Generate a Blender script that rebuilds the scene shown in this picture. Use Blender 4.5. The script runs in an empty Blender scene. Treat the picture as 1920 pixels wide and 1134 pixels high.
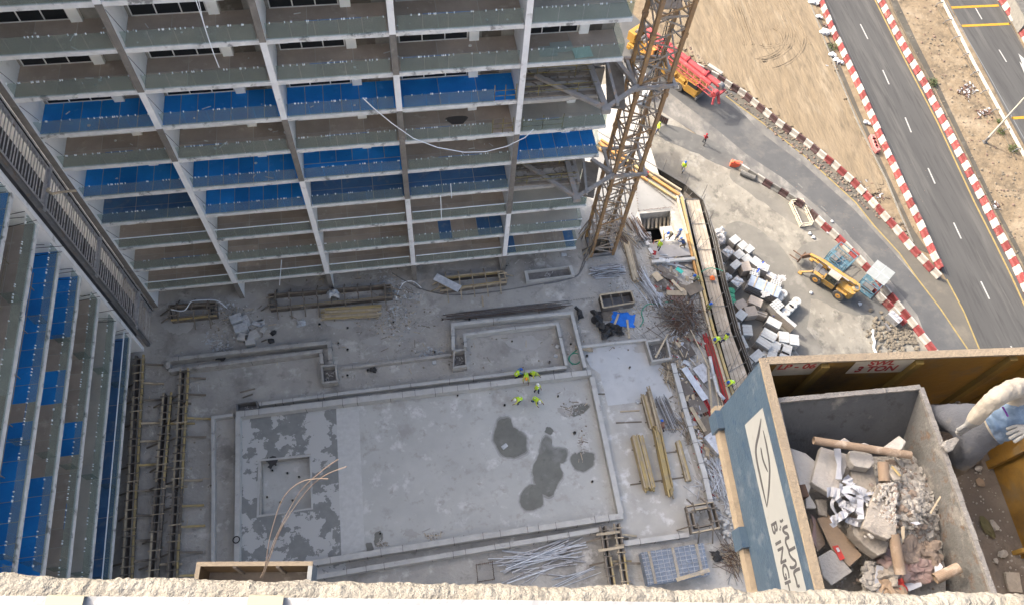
import bpy, bmesh, math, random
import numpy as np
from mathutils import Vector, Matrix, noise
random.seed(7)
R = math.radians
sc = bpy.context.scene
col = sc.collection
# ------------------------------------------------------------------ camera
HC = 62.6                       # camera height above the podium deck (deck = z 0, street = z -6)
FPX = 1448.11                   # focal length in photo pixels
ZS = -6.0
def _rot(pi, ro, ya):
    cy, sy = math.cos(ya), math.sin(ya)
    f0 = Vector((sy, cy, 0)); r0 = Vector((cy, -sy, 0))
    f = f0*math.cos(pi) - Vector((0, 0, 1))*math.sin(pi)
    up = r0.cross(f)
    c, s = math.cos(ro), math.sin(ro)
    return r0*c + up*s, -r0*s + up*c, -f
CR, CU, CB = _rot(R(60.70283), R(7.43762), R(15.55534))
cam_d = bpy.data.cameras.new('camera'); cam = bpy.data.objects.new('camera', cam_d); col.objects.link(cam)
cam.matrix_world = Matrix(((CR.x, CU.x, CB.x, 0), (CR.y, CU.y, CB.y, 0), (CR.z, CU.z, CB.z, HC), (0, 0, 0, 1)))
cam_d.sensor_width = 36; cam_d.lens = FPX/1920*36; cam_d.clip_start = 0.05; cam_d.clip_end = 3000
sc.camera = cam
# ------------------------------------------------------------------ world, sun, exposure
SUN_EL, SUN_DIR = R(37), Vector((-.73, .68, 0)).normalized()   # direction towards the sun
w = bpy.data.worlds.new('World'); sc.world = w; w.use_nodes = True
nt = w.node_tree; nt.nodes.clear()
sky = nt.nodes.new('ShaderNodeTexSky'); sky.sky_type = 'NISHITA'; sky.sun_disc = False
sky.sun_elevation = SUN_EL; sky.sun_rotation = math.atan2(SUN_DIR.x, SUN_DIR.y)
sky.air_density = 1.0; sky.dust_density = 7.0; sky.ozone_density = 0.6
bg = nt.nodes.new('ShaderNodeBackground'); bg.inputs[1].default_value = 0.15
wo = nt.nodes.new('ShaderNodeOutputWorld'); nt.links.new(sky.outputs[0], bg.inputs[0]); nt.links.new(bg.outputs[0], wo.inputs[0])
sd = bpy.data.lights.new('sun', 'SUN'); sd.energy = 2.0; sd.angle = R(2.5); sd.color = (1.0, .93, .82)
so = bpy.data.objects.new('sun', sd); col.objects.link(so)
sdir = SUN_DIR*math.cos(SUN_EL) + Vector((0, 0, math.sin(SUN_EL)))
so.rotation_euler = sdir.to_track_quat('Z', 'Y').to_euler(); so.location = (0, 0, 120)
sc.view_settings.view_transform = 'Standard'; sc.view_settings.look = 'None'
sc.view_settings.gamma = 1; sc.view_settings.use_curve_mapping = False
sc.view_settings.exposure = 1.78
# ------------------------------------------------------------------ pixel -> place
def ray(px, py):
    return CR*(px-960) - CU*(py-567) - CB*FPX
def G(px, py, z=0.0):
    d = ray(px, py); t = (z-HC)/d.z
    return Vector((d.x*t, d.y*t, z))
def GP(px, py, p0, n):
    d = ray(px, py); o = Vector((0, 0, HC))
    return o + d*((p0-o).dot(n)/d.dot(n))
def zm(x0, y0, s):                      # a cut-out's own coordinates -> photo pixels
    return lambda x, y: (x0+x/s, y0+y/s)
# ------------------------------------------------------------------ materials
_M = {}
def mat(name, c1, c2=None, scale=1.0, rough=.85, metal=0.0, bump=0.0, bscale=30, dirt=None, dscale=.4, dthr=.55, dsoft=.15,
        rnd=0.0, detail=5, stretch=None, spec=.3, objco=False, streak=None):
    if name in _M: return _M[name]
    m = bpy.data.materials.new(name); m.use_nodes = True; _M[name] = m
    t = m.node_tree; N = t.nodes; L = t.links; b = N['Principled BSDF']
    b.inputs['Roughness'].default_value = rough; b.inputs['Metallic'].default_value = metal
    b.inputs['Specular IOR Level'].default_value = spec
    if objco:
        pos = N.new('ShaderNodeTexCoord').outputs['Object']
    else:
        pos = N.new('ShaderNodeNewGeometry').outputs['Position']
    if stretch:
        mp = N.new('ShaderNodeMapping'); mp.inputs['Scale'].default_value = stretch; L.new(pos, mp.inputs[0]); pos = mp.outputs[0]
    def nz(s, d=5, r=.6, off=0):
        n = N.new('ShaderNodeTexNoise'); n.inputs['Scale'].default_value = s; n.inputs['Detail'].default_value = d
        n.inputs['Roughness'].default_value = r
        p = pos
        if off:
            a = N.new('ShaderNodeVectorMath'); a.operation = 'ADD'; a.inputs[1].default_value = (off, off*1.7, off*.3); L.new(pos, a.inputs[0]); p = a.outputs[0]
        L.new(p, n.inputs['Vector']); return n.outputs['Fac']
    def rng(src, lo, hi):
        r = N.new('ShaderNodeMapRange'); r.inputs[1].default_value = lo; r.inputs[2].default_value = hi; r.clamp = True
        L.new(src, r.inputs[0]); return r.outputs[0]
    def mix(f, a, bb, bt='MIX'):
        x = N.new('ShaderNodeMix'); x.data_type = 'RGBA'; x.blend_type = bt
        if hasattr(f, 'links'): L.new(f, x.inputs[0])
        else: x.inputs[0].default_value = f
        for i, q in ((6, a), (7, bb)):
            if hasattr(q, 'links'): L.new(q, x.inputs[i])
            else: x.inputs[i].default_value = (q[0], q[1], q[2], 1)
        return x.outputs[2]
    c = c1
    if c2: c = mix(rng(nz(scale, detail), .32, .68), c1, c2)
    if dirt:
        ds = dirt if isinstance(dirt[0], (tuple, list)) else [dirt]
        for i, dd in enumerate(ds):
            c = mix(rng(nz(dscale*(1+i*1.9), 6, .65, 13.7*(i+1)), dthr, dthr+dsoft), c, dd)
    if rnd:
        oi = N.new('ShaderNodeObjectInfo')
        r = N.new('ShaderNodeMapRange'); r.inputs[3].default_value = 1-rnd; r.inputs[4].default_value = 1+rnd; L.new(oi.outputs['Random'], r.inputs[0])
        h = N.new('ShaderNodeHueSaturation'); L.new(r.outputs[0], h.inputs['Value'])
        if hasattr(c, 'links'): L.new(c, h.inputs['Color'])
        else: h.inputs['Color'].default_value = (*c, 1)
        c = h.outputs[0]
    if hasattr(c, 'links'): L.new(c, b.inputs['Base Color'])
    else: b.inputs['Base Color'].default_value = (*c, 1)
    if bump:
        bn = N.new('ShaderNodeBump'); bn.inputs['Strength'].default_value = min(1, bump); bn.inputs['Distance'].default_value = .03*max(1, bump)**1.5
        L.new(nz(bscale, 4, .6, 5.1), bn.inputs['Height']); L.new(bn.outputs[0], b.inputs['Normal'])
    return m
def trans(name, tint, dcol, f, rough=.3, nscale=3.0, var=.15):
    if name in _M: return _M[name]
    m = bpy.data.materials.new(name); m.use_nodes = True; _M[name] = m
    t = m.node_tree; N = t.nodes; L = t.links; b = N['Principled BSDF']; o = N['Material Output']
    b.inputs['Base Color'].default_value = (*dcol, 1); b.inputs['Roughness'].default_value = rough
    tr = N.new('ShaderNodeBsdfTransparent'); tr.inputs[0].default_value = (*tint, 1)
    mx = N.new('ShaderNodeMixShader'); L.new(tr.outputs[0], mx.inputs[1]); L.new(b.outputs[0], mx.inputs[2])
    n = N.new('ShaderNodeTexNoise'); n.inputs['Scale'].default_value = nscale; n.inputs['Detail'].default_value = 5
    g = N.new('ShaderNodeNewGeometry'); L.new(g.outputs['Position'], n.inputs['Vector'])
    r = N.new('ShaderNodeMapRange'); r.inputs[1].default_value = .3; r.inputs[2].default_value = .7
    r.inputs[3].default_value = f-var; r.inputs[4].default_value = f+var; L.new(n.outputs['Fac'], r.inputs[0]); L.new(r.outputs[0], mx.inputs[0])
    L.new(mx.outputs[0], o.inputs[0]); return m
# ------------------------------------------------------------------ mesh builder
ORG = {}
class MB:
    def __init__(s): s.v = []; s.f = []; s.m = []
    def add(s, vs, fs, mi=0):
        b = len(s.v); s.v += [Vector(x) for x in vs]
        for f in fs: s.f.append([b+i for i in f]); s.m.append(mi)
    def obox(s, c, a, b, d, mi=0):           # centre and three half-axis vectors
        c, a, b, d = Vector(c), Vector(a), Vector(b), Vector(d)
        if a.cross(b).dot(d) < 0: a = -a
        vs = [c+a*i+b*j+d*k for k in (-1, 1) for j in (-1, 1) for i in (-1, 1)]
        s.add(vs, [(0, 2, 3, 1), (4, 5, 7, 6), (0, 1, 5, 4), (2, 6, 7, 3), (0, 4, 6, 2), (1, 3, 7, 5)], mi)
    def box(s, c, sz, rz=0, mi=0):
        cs, sn = math.cos(rz), math.sin(rz)
        s.obox(c, (cs*sz[0]/2, sn*sz[0]/2, 0), (-sn*sz[1]/2, cs*sz[1]/2, 0), (0, 0, sz[2]/2), mi)
    def aabb(s, x0, x1, y0, y1, z0, z1, mi=0):
        s.box(((x0+x1)/2, (y0+y1)/2, (z0+z1)/2), (abs(x1-x0), abs(y1-y0), abs(z1-z0)), 0, mi)
    def bar(s, p, q, w, h=None, mi=0, up=None):
        p, q = Vector(p), Vector(q); d = q-p
        if d.length < 1e-6: return
        h = h or w; dn = d.normalized(); u = Vector(up or (0, 0, 1))
        if abs(dn.dot(u)) > .98: u = Vector((0, 1, 0)) if abs(dn.y) < .9 else Vector((1, 0, 0))
        a = dn.cross(u).normalized(); b = a.cross(dn)
        s.obox((p+q)/2, d/2, a*w/2, b*h/2, mi)
    def tube(s, p, q, r, n=6, r2=None, mi=0, cap=True):
        p, q = Vector(p), Vector(q); d = (q-p)
        if d.length < 1e-6: return
        dn = d.normalized(); u = Vector((0, 0, 1)) if abs(dn.z) < .9 else Vector((1, 0, 0))
        a = dn.cross(u).normalized(); b = dn.cross(a); r2 = r if r2 is None else r2
        vs = []
        for k in range(n):
            t = 2*math.pi*k/n; o = a*math.cos(t)+b*math.sin(t); vs += [p+o*r, q+o*r2]
        fs = [(2*k, 2*((k+1) % n), 2*((k+1) % n)+1, 2*k+1) for k in range(n)]
        if cap: fs += [tuple(2*k for k in range(n))[::-1], tuple(2*k+1 for k in range(n))]
        s.add(vs, fs, mi)
    def path(s, pts, r, n=5, mi=0):
        for i in range(len(pts)-1): s.tube(pts[i], pts[i+1], r, n, mi=mi, cap=(i in (0, len(pts)-2)))
    def prism(s, poly, z0, z1, mi=0, side=None):
        n = len(poly); A = sum(poly[i][0]*poly[(i+1) % n][1]-poly[(i+1) % n][0]*poly[i][1] for i in range(n))
        if A < 0: poly = poly[::-1]
        vs = [(p[0], p[1], z0) for p in poly]+[(p[0], p[1], z1) for p in poly]
        s.add(vs, [tuple(range(n, 2*n)), tuple(range(n))[::-1]], mi)
        s.add(vs, [(i, (i+1) % n, n+(i+1) % n, n+i) for i in range(n)], mi if side is None else side)
    def sheet(s, poly, mi=0):
        s.add(poly, [tuple(range(len(poly)))], mi)
    def tpoly(s, poly, nrm, th, mi=0):       # a polygon (3-D, planar) given a thickness along nrm
        nrm = Vector(nrm).normalized()*th; n = len(poly); P = [Vector(p) for p in poly]
        A = sum((P[i]-P[0]).cross(P[(i+1) % n]-P[0]).dot(nrm) for i in range(n))
        if A < 0: P = P[::-1]
        s.add([p for p in P]+[p+nrm for p in P], [tuple(range(n, 2*n)), tuple(range(n))[::-1]]+[(i, (i+1) % n, n+(i+1) % n, n+i) for i in range(n)], mi)
    def blob(s, c, r, jit=.25, seg=1, mi=0, sq=(1, 1, 1), rz=0):   # a rough stone
        bm = bmesh.new(); bmesh.ops.create_icosphere(bm, subdivisions=seg, radius=1)
        o = random.random()*100; cs, sn = math.cos(rz), math.sin(rz); vs = []
        for v in bm.verts:
            k = 1+jit*noise.noise(v.co*1.3+Vector((o, o, o)))*2
            x, y, z = v.co.x*sq[0]*r*k, v.co.y*sq[1]*r*k, v.co.z*sq[2]*r*k
            vs.append((c[0]+x*cs-y*sn, c[1]+x*sn+y*cs, c[2]+z))
        s.add(vs, [tuple(v.index for v in f.verts) for f in bm.faces], mi); bm.free()
    def build(s, name, mats, parent=None, smooth=False, org=None, bevel=0, weld=False, **tg):
        if org is None:
            if parent is not None: org = ORG[parent]
            elif s.v:
                xs = [v.x for v in s.v]; ys = [v.y for v in s.v]
                org = Vector(((min(xs)+max(xs))/2, (min(ys)+max(ys))/2, min(v.z for v in s.v)))
            else: org = Vector()
        me = bpy.data.meshes.new(name); me.from_pydata([tuple(v-org) for v in s.v], [], s.f)
        mats = mats if isinstance(mats, (list, tuple)) else [mats]
        for m in mats: me.materials.append(m)
        me.polygons.foreach_set('material_index', s.m)
        if smooth: me.polygons.foreach_set('use_smooth', [True]*len(s.f))
        if weld:
            bm = bmesh.new(); bm.from_mesh(me); bmesh.ops.remove_doubles(bm, verts=bm.verts[:], dist=1e-5); bmesh.ops.recalc_face_normals(bm, faces=bm.faces[:]); bm.to_mesh(me); bm.free()
        me.update()
        return link(name, me, parent, org, bevel, **tg)
def link(name, me, parent=None, org=None, bevel=0, **tg):
    o = bpy.data.objects.new(name, me); col.objects.link(o)
    if parent is not None: o.parent = parent; o.location = (org or ORG[parent])-ORG[parent]; ORG[o] = org or ORG[parent]
    else: o.location = org or (0, 0, 0); ORG[o] = Vector(org or (0, 0, 0))
    if bevel:
        b = o.modifiers.new('bevel', 'BEVEL'); b.width = bevel; b.segments = 1; b.limit_method = 'ANGLE'
    for k, v in tg.items():
        if v: o[k] = v
    return o
def thing(name, label, category, loc=(0, 0, 0), rz=0, group=None, local=False):
    o = bpy.data.objects.new(name, None); col.objects.link(o); o.location = loc; o.rotation_euler = (0, 0, rz)
    o.empty_display_size = .2
    o['label'] = label; o['category'] = category
    if group: o['group'] = group
    ORG[o] = Vector((0, 0, 0)) if local else Vector(loc)
    return o
KIDS = {}
def copy_tree(o, loc=None, rz=None, label=None, parent=None):
    c = o.copy(); col.objects.link(c); ORG[c] = ORG[o]
    if parent is not None: c.parent = parent
    for ch in list(KIDS.get(o.name) or [x for x in o.children]): copy_tree(ch, parent=c)
    if loc is not None: c.location = loc
    if rz is not None: c.rotation_euler = (0, 0, rz)
    if label: c['label'] = label
    return c
def piece(name, me, parent, loc, rz=0, mats=None, **tg):   # a shared-mesh piece placed in world coords under an unrotated parent
    o = bpy.data.objects.new(name, me); col.objects.link(o); o.parent = parent
    o.location = Vector(loc)-ORG[parent]; o.rotation_euler = (0, 0, rz); ORG[o] = Vector(loc)
    for k, v in tg.items():
        if v: o[k] = v
    return o
def mesh_only(mb, name, mats):
    me = bpy.data.meshes.new(name); me.from_pydata([tuple(v) for v in mb.v], [], mb.f)
    for m in (mats if isinstance(mats, (list, tuple)) else [mats]): me.materials.append(m)
    me.polygons.foreach_set('material_index', mb.m); me.update(); return me
def text_piece(name, body, parent, origin, ex, ey, size, m, depth=.002, shear=0, font=None, bold=0, sx=1):
    c = bpy.data.curves.new(name, 'FONT'); c.body = body; c.size = 1; c.extrude = depth; c.offset = bold; c.shear = shear
    o = bpy.data.objects.new(name, c); col.objects.link(o); dg = bpy.context.evaluated_depsgraph_get()
    me = bpy.data.meshes.new_from_object(o.evaluated_get(dg)); bpy.data.objects.remove(o)
    ex = Vector(ex).normalized(); ey = Vector(ey).normalized(); n = ex.cross(ey)
    M = Matrix(((ex.x*size*sx, ey.x*size, n.x), (ex.y*size*sx, ey.y*size, n.y), (ex.z*size*sx, ey.z*size, n.z)))
    for v in me.vertices: v.co = M @ v.co
    me.materials.clear(); me.materials.append(m)
    o = bpy.data.objects.new(name, me); col.objects.link(o); o.parent = parent; o.location = Vector(origin)-ORG[parent]; ORG[o] = Vector(origin)
    return o
# ------------------------------------------------------------------ palette
M_conc = mat('podium_concrete', (.39, .375, .345), (.28, .27, .25), .35, .9, bump=1.5, bscale=3.5, dirt=[(.2, .19, .175), (.5, .485, .455), (.25, .24, .22)], dscale=.22, dthr=.56, dsoft=.13, detail=9)
M_poolc = mat('pool_screed', (.44, .44, .42), (.37, .37, .355), .3, .8, bump=.5, bscale=4, dirt=[(.32, .31, .29), (.52, .52, .505), (.34, .33, .31)], dscale=.28, dthr=.57, dsoft=.1, detail=9)
M_kerb = mat('kerb_concrete', (.46, .455, .435), (.37, .365, .35), 1.2, .9, bump=.4, bscale=9, dirt=(.2, .19, .18), dscale=1.0, dthr=.6)
M_kerbd = mat('old_kerb_concrete', (.4, .385, .36), (.29, .28, .26), 1.5, .9, bump=.5, bscale=9, dirt=(.14, .13, .12), dscale=.9, dthr=.58)
M_slab = mat('slab_concrete', (.72, .72, .71), (.55, .55, .54), 1.6, .9, bump=.5, bscale=7, dirt=[(.24, .24, .235), (.62, .62, .61)], dscale=1.1, dthr=.56, dsoft=.08)
M_slabtop = mat('screed_dusty', (.5, .47, .42), (.4, .37, .33), .5, .9, bump=.3, dirt=(.44, .42, .38), dscale=.7)
M_white = mat('white_plaster', (.87, .87, .86), (.8, .8, .8), 1.1, .75, dirt=(.52, .52, .5), dscale=.6, dthr=.62)
M_finl = mat('fin_light', (.8, .8, .8), (.68, .68, .685), 1.1, .85, dirt=(.33, .32, .3), dscale=.9, dthr=.6)
M_find = mat('fin_bare_concrete', (.22, .2, .18), (.15, .14, .125), 1.8, .9, dirt=(.3, .28, .25), dscale=1.5, dthr=.6)
M_board = mat('brown_protection_board', (.42, .35, .295), (.34, .285, .24), .8, .8, dirt=(.5, .44, .38), dscale=1.1, dthr=.58, rnd=.12)
M_blue = mat('blue_protection_sheet', (.018, .25, .68), (.014, .18, .54), .5, .65, dirt=[(.08, .31, .68), (.012, .13, .44)], dscale=1.4, dthr=.6, rnd=.1)
M_blued = mat('faded_blue_sheet', (.07, .17, .34), (.06, .13, .27), 1.1, .7, dirt=(.15, .21, .3), dscale=1.2, dthr=.55, rnd=.1)
M_glass = trans('dusty_green_glass', (.9, .94, .92), (.27, .315, .295), .17, .35, .5, .04)
M_glassr = trans('clear_green_glass', (.55, .82, .76), (.25, .5, .45), .3, .25, 8, .12)
M_dark = mat('dark_pane', (.02, .022, .025), None, rough=.25)
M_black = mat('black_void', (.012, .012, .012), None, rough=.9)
M_frame = mat('white_aluminium', (.6, .6, .6), None, rough=.5)
M_clip = mat('white_clip', (.8, .84, .88), None, rough=.4)
M_steel = mat('galvanised_steel', (.5, .5, .51), (.36, .36, .37), 3, .5, metal=.5, dirt=(.2, .17, .14), dscale=2, rnd=.15)
M_steeld = mat('dark_grey_steel', (.19, .19, .195), (.13, .13, .13), 2, .6, metal=.3, dirt=(.2, .15, .11), dscale=1.5)
M_rust = mat('rusty_bar', (.12, .07, .045), (.07, .045, .035), 3, .85, rnd=.2)
M_timb = mat('yellow_formwork_timber', (.38, .285, .12), (.31, .245, .13), 1.4, .8, dirt=(.26, .22, .16), dscale=1.2, dthr=.5, rnd=.15)
M_timbp = mat('pale_old_timber', (.42, .35, .25), (.3, .25, .18), 1.7, .85, dirt=(.22, .19, .15), dscale=1.1, rnd=.2)
M_timbd = mat('grey_old_timber', (.2, .17, .135), (.14, .12, .1), 1.6, .9, dirt=(.27, .24, .2), dscale=1.3, rnd=.2)
M_ply = mat('dark_plywood', (.09, .075, .065), (.13, .115, .1), 1.3, .7, dirt=(.26, .25, .23), dscale=1.1, rnd=.25)
M_red = mat('red_paint_steel', (.33, .02, .025), (.22, .02, .02), 2.0, .6, dirt=(.2, .08, .07), dscale=2, rnd=.2)
M_foil = mat('crumpled_white_film', (.5, .515, .53), (.34, .355, .37), 4, .35, bump=.6, bscale=14)
M_blackp = mat('black_plastic', (.02, .02, .022), (.035, .035, .035), 3, .4, bump=.6, bscale=8)
M_tarp = mat('bright_blue_tarpaulin', (.02, .17, .62), (.015, .13, .5), 2, .6, bump=.3, bscale=10)
M_wet = mat('wet_concrete', (.165, .165, .145), (.125, .125, .11), .5, .35, bump=.2, dirt=[(.2, .2, .185), (.12, .12, .105)], dscale=.5, dthr=.52)
M_green = mat('green_hose', (.05, .25, .17), None, rough=.6)
M_grn = mat('green_plastic', (.06, .3, .16), (.05, .22, .13), 3, .6)
# ================================================================== STREET LEVEL SETTING
M_sand = mat('desert_sand', (.185, .142, .093), (.14, .108, .072), .6, .95, bump=3.2, bscale=1.6, dirt=[(.23, .185, .13), (.105, .083, .058), (.2, .16, .11)], dscale=.22, dthr=.53, dsoft=.13, detail=9)
M_yard = mat('dusty_yard', (.21, .197, .168), (.155, .144, .124), .45, .95, bump=2.0, bscale=1.8, dirt=[(.275, .265, .24), (.11, .104, .092), (.24, .225, .19)], dscale=.2, dthr=.53, dsoft=.12, detail=9, stretch=(1, .75, 1))
M_asph = mat('asphalt', (.066, .066, .065), (.051, .051, .051), .7, .85, bump=.3, bscale=12, dirt=[(.08, .079, .076), (.045, .045, .045)], dscale=.9, dthr=.52, stretch=(1, .07, 1), detail=9)
M_asphr = mat('dusty_ramp_asphalt', (.078, .08, .082), (.062, .064, .067), .5, .85, bump=.3, bscale=12, dirt=[(.14, .135, .125), (.105, .102, .096)], dscale=.2, dthr=.52, dsoft=.25, detail=9)
M_gore = mat('dusty_gore_asphalt', (0.097, 0.09, 0.077), (0.076, 0.072, 0.065), .4, .9, bump=.3, dirt=(0.126, 0.113, 0.092), dscale=.4)
M_wline = mat('white_road_paint', (0.336, 0.336, 0.323), (0.252, 0.252, 0.244), 3, .7)
M_yline = mat('yellow_road_paint', (0.269, 0.202, 0.076), (0.185, 0.143, 0.063), 2, .7)
M_ybar = mat('bright_yellow_bar_paint', (0.378, 0.21, 0.017), (0.302, 0.168, 0.021), 3, .7)
M_dark_soil = mat('damp_dark_soil', (0.076, 0.071, 0.059), (0.055, 0.05, 0.042), .6, .9, bump=.6, dirt=(0.118, 0.109, 0.092), dscale=.5)

def heightsheet(name, poly, z, m, step=1.2, amp=.05, fr=.5, **tg):
    """terrain piece: grid clipped to a polygon by keeping cells whose centre is inside"""
    xs = [p[0] for p in poly]; ys = [p[1] for p in poly]
    n = len(poly)
    def inside(x, y):
        c = False
        for i in range(n):
            a, b = poly[i], poly[(i+1) % n]
            if (a[1] > y) != (b[1] > y) and x < (b[0]-a[0])*(y-a[1])/(b[1]-a[1])+a[0]: c = not c
        return c
    bm = bmesh.new(); vd = {}
    def V(i, j):
        if (i, j) not in vd:
            x, y = min(xs)+i*step, min(ys)+j*step
            vd[i, j] = bm.verts.new((x, y, z+amp*noise.noise(Vector((x*fr, y*fr, 3)))+amp*.5*noise.noise(Vector((x*fr*3, y*fr*3, 9)))))
        return vd[i, j]
    for i in range(int((max(xs)-min(xs))/step)+1):
        for j in range(int((max(ys)-min(ys))/step)+1):
            if inside(min(xs)+(i+.5)*step, min(ys)+(j+.5)*step):
                bm.faces.new((V(i, j), V(i+1, j), V(i+1, j+1), V(i, j+1)))
    me = bpy.data.meshes.new(name); bm.to_mesh(me); bm.free(); me.materials.append(m)
    me.polygons.foreach_set('use_smooth', [True]*len(me.polygons))
    return link(name, me, **tg)
b = MB(); b.sheet([(-500, -400, ZS-.03), (700, -400, ZS-.03), (700, 800, ZS-.03), (-500, 800, ZS-.03)])
b.build('sand_ground', M_sand, kind='structure')
def gl(pts, z=ZS): return [G(x, y, z) for x, y in pts]
BL = [(1534, -12), (1565, 62), (1608, 154), (1658, 270), (1708, 380), (1728, 424), (1750, 474), (1767, 511)]
BR = [(1646, -12), (1696, 89), (1735, 158), (1781, 250), (1840, 366), (1871, 430), (1903, 492), (1935, 562)]
BM = [(1272, 106), (1342, 143), (1396, 177), (1457, 227), (1511, 266), (1565, 308), (1604, 344), (1642, 385), (1663, 408), (1688, 437), (1708, 461), (1738, 494), (1765, 522)]
BY = [(1382, 308), (1427, 336), (1465, 359), (1509, 387), (1543, 420), (1576, 450), (1610, 484), (1640, 517), (1668, 551), (1700, 590), (1718, 613), (1737, 637), (1760, 668)]
def offs(pts, d):                          # shift a ground polyline sideways (metres)
    out = []
    for i, p in enumerate(pts):
        a = pts[max(0, i-1)]; c = pts[min(len(pts)-1, i+1)]; t = (c-a).normalized(); out.append(p+Vector((t.y, -t.x, 0))*d)
    return out
def sheetpts(name, pts, z, m, kind='structure'):
    b = MB(); b.sheet([(p[0], p[1], z) for p in pts]); o = b.build(name, m, kind=kind)
    me = o.data; bm = bmesh.new(); bm.from_mesh(me)
    bm.normal_update()
    if [f for f in bm.faces][0].normal.z < 0: bmesh.ops.reverse_faces(bm, faces=bm.faces[:])
    bmesh.ops.triangulate(bm, faces=bm.faces[:]); bm.to_mesh(me); bm.free(); return o
gBL, gBR, gBM, gBY = gl(BL), gl(BR), gl(BM), gl(BY)
ext = lambda a, b_, t: a+(a-b_).normalized()*t
# yard between the site fence and the ramp
yard_poly = gl([(1100, 60), (1150, 110), (1240, 205), (1382, 312), (1465, 362), (1543, 420), (1610, 484), (1668, 551), (1700, 590), (1760, 668)])
yard_poly = yard_poly + [Vector((53, 20, ZS)), Vector((49, 8, ZS)), Vector((20, 8, ZS)), Vector((14, 52, ZS)), Vector((20, 75, ZS))]
sheetpts('yard_ground', yard_poly, ZS-.004, M_yard)
ramp = gl([(1060, -40), (1150, -10), (1272, 112)])+gBM[1:]+gl([(1850, 668), (1890, 760)])+gl([(1830, 790)])+gBY[::-1]+gl([(1300, 246), (1240, 208), (1120, 100), (1020, 60)])
sheetpts('ramp_road', ramp, ZS+.004, M_asphr)
M_rdust = mat('ramp_dust_film', (.17, .162, .148), (.085, .085, .085), .55, .9, bump=.3, dirt=[(.235, .225, .205), (.1, .1, .1)], dscale=.5, dthr=.5, dsoft=.2, stretch=(.8, .5, 1), detail=9)
sheetpts('ramp_dust', gl([(1120, 95), (1180, 118), (1260, 178), (1330, 232), (1400, 290), (1470, 336), (1545, 398), (1612, 462), (1672, 530), (1720, 590), (1740, 640), (1700, 592), (1640, 519), (1576, 452), (1509, 389), (1382, 306), (1300, 248), (1240, 210), (1150, 130)]), ZS+.0075, M_rdust)
sheetpts('ramp_dust', gl([(1372, 190), (1440, 240), (1520, 304), (1610, 386), (1680, 464), (1730, 534), (1718, 522), (1672, 470), (1600, 392), (1508, 310), (1425, 248)]), ZS+.0078, M_rdust)
road2 = [ext(gBL[0], gBL[1], 60)]+gBL+gl([(1812, 600), (1880, 750)])+[gBR[-1]+Vector((2, -30, 0))]+gBR[::-1]+[ext(gBR[0], gBR[1], 60)]
sheetpts('two_lane_road', road2, ZS+.010, M_asph)
gore = gl([(1361, 177), (1396, 179), (1457, 229), (1565, 310), (1642, 387), (1708, 463), (1765, 524), (1777, 526), (1807, 582), (1839, 659), (1850, 690), (1830, 690), (1819, 659), (1762, 575), (1720, 521), (1686, 474), (1639, 422), (1604, 378), (1511, 293), (1427, 227)])
sheetpts('road_gore', gore, ZS+.016, M_gore)
gR3 = gl([(1762, -20), (1777, 0), (1889, 216), (1935, 300)]); gR3r = gl([(1860, -20), (1873, 0), (1920, 92), (1960, 160)])
sheetpts('side_road', [ext(gR3[0], gR3[1], 60)]+gR3+[ext(gR3[-1], gR3[-2], 40), ext(gR3r[-1], gR3r[-2], 40)]+gR3r[::-1]+[ext(gR3r[0], gR3r[1], 60)], ZS+.006, M_asph)
def stripe(mb, pts, w, z, mi=0, cz=0):
    pts = [Vector(p) for p in pts]; a = offs(pts, w/2); c = offs(pts, -w/2)
    for i in range(len(pts)-1):
        mb.sheet([(c[i].x, c[i].y, z), (a[i].x, a[i].y, z), (a[i+1].x, a[i+1].y, z), (c[i+1].x, c[i+1].y, z)][::-1], mi)
def upfix(o):
    me = o.data; bm = bmesh.new(); bm.from_mesh(me)
    for f in bm.faces:
        if f.normal.z < 0: f.normal_flip()
    bm.to_mesh(me); bm.free()
def marking(name, pts, w, m, z=ZS+.022):
    b = MB(); stripe(b, gl(pts), w, z); o = b.build(name, m, kind='structure'); upfix(o)
for p, q in (((1613, 46), (1627, 74)), ((1655, 132), (1667, 159)), ((1697, 221), (1708.5, 249)), ((1740, 316), (1753, 345)), ((1788, 418), (1802, 448)), ((1839, 528), (1855, 561)), ((1895, 648), (1911, 682)), ((1575, -32), (1587, -7))):
    marking('lane_dash', [p, q], .17, M_wline)
marking('yellow_edge_line', [(1634, -12), (1692, 104), (1758, 231), (1827, 380), (1861, 447), (1896, 518), (1925, 582)], .2, M_yline)
marking('yellow_edge_line', [(1361, 181), (1427, 229), (1511, 295), (1604, 380), (1639, 424), (1686, 475), (1720, 523), (1762, 577), (1819, 661), (1840, 700)], .17, M_yline)
marking('yellow_edge_line', [(1775, 524), (1807, 584), (1839, 661), (1856, 700)], .17, M_yline)
marking('white_edge_line', [(1547, -5), (1615, 148), (1665, 268), (1715, 378), (1757, 470), (1777, 518)], .1, mat('worn_white_line', (0.092, 0.092, 0.092), (0.067, 0.067, 0.067), 3, .8))
for p, q in (((1539, 387), (1549, 396)), ((1583, 432), (1592, 443)), ((1624, 480), (1633, 491)), ((1496, 345), (1505, 353))):
    marking('faint_lane_dash', [p, q], .16, mat('worn_ramp_line', (0.143, 0.143, 0.139), (0.109, 0.109, 0.105), 3, .8))
for p, q in (((1829, 16), (1841, 37)), ((1873, 94), (1887, 117)), ((1790, -60), (1800, -40))): marking('lane_dash', [p, q], .17, M_wline)
for p, q in (((1784, 15), (1873, 11)), ((1803.5, 49.5), (1894, 45.5)), ((1897, 222.5), (1995, 216))): marking('yellow_rumble_bar', [p, q], .42, M_ybar)
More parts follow.
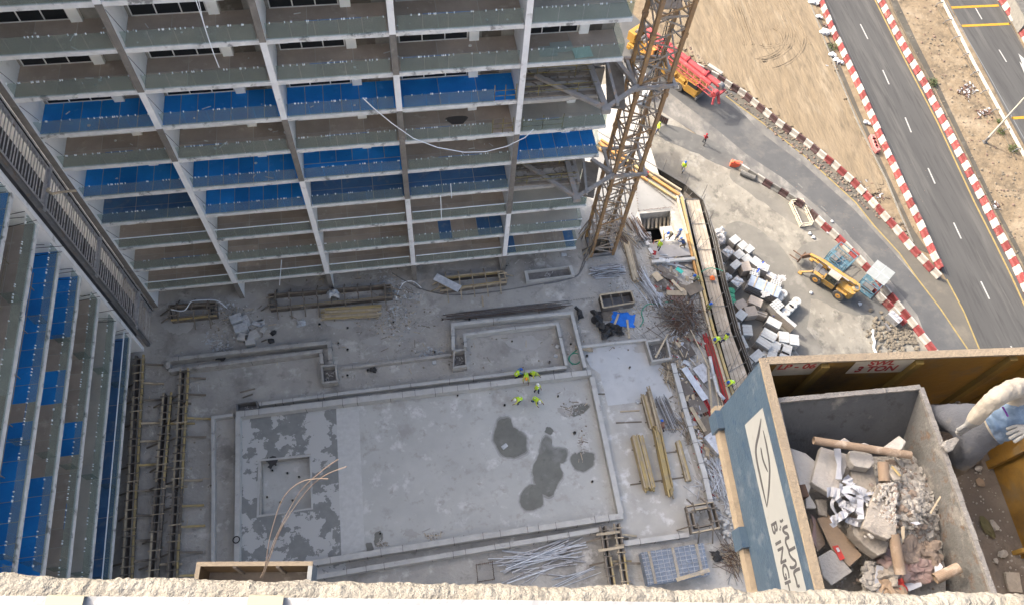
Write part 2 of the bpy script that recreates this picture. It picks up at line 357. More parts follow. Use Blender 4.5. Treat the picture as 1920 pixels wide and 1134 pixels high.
marking('white_edge_line', [(1774, 5), (1847, 130), (1920, 261), (1935, 290)], .12, mat('pale_edge_line', (0.134, 0.143, 0.151), None))
marking('white_edge_line', [(1860, -14), (1867, 0), (1920, 93), (1930, 110)], .14, M_gore)
b = MB(); ar = gl([(1909, 101), (1917, 122), (1911, 116), (1920, 138), (1936, 150), (1940, 128)]); b.sheet([(p.x, p.y, ZS+.024) for p in ar]); upfix(b.build('painted_road_arrow', M_wline, kind='structure'))
# concrete edging strips in the sand
def edging(name, pts, wd, h, m=None):
    b = MB(); g = gl(pts)
    for i in range(len(g)-1): b.bar(g[i]+Vector((0, 0, h/2-.03)), g[i+1]+Vector((0, 0, h/2-.03)), wd, h)
    b.build(name, m or mat('street_edging', (0.185, 0.176, 0.151), (0.143, 0.134, 0.118), 2, .9), kind='structure')
edging('concrete_edging', [(1516, -8), (1519, 8), (1565, 127), (1608, 231), (1662, 339), (1690, 408), (1711, 455)], .16, .14)
edging('verge_kerb', [(1668, 0), (1677, 23), (1750, 170), (1850, 378), (1905, 490)], .16, .12, mat('dirty_kerb', (0.134, 0.113, 0.084), (0.092, 0.076, 0.059), 1.5, .9))
edging('verge_kerb', [(1755, 10), (1800, 90), (1850, 185), (1905, 300)], .15, .1, mat('dirty_kerb', (0.134, 0.113, 0.084), (0.092, 0.076, 0.059), 1.5, .9))
# strips of darker soil beside the barriers
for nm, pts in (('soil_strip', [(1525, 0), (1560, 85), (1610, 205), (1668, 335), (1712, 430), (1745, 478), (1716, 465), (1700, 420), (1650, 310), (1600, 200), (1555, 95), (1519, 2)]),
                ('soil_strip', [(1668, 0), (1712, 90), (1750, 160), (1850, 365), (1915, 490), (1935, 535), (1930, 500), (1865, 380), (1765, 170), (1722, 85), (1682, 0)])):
    sheetpts(nm, gl(pts), ZS-.012+.006, M_dark_soil)
# soft tyre-ploughed relief on the sand
heightsheet('sand_relief', [(p.x, p.y) for p in gl([(1300, 110), (1250, 60), (1260, -30), (1515, -30), (1600, 235), (1655, 345), (1640, 372), (1560, 300), (1400, 172)])], ZS+.06, mat('ploughed_sand', (0.181, 0.143, 0.097), (0.151, 0.118, 0.078), .7, .95, bump=4.5, bscale=.9, dirt=[(0.21, 0.172, 0.122), (0.126, 0.101, 0.069)], dscale=.5, dthr=.54, dsoft=.14, stretch=(.9, .22, 1)), .6, .13, 1.1, kind='structure')
# tyre ruts
b = MB(); rr = random.Random(5)
rz_ = lambda p: .075+.13*noise.noise(Vector((p.x*1.1, p.y*1.1, 3)))+.065*noise.noise(Vector((p.x*3.3, p.y*3.3, 9)))
def rut(pts, w=.32):
    g = gl(pts)
    for s in (-1, 1):
        o = offs(g, s*w/2)
        for i in range(len(o)-1): b.bar(o[i]+Vector((0, 0, rz_(o[i]))), o[i+1]+Vector((0, 0, rz_(o[i+1]))), .1, .05)
def arcpx(c, rx, ry, a0, a1, n=14): return [(c[0]+rx*math.cos(R(a0+(a1-a0)*i/n)), c[1]+ry*math.sin(R(a0+(a1-a0)*i/n))) for i in range(n+1)]
rut(arcpx((1420, 78), 48, 32, -50, 95)); rut(arcpx((1415, 70), 72, 46, -45, 80))
rut(arcpx((1418, 74), 90, 60, -40, 70)); rut(arcpx((1440, 66), 34, 24, -30, 120))
for k in range(9): x = 1365+k*12; rut([(x, -20), (x+14+k*2, 30), (x+32+k*3, 85)])
b.build('tyre_ruts', mat('rut_sand', (0.185, 0.147, 0.101), (0.155, 0.122, 0.084), 1, .95), kind='stuff')
b = MB()
for k in range(900):
    x, y = rr.uniform(1660, 1915), rr.uniform(0, 520)
    if abs((x-1668)-y*.5-40) > 55: continue
    p = G(x, y, ZS); s = rr.uniform(.04, .16)*(1.8 if rr.random() < .06 else 1); b.blob((p.x, p.y, ZS), s, .3, 1, rr.choice([0, 0, 1]), (1, 1, .6))
for k in range(500):
    x = rr.uniform(1270, 1700); t = (x-1272)/430; y = 106+t*355+rr.uniform(-34, -4); p = G(x, y, ZS); b.blob((p.x, p.y, ZS+.05), rr.uniform(.04, .2), .3, 1, rr.choice([0, 1]), (1, 1, .6))
for k in range(500):
    p = G(rr.uniform(1330, 1740), rr.uniform(300, 660), ZS); b.blob((p.x, p.y, ZS), rr.uniform(.02, .06), .3, 1, rr.choice([0, 1]), (1, 1, .6))
for k in range(450):
    p = G(rr.gauss(1690, 28), rr.gauss(622, 18), ZS)
    if p.x < 51: b.blob((p.x, p.y, ZS+.05), rr.uniform(.05, .28), .35, 1, 0, (1, 1, .7))
b.build('scattered_gravel', [mat('pale_rubble', (.15, .13, .1), (.115, .1, .08), 3, .9), mat('brown_rubble', (0.168, 0.109, 0.084), (0.126, 0.101, 0.084), 3, .9)], kind='stuff')
# ------------------------------------------------------------------ road barriers, block by block
def barrier_mesh(name, m, L=1.0, h=.82):
    b = MB(); prof = [(-.26, 0), (-.26, .12), (-.14, .32), (-.1, h-.04), (-.075, h), (.075, h), (.1, h-.04), (.14, .32), (.26, .12), (.26, 0)]
    n = len(prof); vs = [(x*1.0, -L/2, z) for x, z in prof]+[(x, L/2, z) for x, z in prof]
    b.add(vs, [tuple(range(n))[::-1], tuple(range(n, 2*n))]+[(i, n+i, n+(i+1) % n, (i+1) % n) for i in range(n)])
    me = mesh_only(b, name, m); bm = bmesh.new(); bm.from_mesh(me); bmesh.ops.recalc_face_normals(bm, faces=bm.faces[:]); bm.to_mesh(me); bm.free(); return me
M_bred = mat('faded_red_barrier', (.185, .035, .037), (.15, .038, .038), 2.5, .7, dirt=(.22, .15, .125), dscale=1.6, dthr=.56, rnd=.22)
M_bwht = mat('chalky_white_barrier', (0.353, 0.332, 0.302), (0.294, 0.277, 0.252), 2.5, .65, dirt=(0.202, 0.176, 0.147), dscale=1.6, dthr=.6, rnd=.12)
M_bdrk = mat('dark_grimy_barrier', (0.071, 0.034, 0.035), (0.059, 0.042, 0.042), 2.5, .7, dirt=(0.126, 0.113, 0.101), dscale=1.6, dthr=.58, rnd=.22)
M_bgry = mat('grimy_white_barrier', (0.185, 0.181, 0.168), (0.134, 0.13, 0.122), 2.5, .7, dirt=(0.092, 0.084, 0.076), dscale=1.6, dthr=.58, rnd=.15)
BMS = {k: barrier_mesh('barrier_block', m) for k, m in (('red', M_bred), ('white', M_bwht), ('dark', M_bdrk), ('grey', M_bgry))}
def run(pts, where, group, cols=lambda i, p: ('red', 'white')[i % 2], step=1.03, hw=0, shift=0):
    g = gl(pts, ZS+.4); g = [Vector((p.x, p.y, ZS+.012)) for p in g]; i = 0; seg = 0; t = 0.0
    while seg < len(g)-1:
        d = g[seg+1]-g[seg]
        if t > d.length: t -= d.length; seg += 1; continue
        dn = d.normalized(); p = g[seg]+dn*t; c = cols(i, p)
        o = link('road_barrier', BMS[c], None, p+Vector((dn.y, -dn.x, 0))*rr.uniform(-.05, .05)); o.rotation_euler = (0, 0, math.atan2(-dn.x, dn.y)+rr.uniform(-.03, .03))
        if rr.random() < .22: o.scale.y = 1.0+rr.uniform(.0, .02)
        cn = {'red': 'faded red', 'white': 'chalky white', 'dark': 'grimy dark red', 'grey': 'grimy white'}[c]
        o['label'] = f'{cn} barrier block {where}'; o['category'] = 'barrier'; o['group'] = group+', '+cn
        i += 1; t += step
run(BL, 'in the row along the left of the straight road', 'left row of the two-lane road')
run(BR, 'in the long row right of the straight road', 'verge row of the two-lane road')
run(BM, 'in the curving row beside the ploughed sand', 'curving row by the ploughed sand', lambda i, p: (('dark', 'white') if i < 22 else ('red', 'white'))[i % 2])
run(BY, 'in the curving row beside the work yard', 'curving row by the work yard', lambda i, p: ('grey', 'white')[i % 2] if i < 4 else (('dark', 'grey') if i < 11 else ('red', 'white'))[i % 2])
run([(1640, 543), (1656, 561), (1673, 578), (1697, 606)], 'in the short doubled inner row by the yard', 'short doubled inner row')
run([(1870, -16), (1879, 0), (1897, 27), (1920, 65), (1940, 100)], 'in the short row at the top right corner', 'top right corner row')
# ================================================================== BUILDINGS
Z0, HH = 2.75, 3.31
zk = lambda k: Z0+HH*k
def facade(root, T, bays, blue, kvis, ktop, wins, depth=2.78, rails=(0, 2), fins=(), finend=None, glassgap=lambda k, b: False, skip=lambda k, b: False, boardn=None, rn=3):
    rg = random.Random(rn); U0, U1 = bays[0][0], bays[-1][1]
    def bx(mb, u0, u1, d0, d1, z0, z1, mi=0):
        (x0, y0), (x1, y1) = T(u0, d0), T(u1, d1); mb.aabb(min(x0, x1), max(x0, x1), min(y0, y1), max(y0, y1), z0, z1, mi)
    for k in range(0, ktop):
        z = zk(k); vis = k < kvis
        # slab, cut per bay into slightly uneven edge pieces, then one body
        sl = MB()
        for bi, (u0, u1) in enumerate(bays):
            if skip(k, bi): continue
            bx(sl, u0, u1, .02, depth+.3, z-.27, z-.012, 0)
            if vis:
                n = max(3, int((u1-u0)/1.1)); e = u0
                for i in range(n):      # edge upstand, chipped and uneven
                    e2 = u0+(u1-u0)*(i+1)/n; j = rg.uniform(-.012, .012)
                    bx(sl, e, e2, -.015+j, .15, z-.05, z+.035+j, 1); bx(sl, e, e2, rg.uniform(-.004, .012), .02, z-.27-rg.uniform(0, .03), z-.052, 1); e = e2
                bx(sl, u0, u1, .152, depth, z-.012, z, 2)
            else: bx(sl, u0, u1, 0, .15, z-.25, z+.03, 1)
        slab = sl.build('floor_slab', [M_slab, M_slab, M_slabtop], root)
        if not vis: continue
        gm, gc = MB(), MB()
        for bi, (u0, u1) in enumerate(bays):
            if skip(k, bi): continue
            cells = boardn(k, bi) if boardn else None
            if cells is None:
                if blue(k, bi, None) == 1: nu = round((u1-u0)/1.15); nd = 1
                else: nu = round((u1-u0)/2.7); nd = 2
                cells = [(u0+(u1-u0)*i/nu, u0+(u1-u0)*(i+1)/nu, .16+(depth-.18)*j/nd, .16+(depth-.18)*(j+1)/nd) for i in range(nu) for j in range(nd)]
            for (a, c, d0, d1) in cells:
                bl = blue(k, bi, (a+c)/2); m = {0: M_board, 1: M_blue, 2: M_blued, 3: M_slabtop}[bl]
                q = MB(); g = .02; bx(q, a+g, c-g, d0+g, d1-g, z+.002, z+.014+rg.uniform(0, .006)); q.build('floor_board', m, slab)
            if glassgap(k, bi): continue
            n = max(2, round((u1-u0)/1.5)); rail = k in rails
            for i in range(n):
                a, c = u0+.12+(u1-u0-.24)*i/n, u0+.12+(u1-u0-.24)*(i+1)/n
                if glassgap(k, bi) is None and i == n-1: continue
                q = MB(); bx(q, a+.012, c-.012, .055, .075, z+.02, z+1.22+rg.uniform(-.012, .012)); q.build('glass_panel', M_glass, slab)
                if not rail:
                    for j in range(rg.randint(2, 5)):
                        u = a+(c-a)*rg.random(); bx(gc, u, u+.05, .03, .1, z+1.17, z+1.27)
            if rail: bx(gc, u0+.1, u1-.1, .03, .1, z+1.225, z+1.265)
            elif rg.random() < .5:
                a = u0+(u1-u0)*rg.uniform(0, .5); bx(gm, a, a+rg.uniform(1.5, 3.5), .045, .085, z+1.22, z+1.24)
        if gc.v: gc.build('glass_clips' if k not in rails else 'handrail', M_clip, slab, kind=None if k in rails else 'stuff')
        if gm.v: gm.build('blue_edge_tape', M_blued, slab)
    # back wall, storey by storey
    for k in range(-1, ktop):
        z = zk(k) if k >= 0 else 0; b = MB()
        for bi, (u0, u1) in enumerate(bays):
            if bi in wins.get('open', ()) : continue
            bx(b, u0, u1, depth, depth+.2, z, z+3.04 if k >= 0 else Z0-.27, 0)
        b.build('back_wall', M_white if rn == 99 else mat('grey_block_wall', (.3, .29, .27), (.2, .19, .18), 1.2, .9), root)
        if 4 <= k < kvis:
            for bi, (u0, u1) in enumerate(bays):
                if bi in wins.get('none', ()) or skip(k, bi): continue
                w0, w1 = u0+.25, u0+(u1-u0)*.6; zb, zt = z+.03, z+2.3
                f = MB(); bx(f, w0, w1, depth-.07, depth, zb, zb+.07); bx(f, w0, w1, depth-.07, depth, zt-.07, zt)
                nn = 3
                for i in range(nn+1): u = w0+(w1-w0)*i/nn; bx(f, u-.035, u+.035, depth-.08, depth-.002, zb+.001, zt-.001)
                fo = f.build('window', M_frame, root)
                for i in range(nn): q = MB(); bx(q, w0+(w1-w0)*i/nn+.035, w0+(w1-w0)*(i+1)/nn-.035, depth-.045, depth-.03, zb+.07, zt-.07); q.build('pane', M_dark, fo)
                q = MB(); bx(q, w1+.1, w1+.75, depth-.3, depth-.003, z, z+3.0); q.build('pier', M_white, root)
                if bi not in (0,): q = MB(); bx(q, u1-2.2, u1-.9, depth-.05, depth-.004, z+.04, z+2.2); q.build('door', M_ply, root)
    # fins
    for (fu, w_, pat, side, zt) in fins:
        k = -1; z = 0.0
        while z < zt:
            z2 = min(zt, zk(k+1)-.03); q = MB(); d = pat(k)
            bx(q, fu-w_/2, fu+w_/2, -.12, -.05, z+.003, z2-.003, 1 if d else 0)
            bx(q, fu-w_/2+.01, fu+w_/2-.01, -.05, depth+.2, z, z2, 2)
            q.build('fin_segment', [M_finl, M_find, side], root); z = z2; k += 1
main = thing('apartment_tower', 'tall unfinished apartment block filling the upper left, its balcony floors edged with green glass', 'building', (-3, 44, 0))
bays_m = [(-22.25, -15.1), (-14.7, -7.1), (-6.7, .55), (.95, 8.9), (9.3, 15.85)]
BLU = {(3, 0): 2, (4, 0): 1, (6, 0): 1, (3, 1): 1, (4, 1): 1, (6, 1): 1, (3, 2): 2, (6, 2): 1, (3, 3): 2, (6, 3): 1, (4, 4): 1}
def blue_m(k, b, u):
    if (k, b) in BLU:
        return BLU[k, b]
    if u is None: return 0
    if (k, b) == (4, 2): return 1
    if (k, b) == (1, 3): return 2 if (2.8 < u < 4.8 or u > 6.8) else 0
    if (k, b) == (0, 4): return 2 if (u < 10.2 or u > 15.1) else 0
    if b == 4 and k in (5, 2, 1, 8): return 3
    return 0
def bn(k, b):
    u0, u1 = bays_m[b]
    if (k, b) == (4, 2): return [(u0+(u1-u0)*i/6, u0+(u1-u0)*(i+1)/6, d0, d1) for i in range(6) for d0, d1 in ((1.45, 2.76),)]+[(u0, u0+4.8, .16, 1.42), (u0+4.8, u1, .16, 1.42)]
    if (k, b) in ((1, 3), (0, 4)): return [(u0+(u1-u0)*i/7, u0+(u1-u0)*(i+1)/7, .16, 2.7) for i in range(7)]
    if (k, b) == (6, 3): return [(u0+(u1-u0)*i/3, u0+(u1-u0)*(i+1)/3, .16, 2.7) for i in range(3)]
    return None
_bm = blue_m
def blue_m(k, b, u):
    if (k, b) == (4, 2) and u is not None: return 1
    return _bm(k, b, u)
pA = lambda k: k in (-1, 5, 7, 8) ; pB = lambda k: k in (-1, 4, 5, 8); pC = lambda k: k in (-1, 3, 5, 4, 7); pD = lambda k: k in (-1, 3, 2, 4)
facade(main, lambda u, d: (u, 37.36+d), bays_m, blue_m, 10, 11, {'none': (), 'open': ()}, fins=[
    (-14.9, .4, pA, M_white, 38.9), (-6.9, .4, pB, M_white, 38.9), (.75, .4, pC, M_finl, 38.9), (9.1, .4, pD, M_finl, 38.9), (-22.45, .4, lambda k: True, M_white, 38.9)],
    glassgap=lambda k, b: True if (b == 4 and k in (3, 6)) else (None if b == 3 and k in (5, 6, 9) else False), skip=lambda k, b: b == 4 and k in (3, 6), boardn=bn, rn=3)
# body behind the balconies (wraps round the right end with narrower walls)
b = MB(); b.aabb(-22.6, 15.6, 40.42, 48, 0, 38.9); b.build('building_core', M_finl, main)
b = MB(); b.aabb(-22.6, 15.8, 37.5, 48, 38.9, 39.4); b.build('roof', M_slab, main)
# right-end balcony returns: glass along the short side
for k in (0, 1, 2, 4, 5, 7, 8, 9):
    z = zk(k); q = MB(); q.aabb(15.78, 15.8, 37.45, 40.1, z+.02, z+1.22); q.build('side_glass_panel', M_glass, main)
# storeys left open for the crane ties: bare slab, beams and guard rails
M_dust = mat('dusty_raw_slab', (.42, .4, .37), (.3, .285, .265), .9, .95, bump=.6, dirt=[(.2, .19, .175), (.5, .48, .44)], dscale=.7, dthr=.55)
M_yblk = mat('yellow_black_rail', (.35, .28, .06), (.05, .05, .05), 2.2, .7)
for k in (3, 6):
    z = zk(k); q = MB()
    q.aabb(9.3, 14.9, 37.36, 40.1, z-.3, z); q.aabb(9.3, 12.6, 37.3, 37.36, z-.3, z-.02)
    s = q.build('tie_floor_slab', M_dust, main)
    for y, w_ in ((37.7, .3), (38.3, .22), (39.1, .18), (39.6, .25)):
        q = MB(); q.bar((9.4, y, z+.06), (14.6, y+random.uniform(-.2, .2), z+.06), w_, .1); q.build('timber_plank', M_timbd, s)
    q = MB()
    for x in (10.4, 13.2):
        q.tube((x, 37.6, z), (x, 37.6, z+1.1), .03, 5); q.tube((x+.2, 39.3, z), (x+.2, 39.3, z+1.1), .03, 5)
    for h in (.55, 1.05):
        q.tube((9.4, 37.6, z+h), (14.5, 37.6, z+h), .025, 5); q.tube((9.5, 39.3, z+h), (14.5, 39.3, z+h), .025, 5)
    q.build('guard_rail', M_yblk, s)
    q = MB()
    for i in range(60):
        p = (random.uniform(9.5, 14.6), random.uniform(37.6, 40), z+.02); q.box(p, (random.uniform(.05, .5), random.uniform(.03, .15), .04), random.random()*3)
    q.build('floor_debris', M_timbd, s, kind='stuff')
for k, b_ in ((5, 3), (6, 3), (9, 3), (5, 4), (9, 4)):       # yellow-black scaffold guard posts at missing glass
    z = zk(k); x0 = {3: 7.3, 4: 9.5}[b_]; x1 = {3: 8.8, 4: 12.5}[b_]; q = MB()
    for x in np.linspace(x0, x1, 3): q.tube((x, 37.5, z), (x, 37.5, z+1.5), .03, 5)
    for h in (.5, 1.0): q.tube((x0, 37.47, z+h), (x1, 37.47, z+h), .025, 5)
    q.build('guard_rail', M_yblk, main)
# odds and ends left on the balconies
q = MB()
for i in range(70):
    k = random.choice([4, 5, 5, 6, 7, 8, 9, 8, 7]); u = random.uniform(-21, 8.5); z = zk(k)+.03; d = random.uniform(.4, 2.3)
    if random.random() < .5: q.bar((u, 37.36+d, z), (u+random.uniform(-.8, .8), 37.36+min(2.5, d+random.uniform(-.6, .6)), z), .05, .04)
    else: q.blob((u, 37.36+d, z), random.uniform(.04, .13), .3, 1, 0, (1, 1, .6))
q.build('balcony_debris', M_slab, main, kind='stuff')
# water stain on one balcony
q = MB(); c = Vector((4.9, 39.0, zk(5)+.026)); q.sheet([(c.x+.75*math.cos(a)*(1+.25*math.sin(3*a)), c.y+.5*math.sin(a)*(1+.2*math.cos(2*a)), c.z) for a in np.linspace(0, 6.2, 20)]); q.build('water_stain', mat('stain', (.09, .08, .075), None, rough=.6), main)
# loose glass sheets lying on the upper right balcony
for i, (u, d, s, m) in enumerate(((10.3, .6, 1.2, mat('pale_glass_sheet', (.33, .37, .35), None, rough=.3)), (11.3, .9, 1.5, mat('pale_glass_sheet', (.33, .37, .35), None, rough=.3)), (12.6, .25, 1.25, mat('crazed_glass_sheet', (.3, .5, .45), (.4, .58, .54), 9, .3)))):
    q = MB(); q.box((u+.6, 37.4+d+.4, zk(7)+.05+.02*i), (s, .95, .02), .04*i); q.build('loose_glass_panel', m, main)

# ---- left wing
left = thing('left_wing', 'unfinished apartment wing at the left edge, its balconies seen steeply from above with blue sheets', 'building', (-30, 20, 0))
def yz(px, py, k): return G(px, py, zk(k)).y
bl3 = [(yz(133, 520, 3), yz(128, 635, 3)), (yz(122, 702, 3), yz(116, 747, 3)), (yz(97, 898, 3), -50)]
bl2 = [(yz(150, 785, 2), yz(142, 856, 2))]
def blue_l(k, b, u):
    if u is None: return 1 if k == 4 else 0
    if k == 3: return 1 if any(a > u > c for a, c in bl3) else 0
    if k == 2: return 1 if any(a > u > c for a, c in bl2) else 0
    if k == 4: return 0 if 20.3 < u < 22 else 1
    if k == 0: return 2
    if k == 1: return 2 if 22.5 < u < 24.5 else 3
    if k == 6: return 1
    return 0 if (k+int(u/5)) % 3 else 3
bays_l = [(-13.0, 1.0), (1.0, 12.0), (12.0, 33.0)]
def bnl(k, b):
    u0, u1 = bays_l[b]; n = round((u1-u0)/1.25)
    if k in (3, 4, 2, 6): return [(u0+(u1-u0)*i/n, u0+(u1-u0)*(i+1)/n, .16, 2.7) for i in range(n)]
    n = round((u1-u0)/2.9)
    return [(u0+(u1-u0)*i/n, u0+(u1-u0)*(i+1)/n, d0, d1) for i in range(n) for d0, d1 in ((.16, 1.4), (1.4, 2.7))]
facade(left, lambda u, d: (-23.3-d, u), bays_l, blue_l, 7, 11, {'none': (0, 1, 2), 'open': ()}, rails=(0,), boardn=bnl, rn=11,
       fins=[(33.2, .38, lambda k: False, M_white, 38.9)])
b = MB(); b.aabb(-40, -26.32, -13, 33.3, 0, 38.9); b.build('building_core', M_finl, left)
b = MB(); b.aabb(-40, -23.4, -13, 33.3, 38.9, 39.4); b.build('roof', M_slab, left)
b = MB(); b.aabb(-30, -23.5, 23.2, 32, 39.4, 86.6); b.build('lift_tower', M_finl, left)  # unseen tower added to keep the sun off the loading platform
b = MB(); b.aabb(-40, -25.5, 33.3, 48, 0, 38.9); b.build('link_block', M_finl, left)  # unseen block added to stop sun leaking between the wings
# glass dividers and white end flags on the wing balconies
for k in range(7):
    for u in (28.5, 20.2, 13.5):
        q = MB(); u2 = u-.9*k*.3; q.aabb(-24.2, -23.4, u2-.02, u2+.02, zk(k)+.03, zk(k)+1.15); q.build('glass_divider', M_glass, left)
for k in (4, 5):
    q = MB()
    for u in np.arange(14, 31, 3.2): q.tube((-24.6, u, zk(k)), (-24.6, u, zk(k)+1.1), .03, 5)
    for h in (.6, 1.05): q.tube((-24.6, 13.5, zk(k)+h), (-24.5, 31, zk(k)+h), .025, 5)
    q.build('guard_rail', M_timbp, left)
# ---- recessed joint with its tall screen of horizontal bars
scr = thing('louvre_screen', 'tall grey screen of close horizontal steel bars closing the corner between the two wings', 'screen', (-22.9, 35.3, 0))
q = MB(); q.aabb(-25.5, -23.9, 33.4, 37.2, 0, 45); q.build('backing_panel', mat('dark_recess_panel', (.05, .05, .055), (.08, .08, .085), 1, .8), scr)  # near-black block stands in for the dark open shaft behind the bars
bar = MB(); bar.obox((0, 0, 0), (.03, 0, 0), (0, 1.62, 0), (0, 0, .022)); bme = mesh_only(bar, 'screen_bar', M_steel)
for i in range(104):
    piece('screen_bar', bme, scr, (-22.75+random.uniform(-.03, .03), 35.35+random.uniform(-.04, .04), .35+i*.37), random.uniform(-.012, .012))
for i in range(5):
    q = MB(); z = 3.2+i*8.3; q.aabb(-22.85, -22.6, 33.45, 37.2, z, z+.3); q.build('cross_beam', M_steel, scr)
for y, w_, m in ((33.6, .35, M_steeld), (37.0, .22, M_black), (36.82, .1, M_steel)):
    q = MB(); q.aabb(-22.95, -22.68, y-w_/2, y+w_/2, 0, 38.9); q.build('side_post', m, scr)
q = MB(); q.tube((-22.6, 33.7, 0), (-22.6, 33.7, 38.9), .06, 6); q.tube((-22.55, 36.9, 0), (-22.55, 36.9, 38.9), .05, 6); q.build('tube_post', M_steel, scr)
# rods sticking out of the white end wall of the wing
rods = []
for k in range(0, 9):
    for j in range(3):
        q = MB(); z = zk(k)+.35+j*.55+random.uniform(-.15, .15); x = -23.4-random.uniform(0, .8)
        q.tube((x-1.3, 32.85-random.uniform(0, .4), z), (x+random.uniform(.3, 1.0), 33.0-random.uniform(0, .5), z+random.uniform(-.1, .1)), .022, 5); q.build('protruding_rod', M_black, left)
    for u, d in ((-14.6, .5), (-22.0, .5)):
        q = MB(); z = zk(k+1); q.tube((u+.05, 37.0, z-.2), (u+.3, 37.5, z-2.2), .02, 5); q.build('thin_rod', M_steeld, main)
q = MB()
P0, P1 = G(122, 358, 22), G(144, 361, 22); pts = [G(x, y, 20.5) for x, y in ((93, 353), (88, 358), (98, 364), (112, 361), (143, 358))]; q.path(pts, .09, 6); q.build('canvas_roll', M_timbp, scr)
# ================================================================== PODIUM DECK
edge_px = [(1120, 258), (1272, 352), (1283, 372), (1310, 500), (1341, 640), (1372, 740)]
edge = [G(x, y, 0) for x, y in edge_px]
ex_ = edge[-1]+(edge[-1]-edge[-2]).normalized()*34
def grid_deck(name, x0, x1, y0, y1, z, holes, m, depth, wm):
    b = MB(); X = sorted({x0, x1}|{h[0] for h in holes}|{h[1] for h in holes}); Y = sorted({y0, y1}|{h[2] for h in holes}|{h[3] for h in holes})
    for i in range(len(X)-1):
        for j in range(len(Y)-1):
            cx, cy = (X[i]+X[i+1])/2, (Y[j]+Y[j+1])/2
            if any(h[0] < cx < h[1] and h[2] < cy < h[3] for h in holes): continue
            b.sheet([(X[i], Y[j], z), (X[i+1], Y[j], z), (X[i+1], Y[j+1], z), (X[i], Y[j+1], z)])
    for h in holes:
        a, c, d, e = h
        for p, q in (((a, d), (c, d)), ((c, d), (c, e)), ((c, e), (a, e)), ((a, e), (a, d))):
            b.sheet([(q[0], q[1], z), (p[0], p[1], z), (p[0], p[1], z-depth), (q[0], q[1], z-depth)], 1)
    return b.build(name, [m, wm], kind='structure')
PIT = (23.75, 27.0, 38.75, 42.3); CP = (17.75, 20.05, 37.85, 40.15); SPA = None
spa = [G(487, 862), G(582, 853), G(585, 952), G(483, 967)]
SPA = (spa[0].x+.1, spa[1].x-.05, spa[3].y+.1, spa[0].y-.1)
deckx = 23.5
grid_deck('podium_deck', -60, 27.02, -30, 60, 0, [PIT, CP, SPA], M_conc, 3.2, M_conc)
b = MB(); E = [(p.x, p.y, 0) for p in edge[1:]]+[(ex_.x, ex_.y, 0), (27.02, -30, 0), (27.02, 44.2, 0)]
b.sheet(E[::-1]); o = b.build('podium_deck_edge', M_conc, kind='structure'); upfix(o)
bm = bmesh.new(); bm.from_mesh(o.data); bmesh.ops.triangulate(bm, faces=bm.faces[:]); bm.to_mesh(o.data); bm.free()
b = MB(); b.sheet([(SPA[0]-.1, SPA[2]-.1, -.8), (SPA[1]+.1, SPA[2]-.1, -.8), (SPA[1]+.1, SPA[3]+.1, -.8), (SPA[0]-.1, SPA[3]+.1, -.8)]); b.build('spa_floor', M_poolc, kind='structure')
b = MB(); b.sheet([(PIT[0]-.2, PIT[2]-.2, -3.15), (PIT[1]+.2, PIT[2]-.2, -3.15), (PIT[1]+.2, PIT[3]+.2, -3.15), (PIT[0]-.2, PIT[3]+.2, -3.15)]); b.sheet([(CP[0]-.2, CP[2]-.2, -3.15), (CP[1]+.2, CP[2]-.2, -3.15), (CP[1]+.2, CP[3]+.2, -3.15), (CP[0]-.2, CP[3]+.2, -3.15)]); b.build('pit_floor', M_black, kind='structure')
# podium side wall below the edge
b = MB(); EE = edge+[ex_]
for i in range(len(EE)-1):
    p, q = EE[i], EE[i+1]; b.sheet([(p.x, p.y, -.03), (q.x, q.y, -.03), (q.x, q.y, ZS), (p.x, p.y, ZS)])
b.build('podium_side_wall', M_conc, kind='structure')
# bright corner slab under sun (triangle) and worn screed areas
def patch(name, pts, z, m): 
    o = sheetpts(name, [G(x, y, z) for x, y in pts], z, m); return o
patch('corner_screed', [(1100, 345), (1120, 262), (1200, 305), (1262, 360), (1258, 395), (1195, 397), (1180, 440), (1160, 470), (1150, 430)], .004, mat('pale_screed', (.24, .24, .235), (.2, .2, .195), .5, .85, bump=.2, dirt=(.15, .14, .13), dscale=1.0, dthr=.6))
patch('pool_floor', [(630, 757), (1100, 702), (1156, 965), (642, 1042)], .008, M_poolc)
patch('spa_ledge_screed', [(630, 756), (672, 752), (684, 1030), (640, 1040)], .016, mat('pale_ribbon_screed', (.5, .505, .49), (.43, .43, .42), 2.5, .8, bump=.6, dirt=(.45, .45, .44), dscale=2.2, dthr=.6))
# blotchy slurry round the spa: dark screed with pale islands (frame of four sheets round the hole)
M_slur = mat('slurry_coat', (.225, .23, .222), (.185, .19, .185), 1.5, .7, bump=.2, dirt=(.42, .42, .41), dscale=.5, dthr=.5, dsoft=.012, detail=4)
x0, x1 = G(446, 930).x+.1, G(640, 900).x; y0, y1 = G(550, 1062).y-.9, G(550, 763).y-.1; zz = .012
for a, c, d, e in ((x0, SPA[0]-.12, y0, y1), (SPA[1]+.1, x1, y0, y1), (SPA[0]-.12, SPA[1]+.1, y0, SPA[2]-.1), (SPA[0]-.12, SPA[1]+.1, SPA[3]+.1, y1)):
    b = MB(); b.sheet([(a, d, zz), (c, d, zz), (c, e, zz), (a, e, zz)]); b.build('spa_surround_slurry', M_slur, kind='structure')
patch('timber_laydown_slab', [(1109, 695), (1245, 680), (1272, 790), (1322, 940), (1300, 1000), (1168, 1020), (1162, 960)], .005, mat('laydown_concrete', (.43, .415, .385), (.35, .34, .315), .4, .9, bump=.6, dirt=[(.33, .32, .3), (.58, .58, .57)], dscale=.33, dthr=.54))
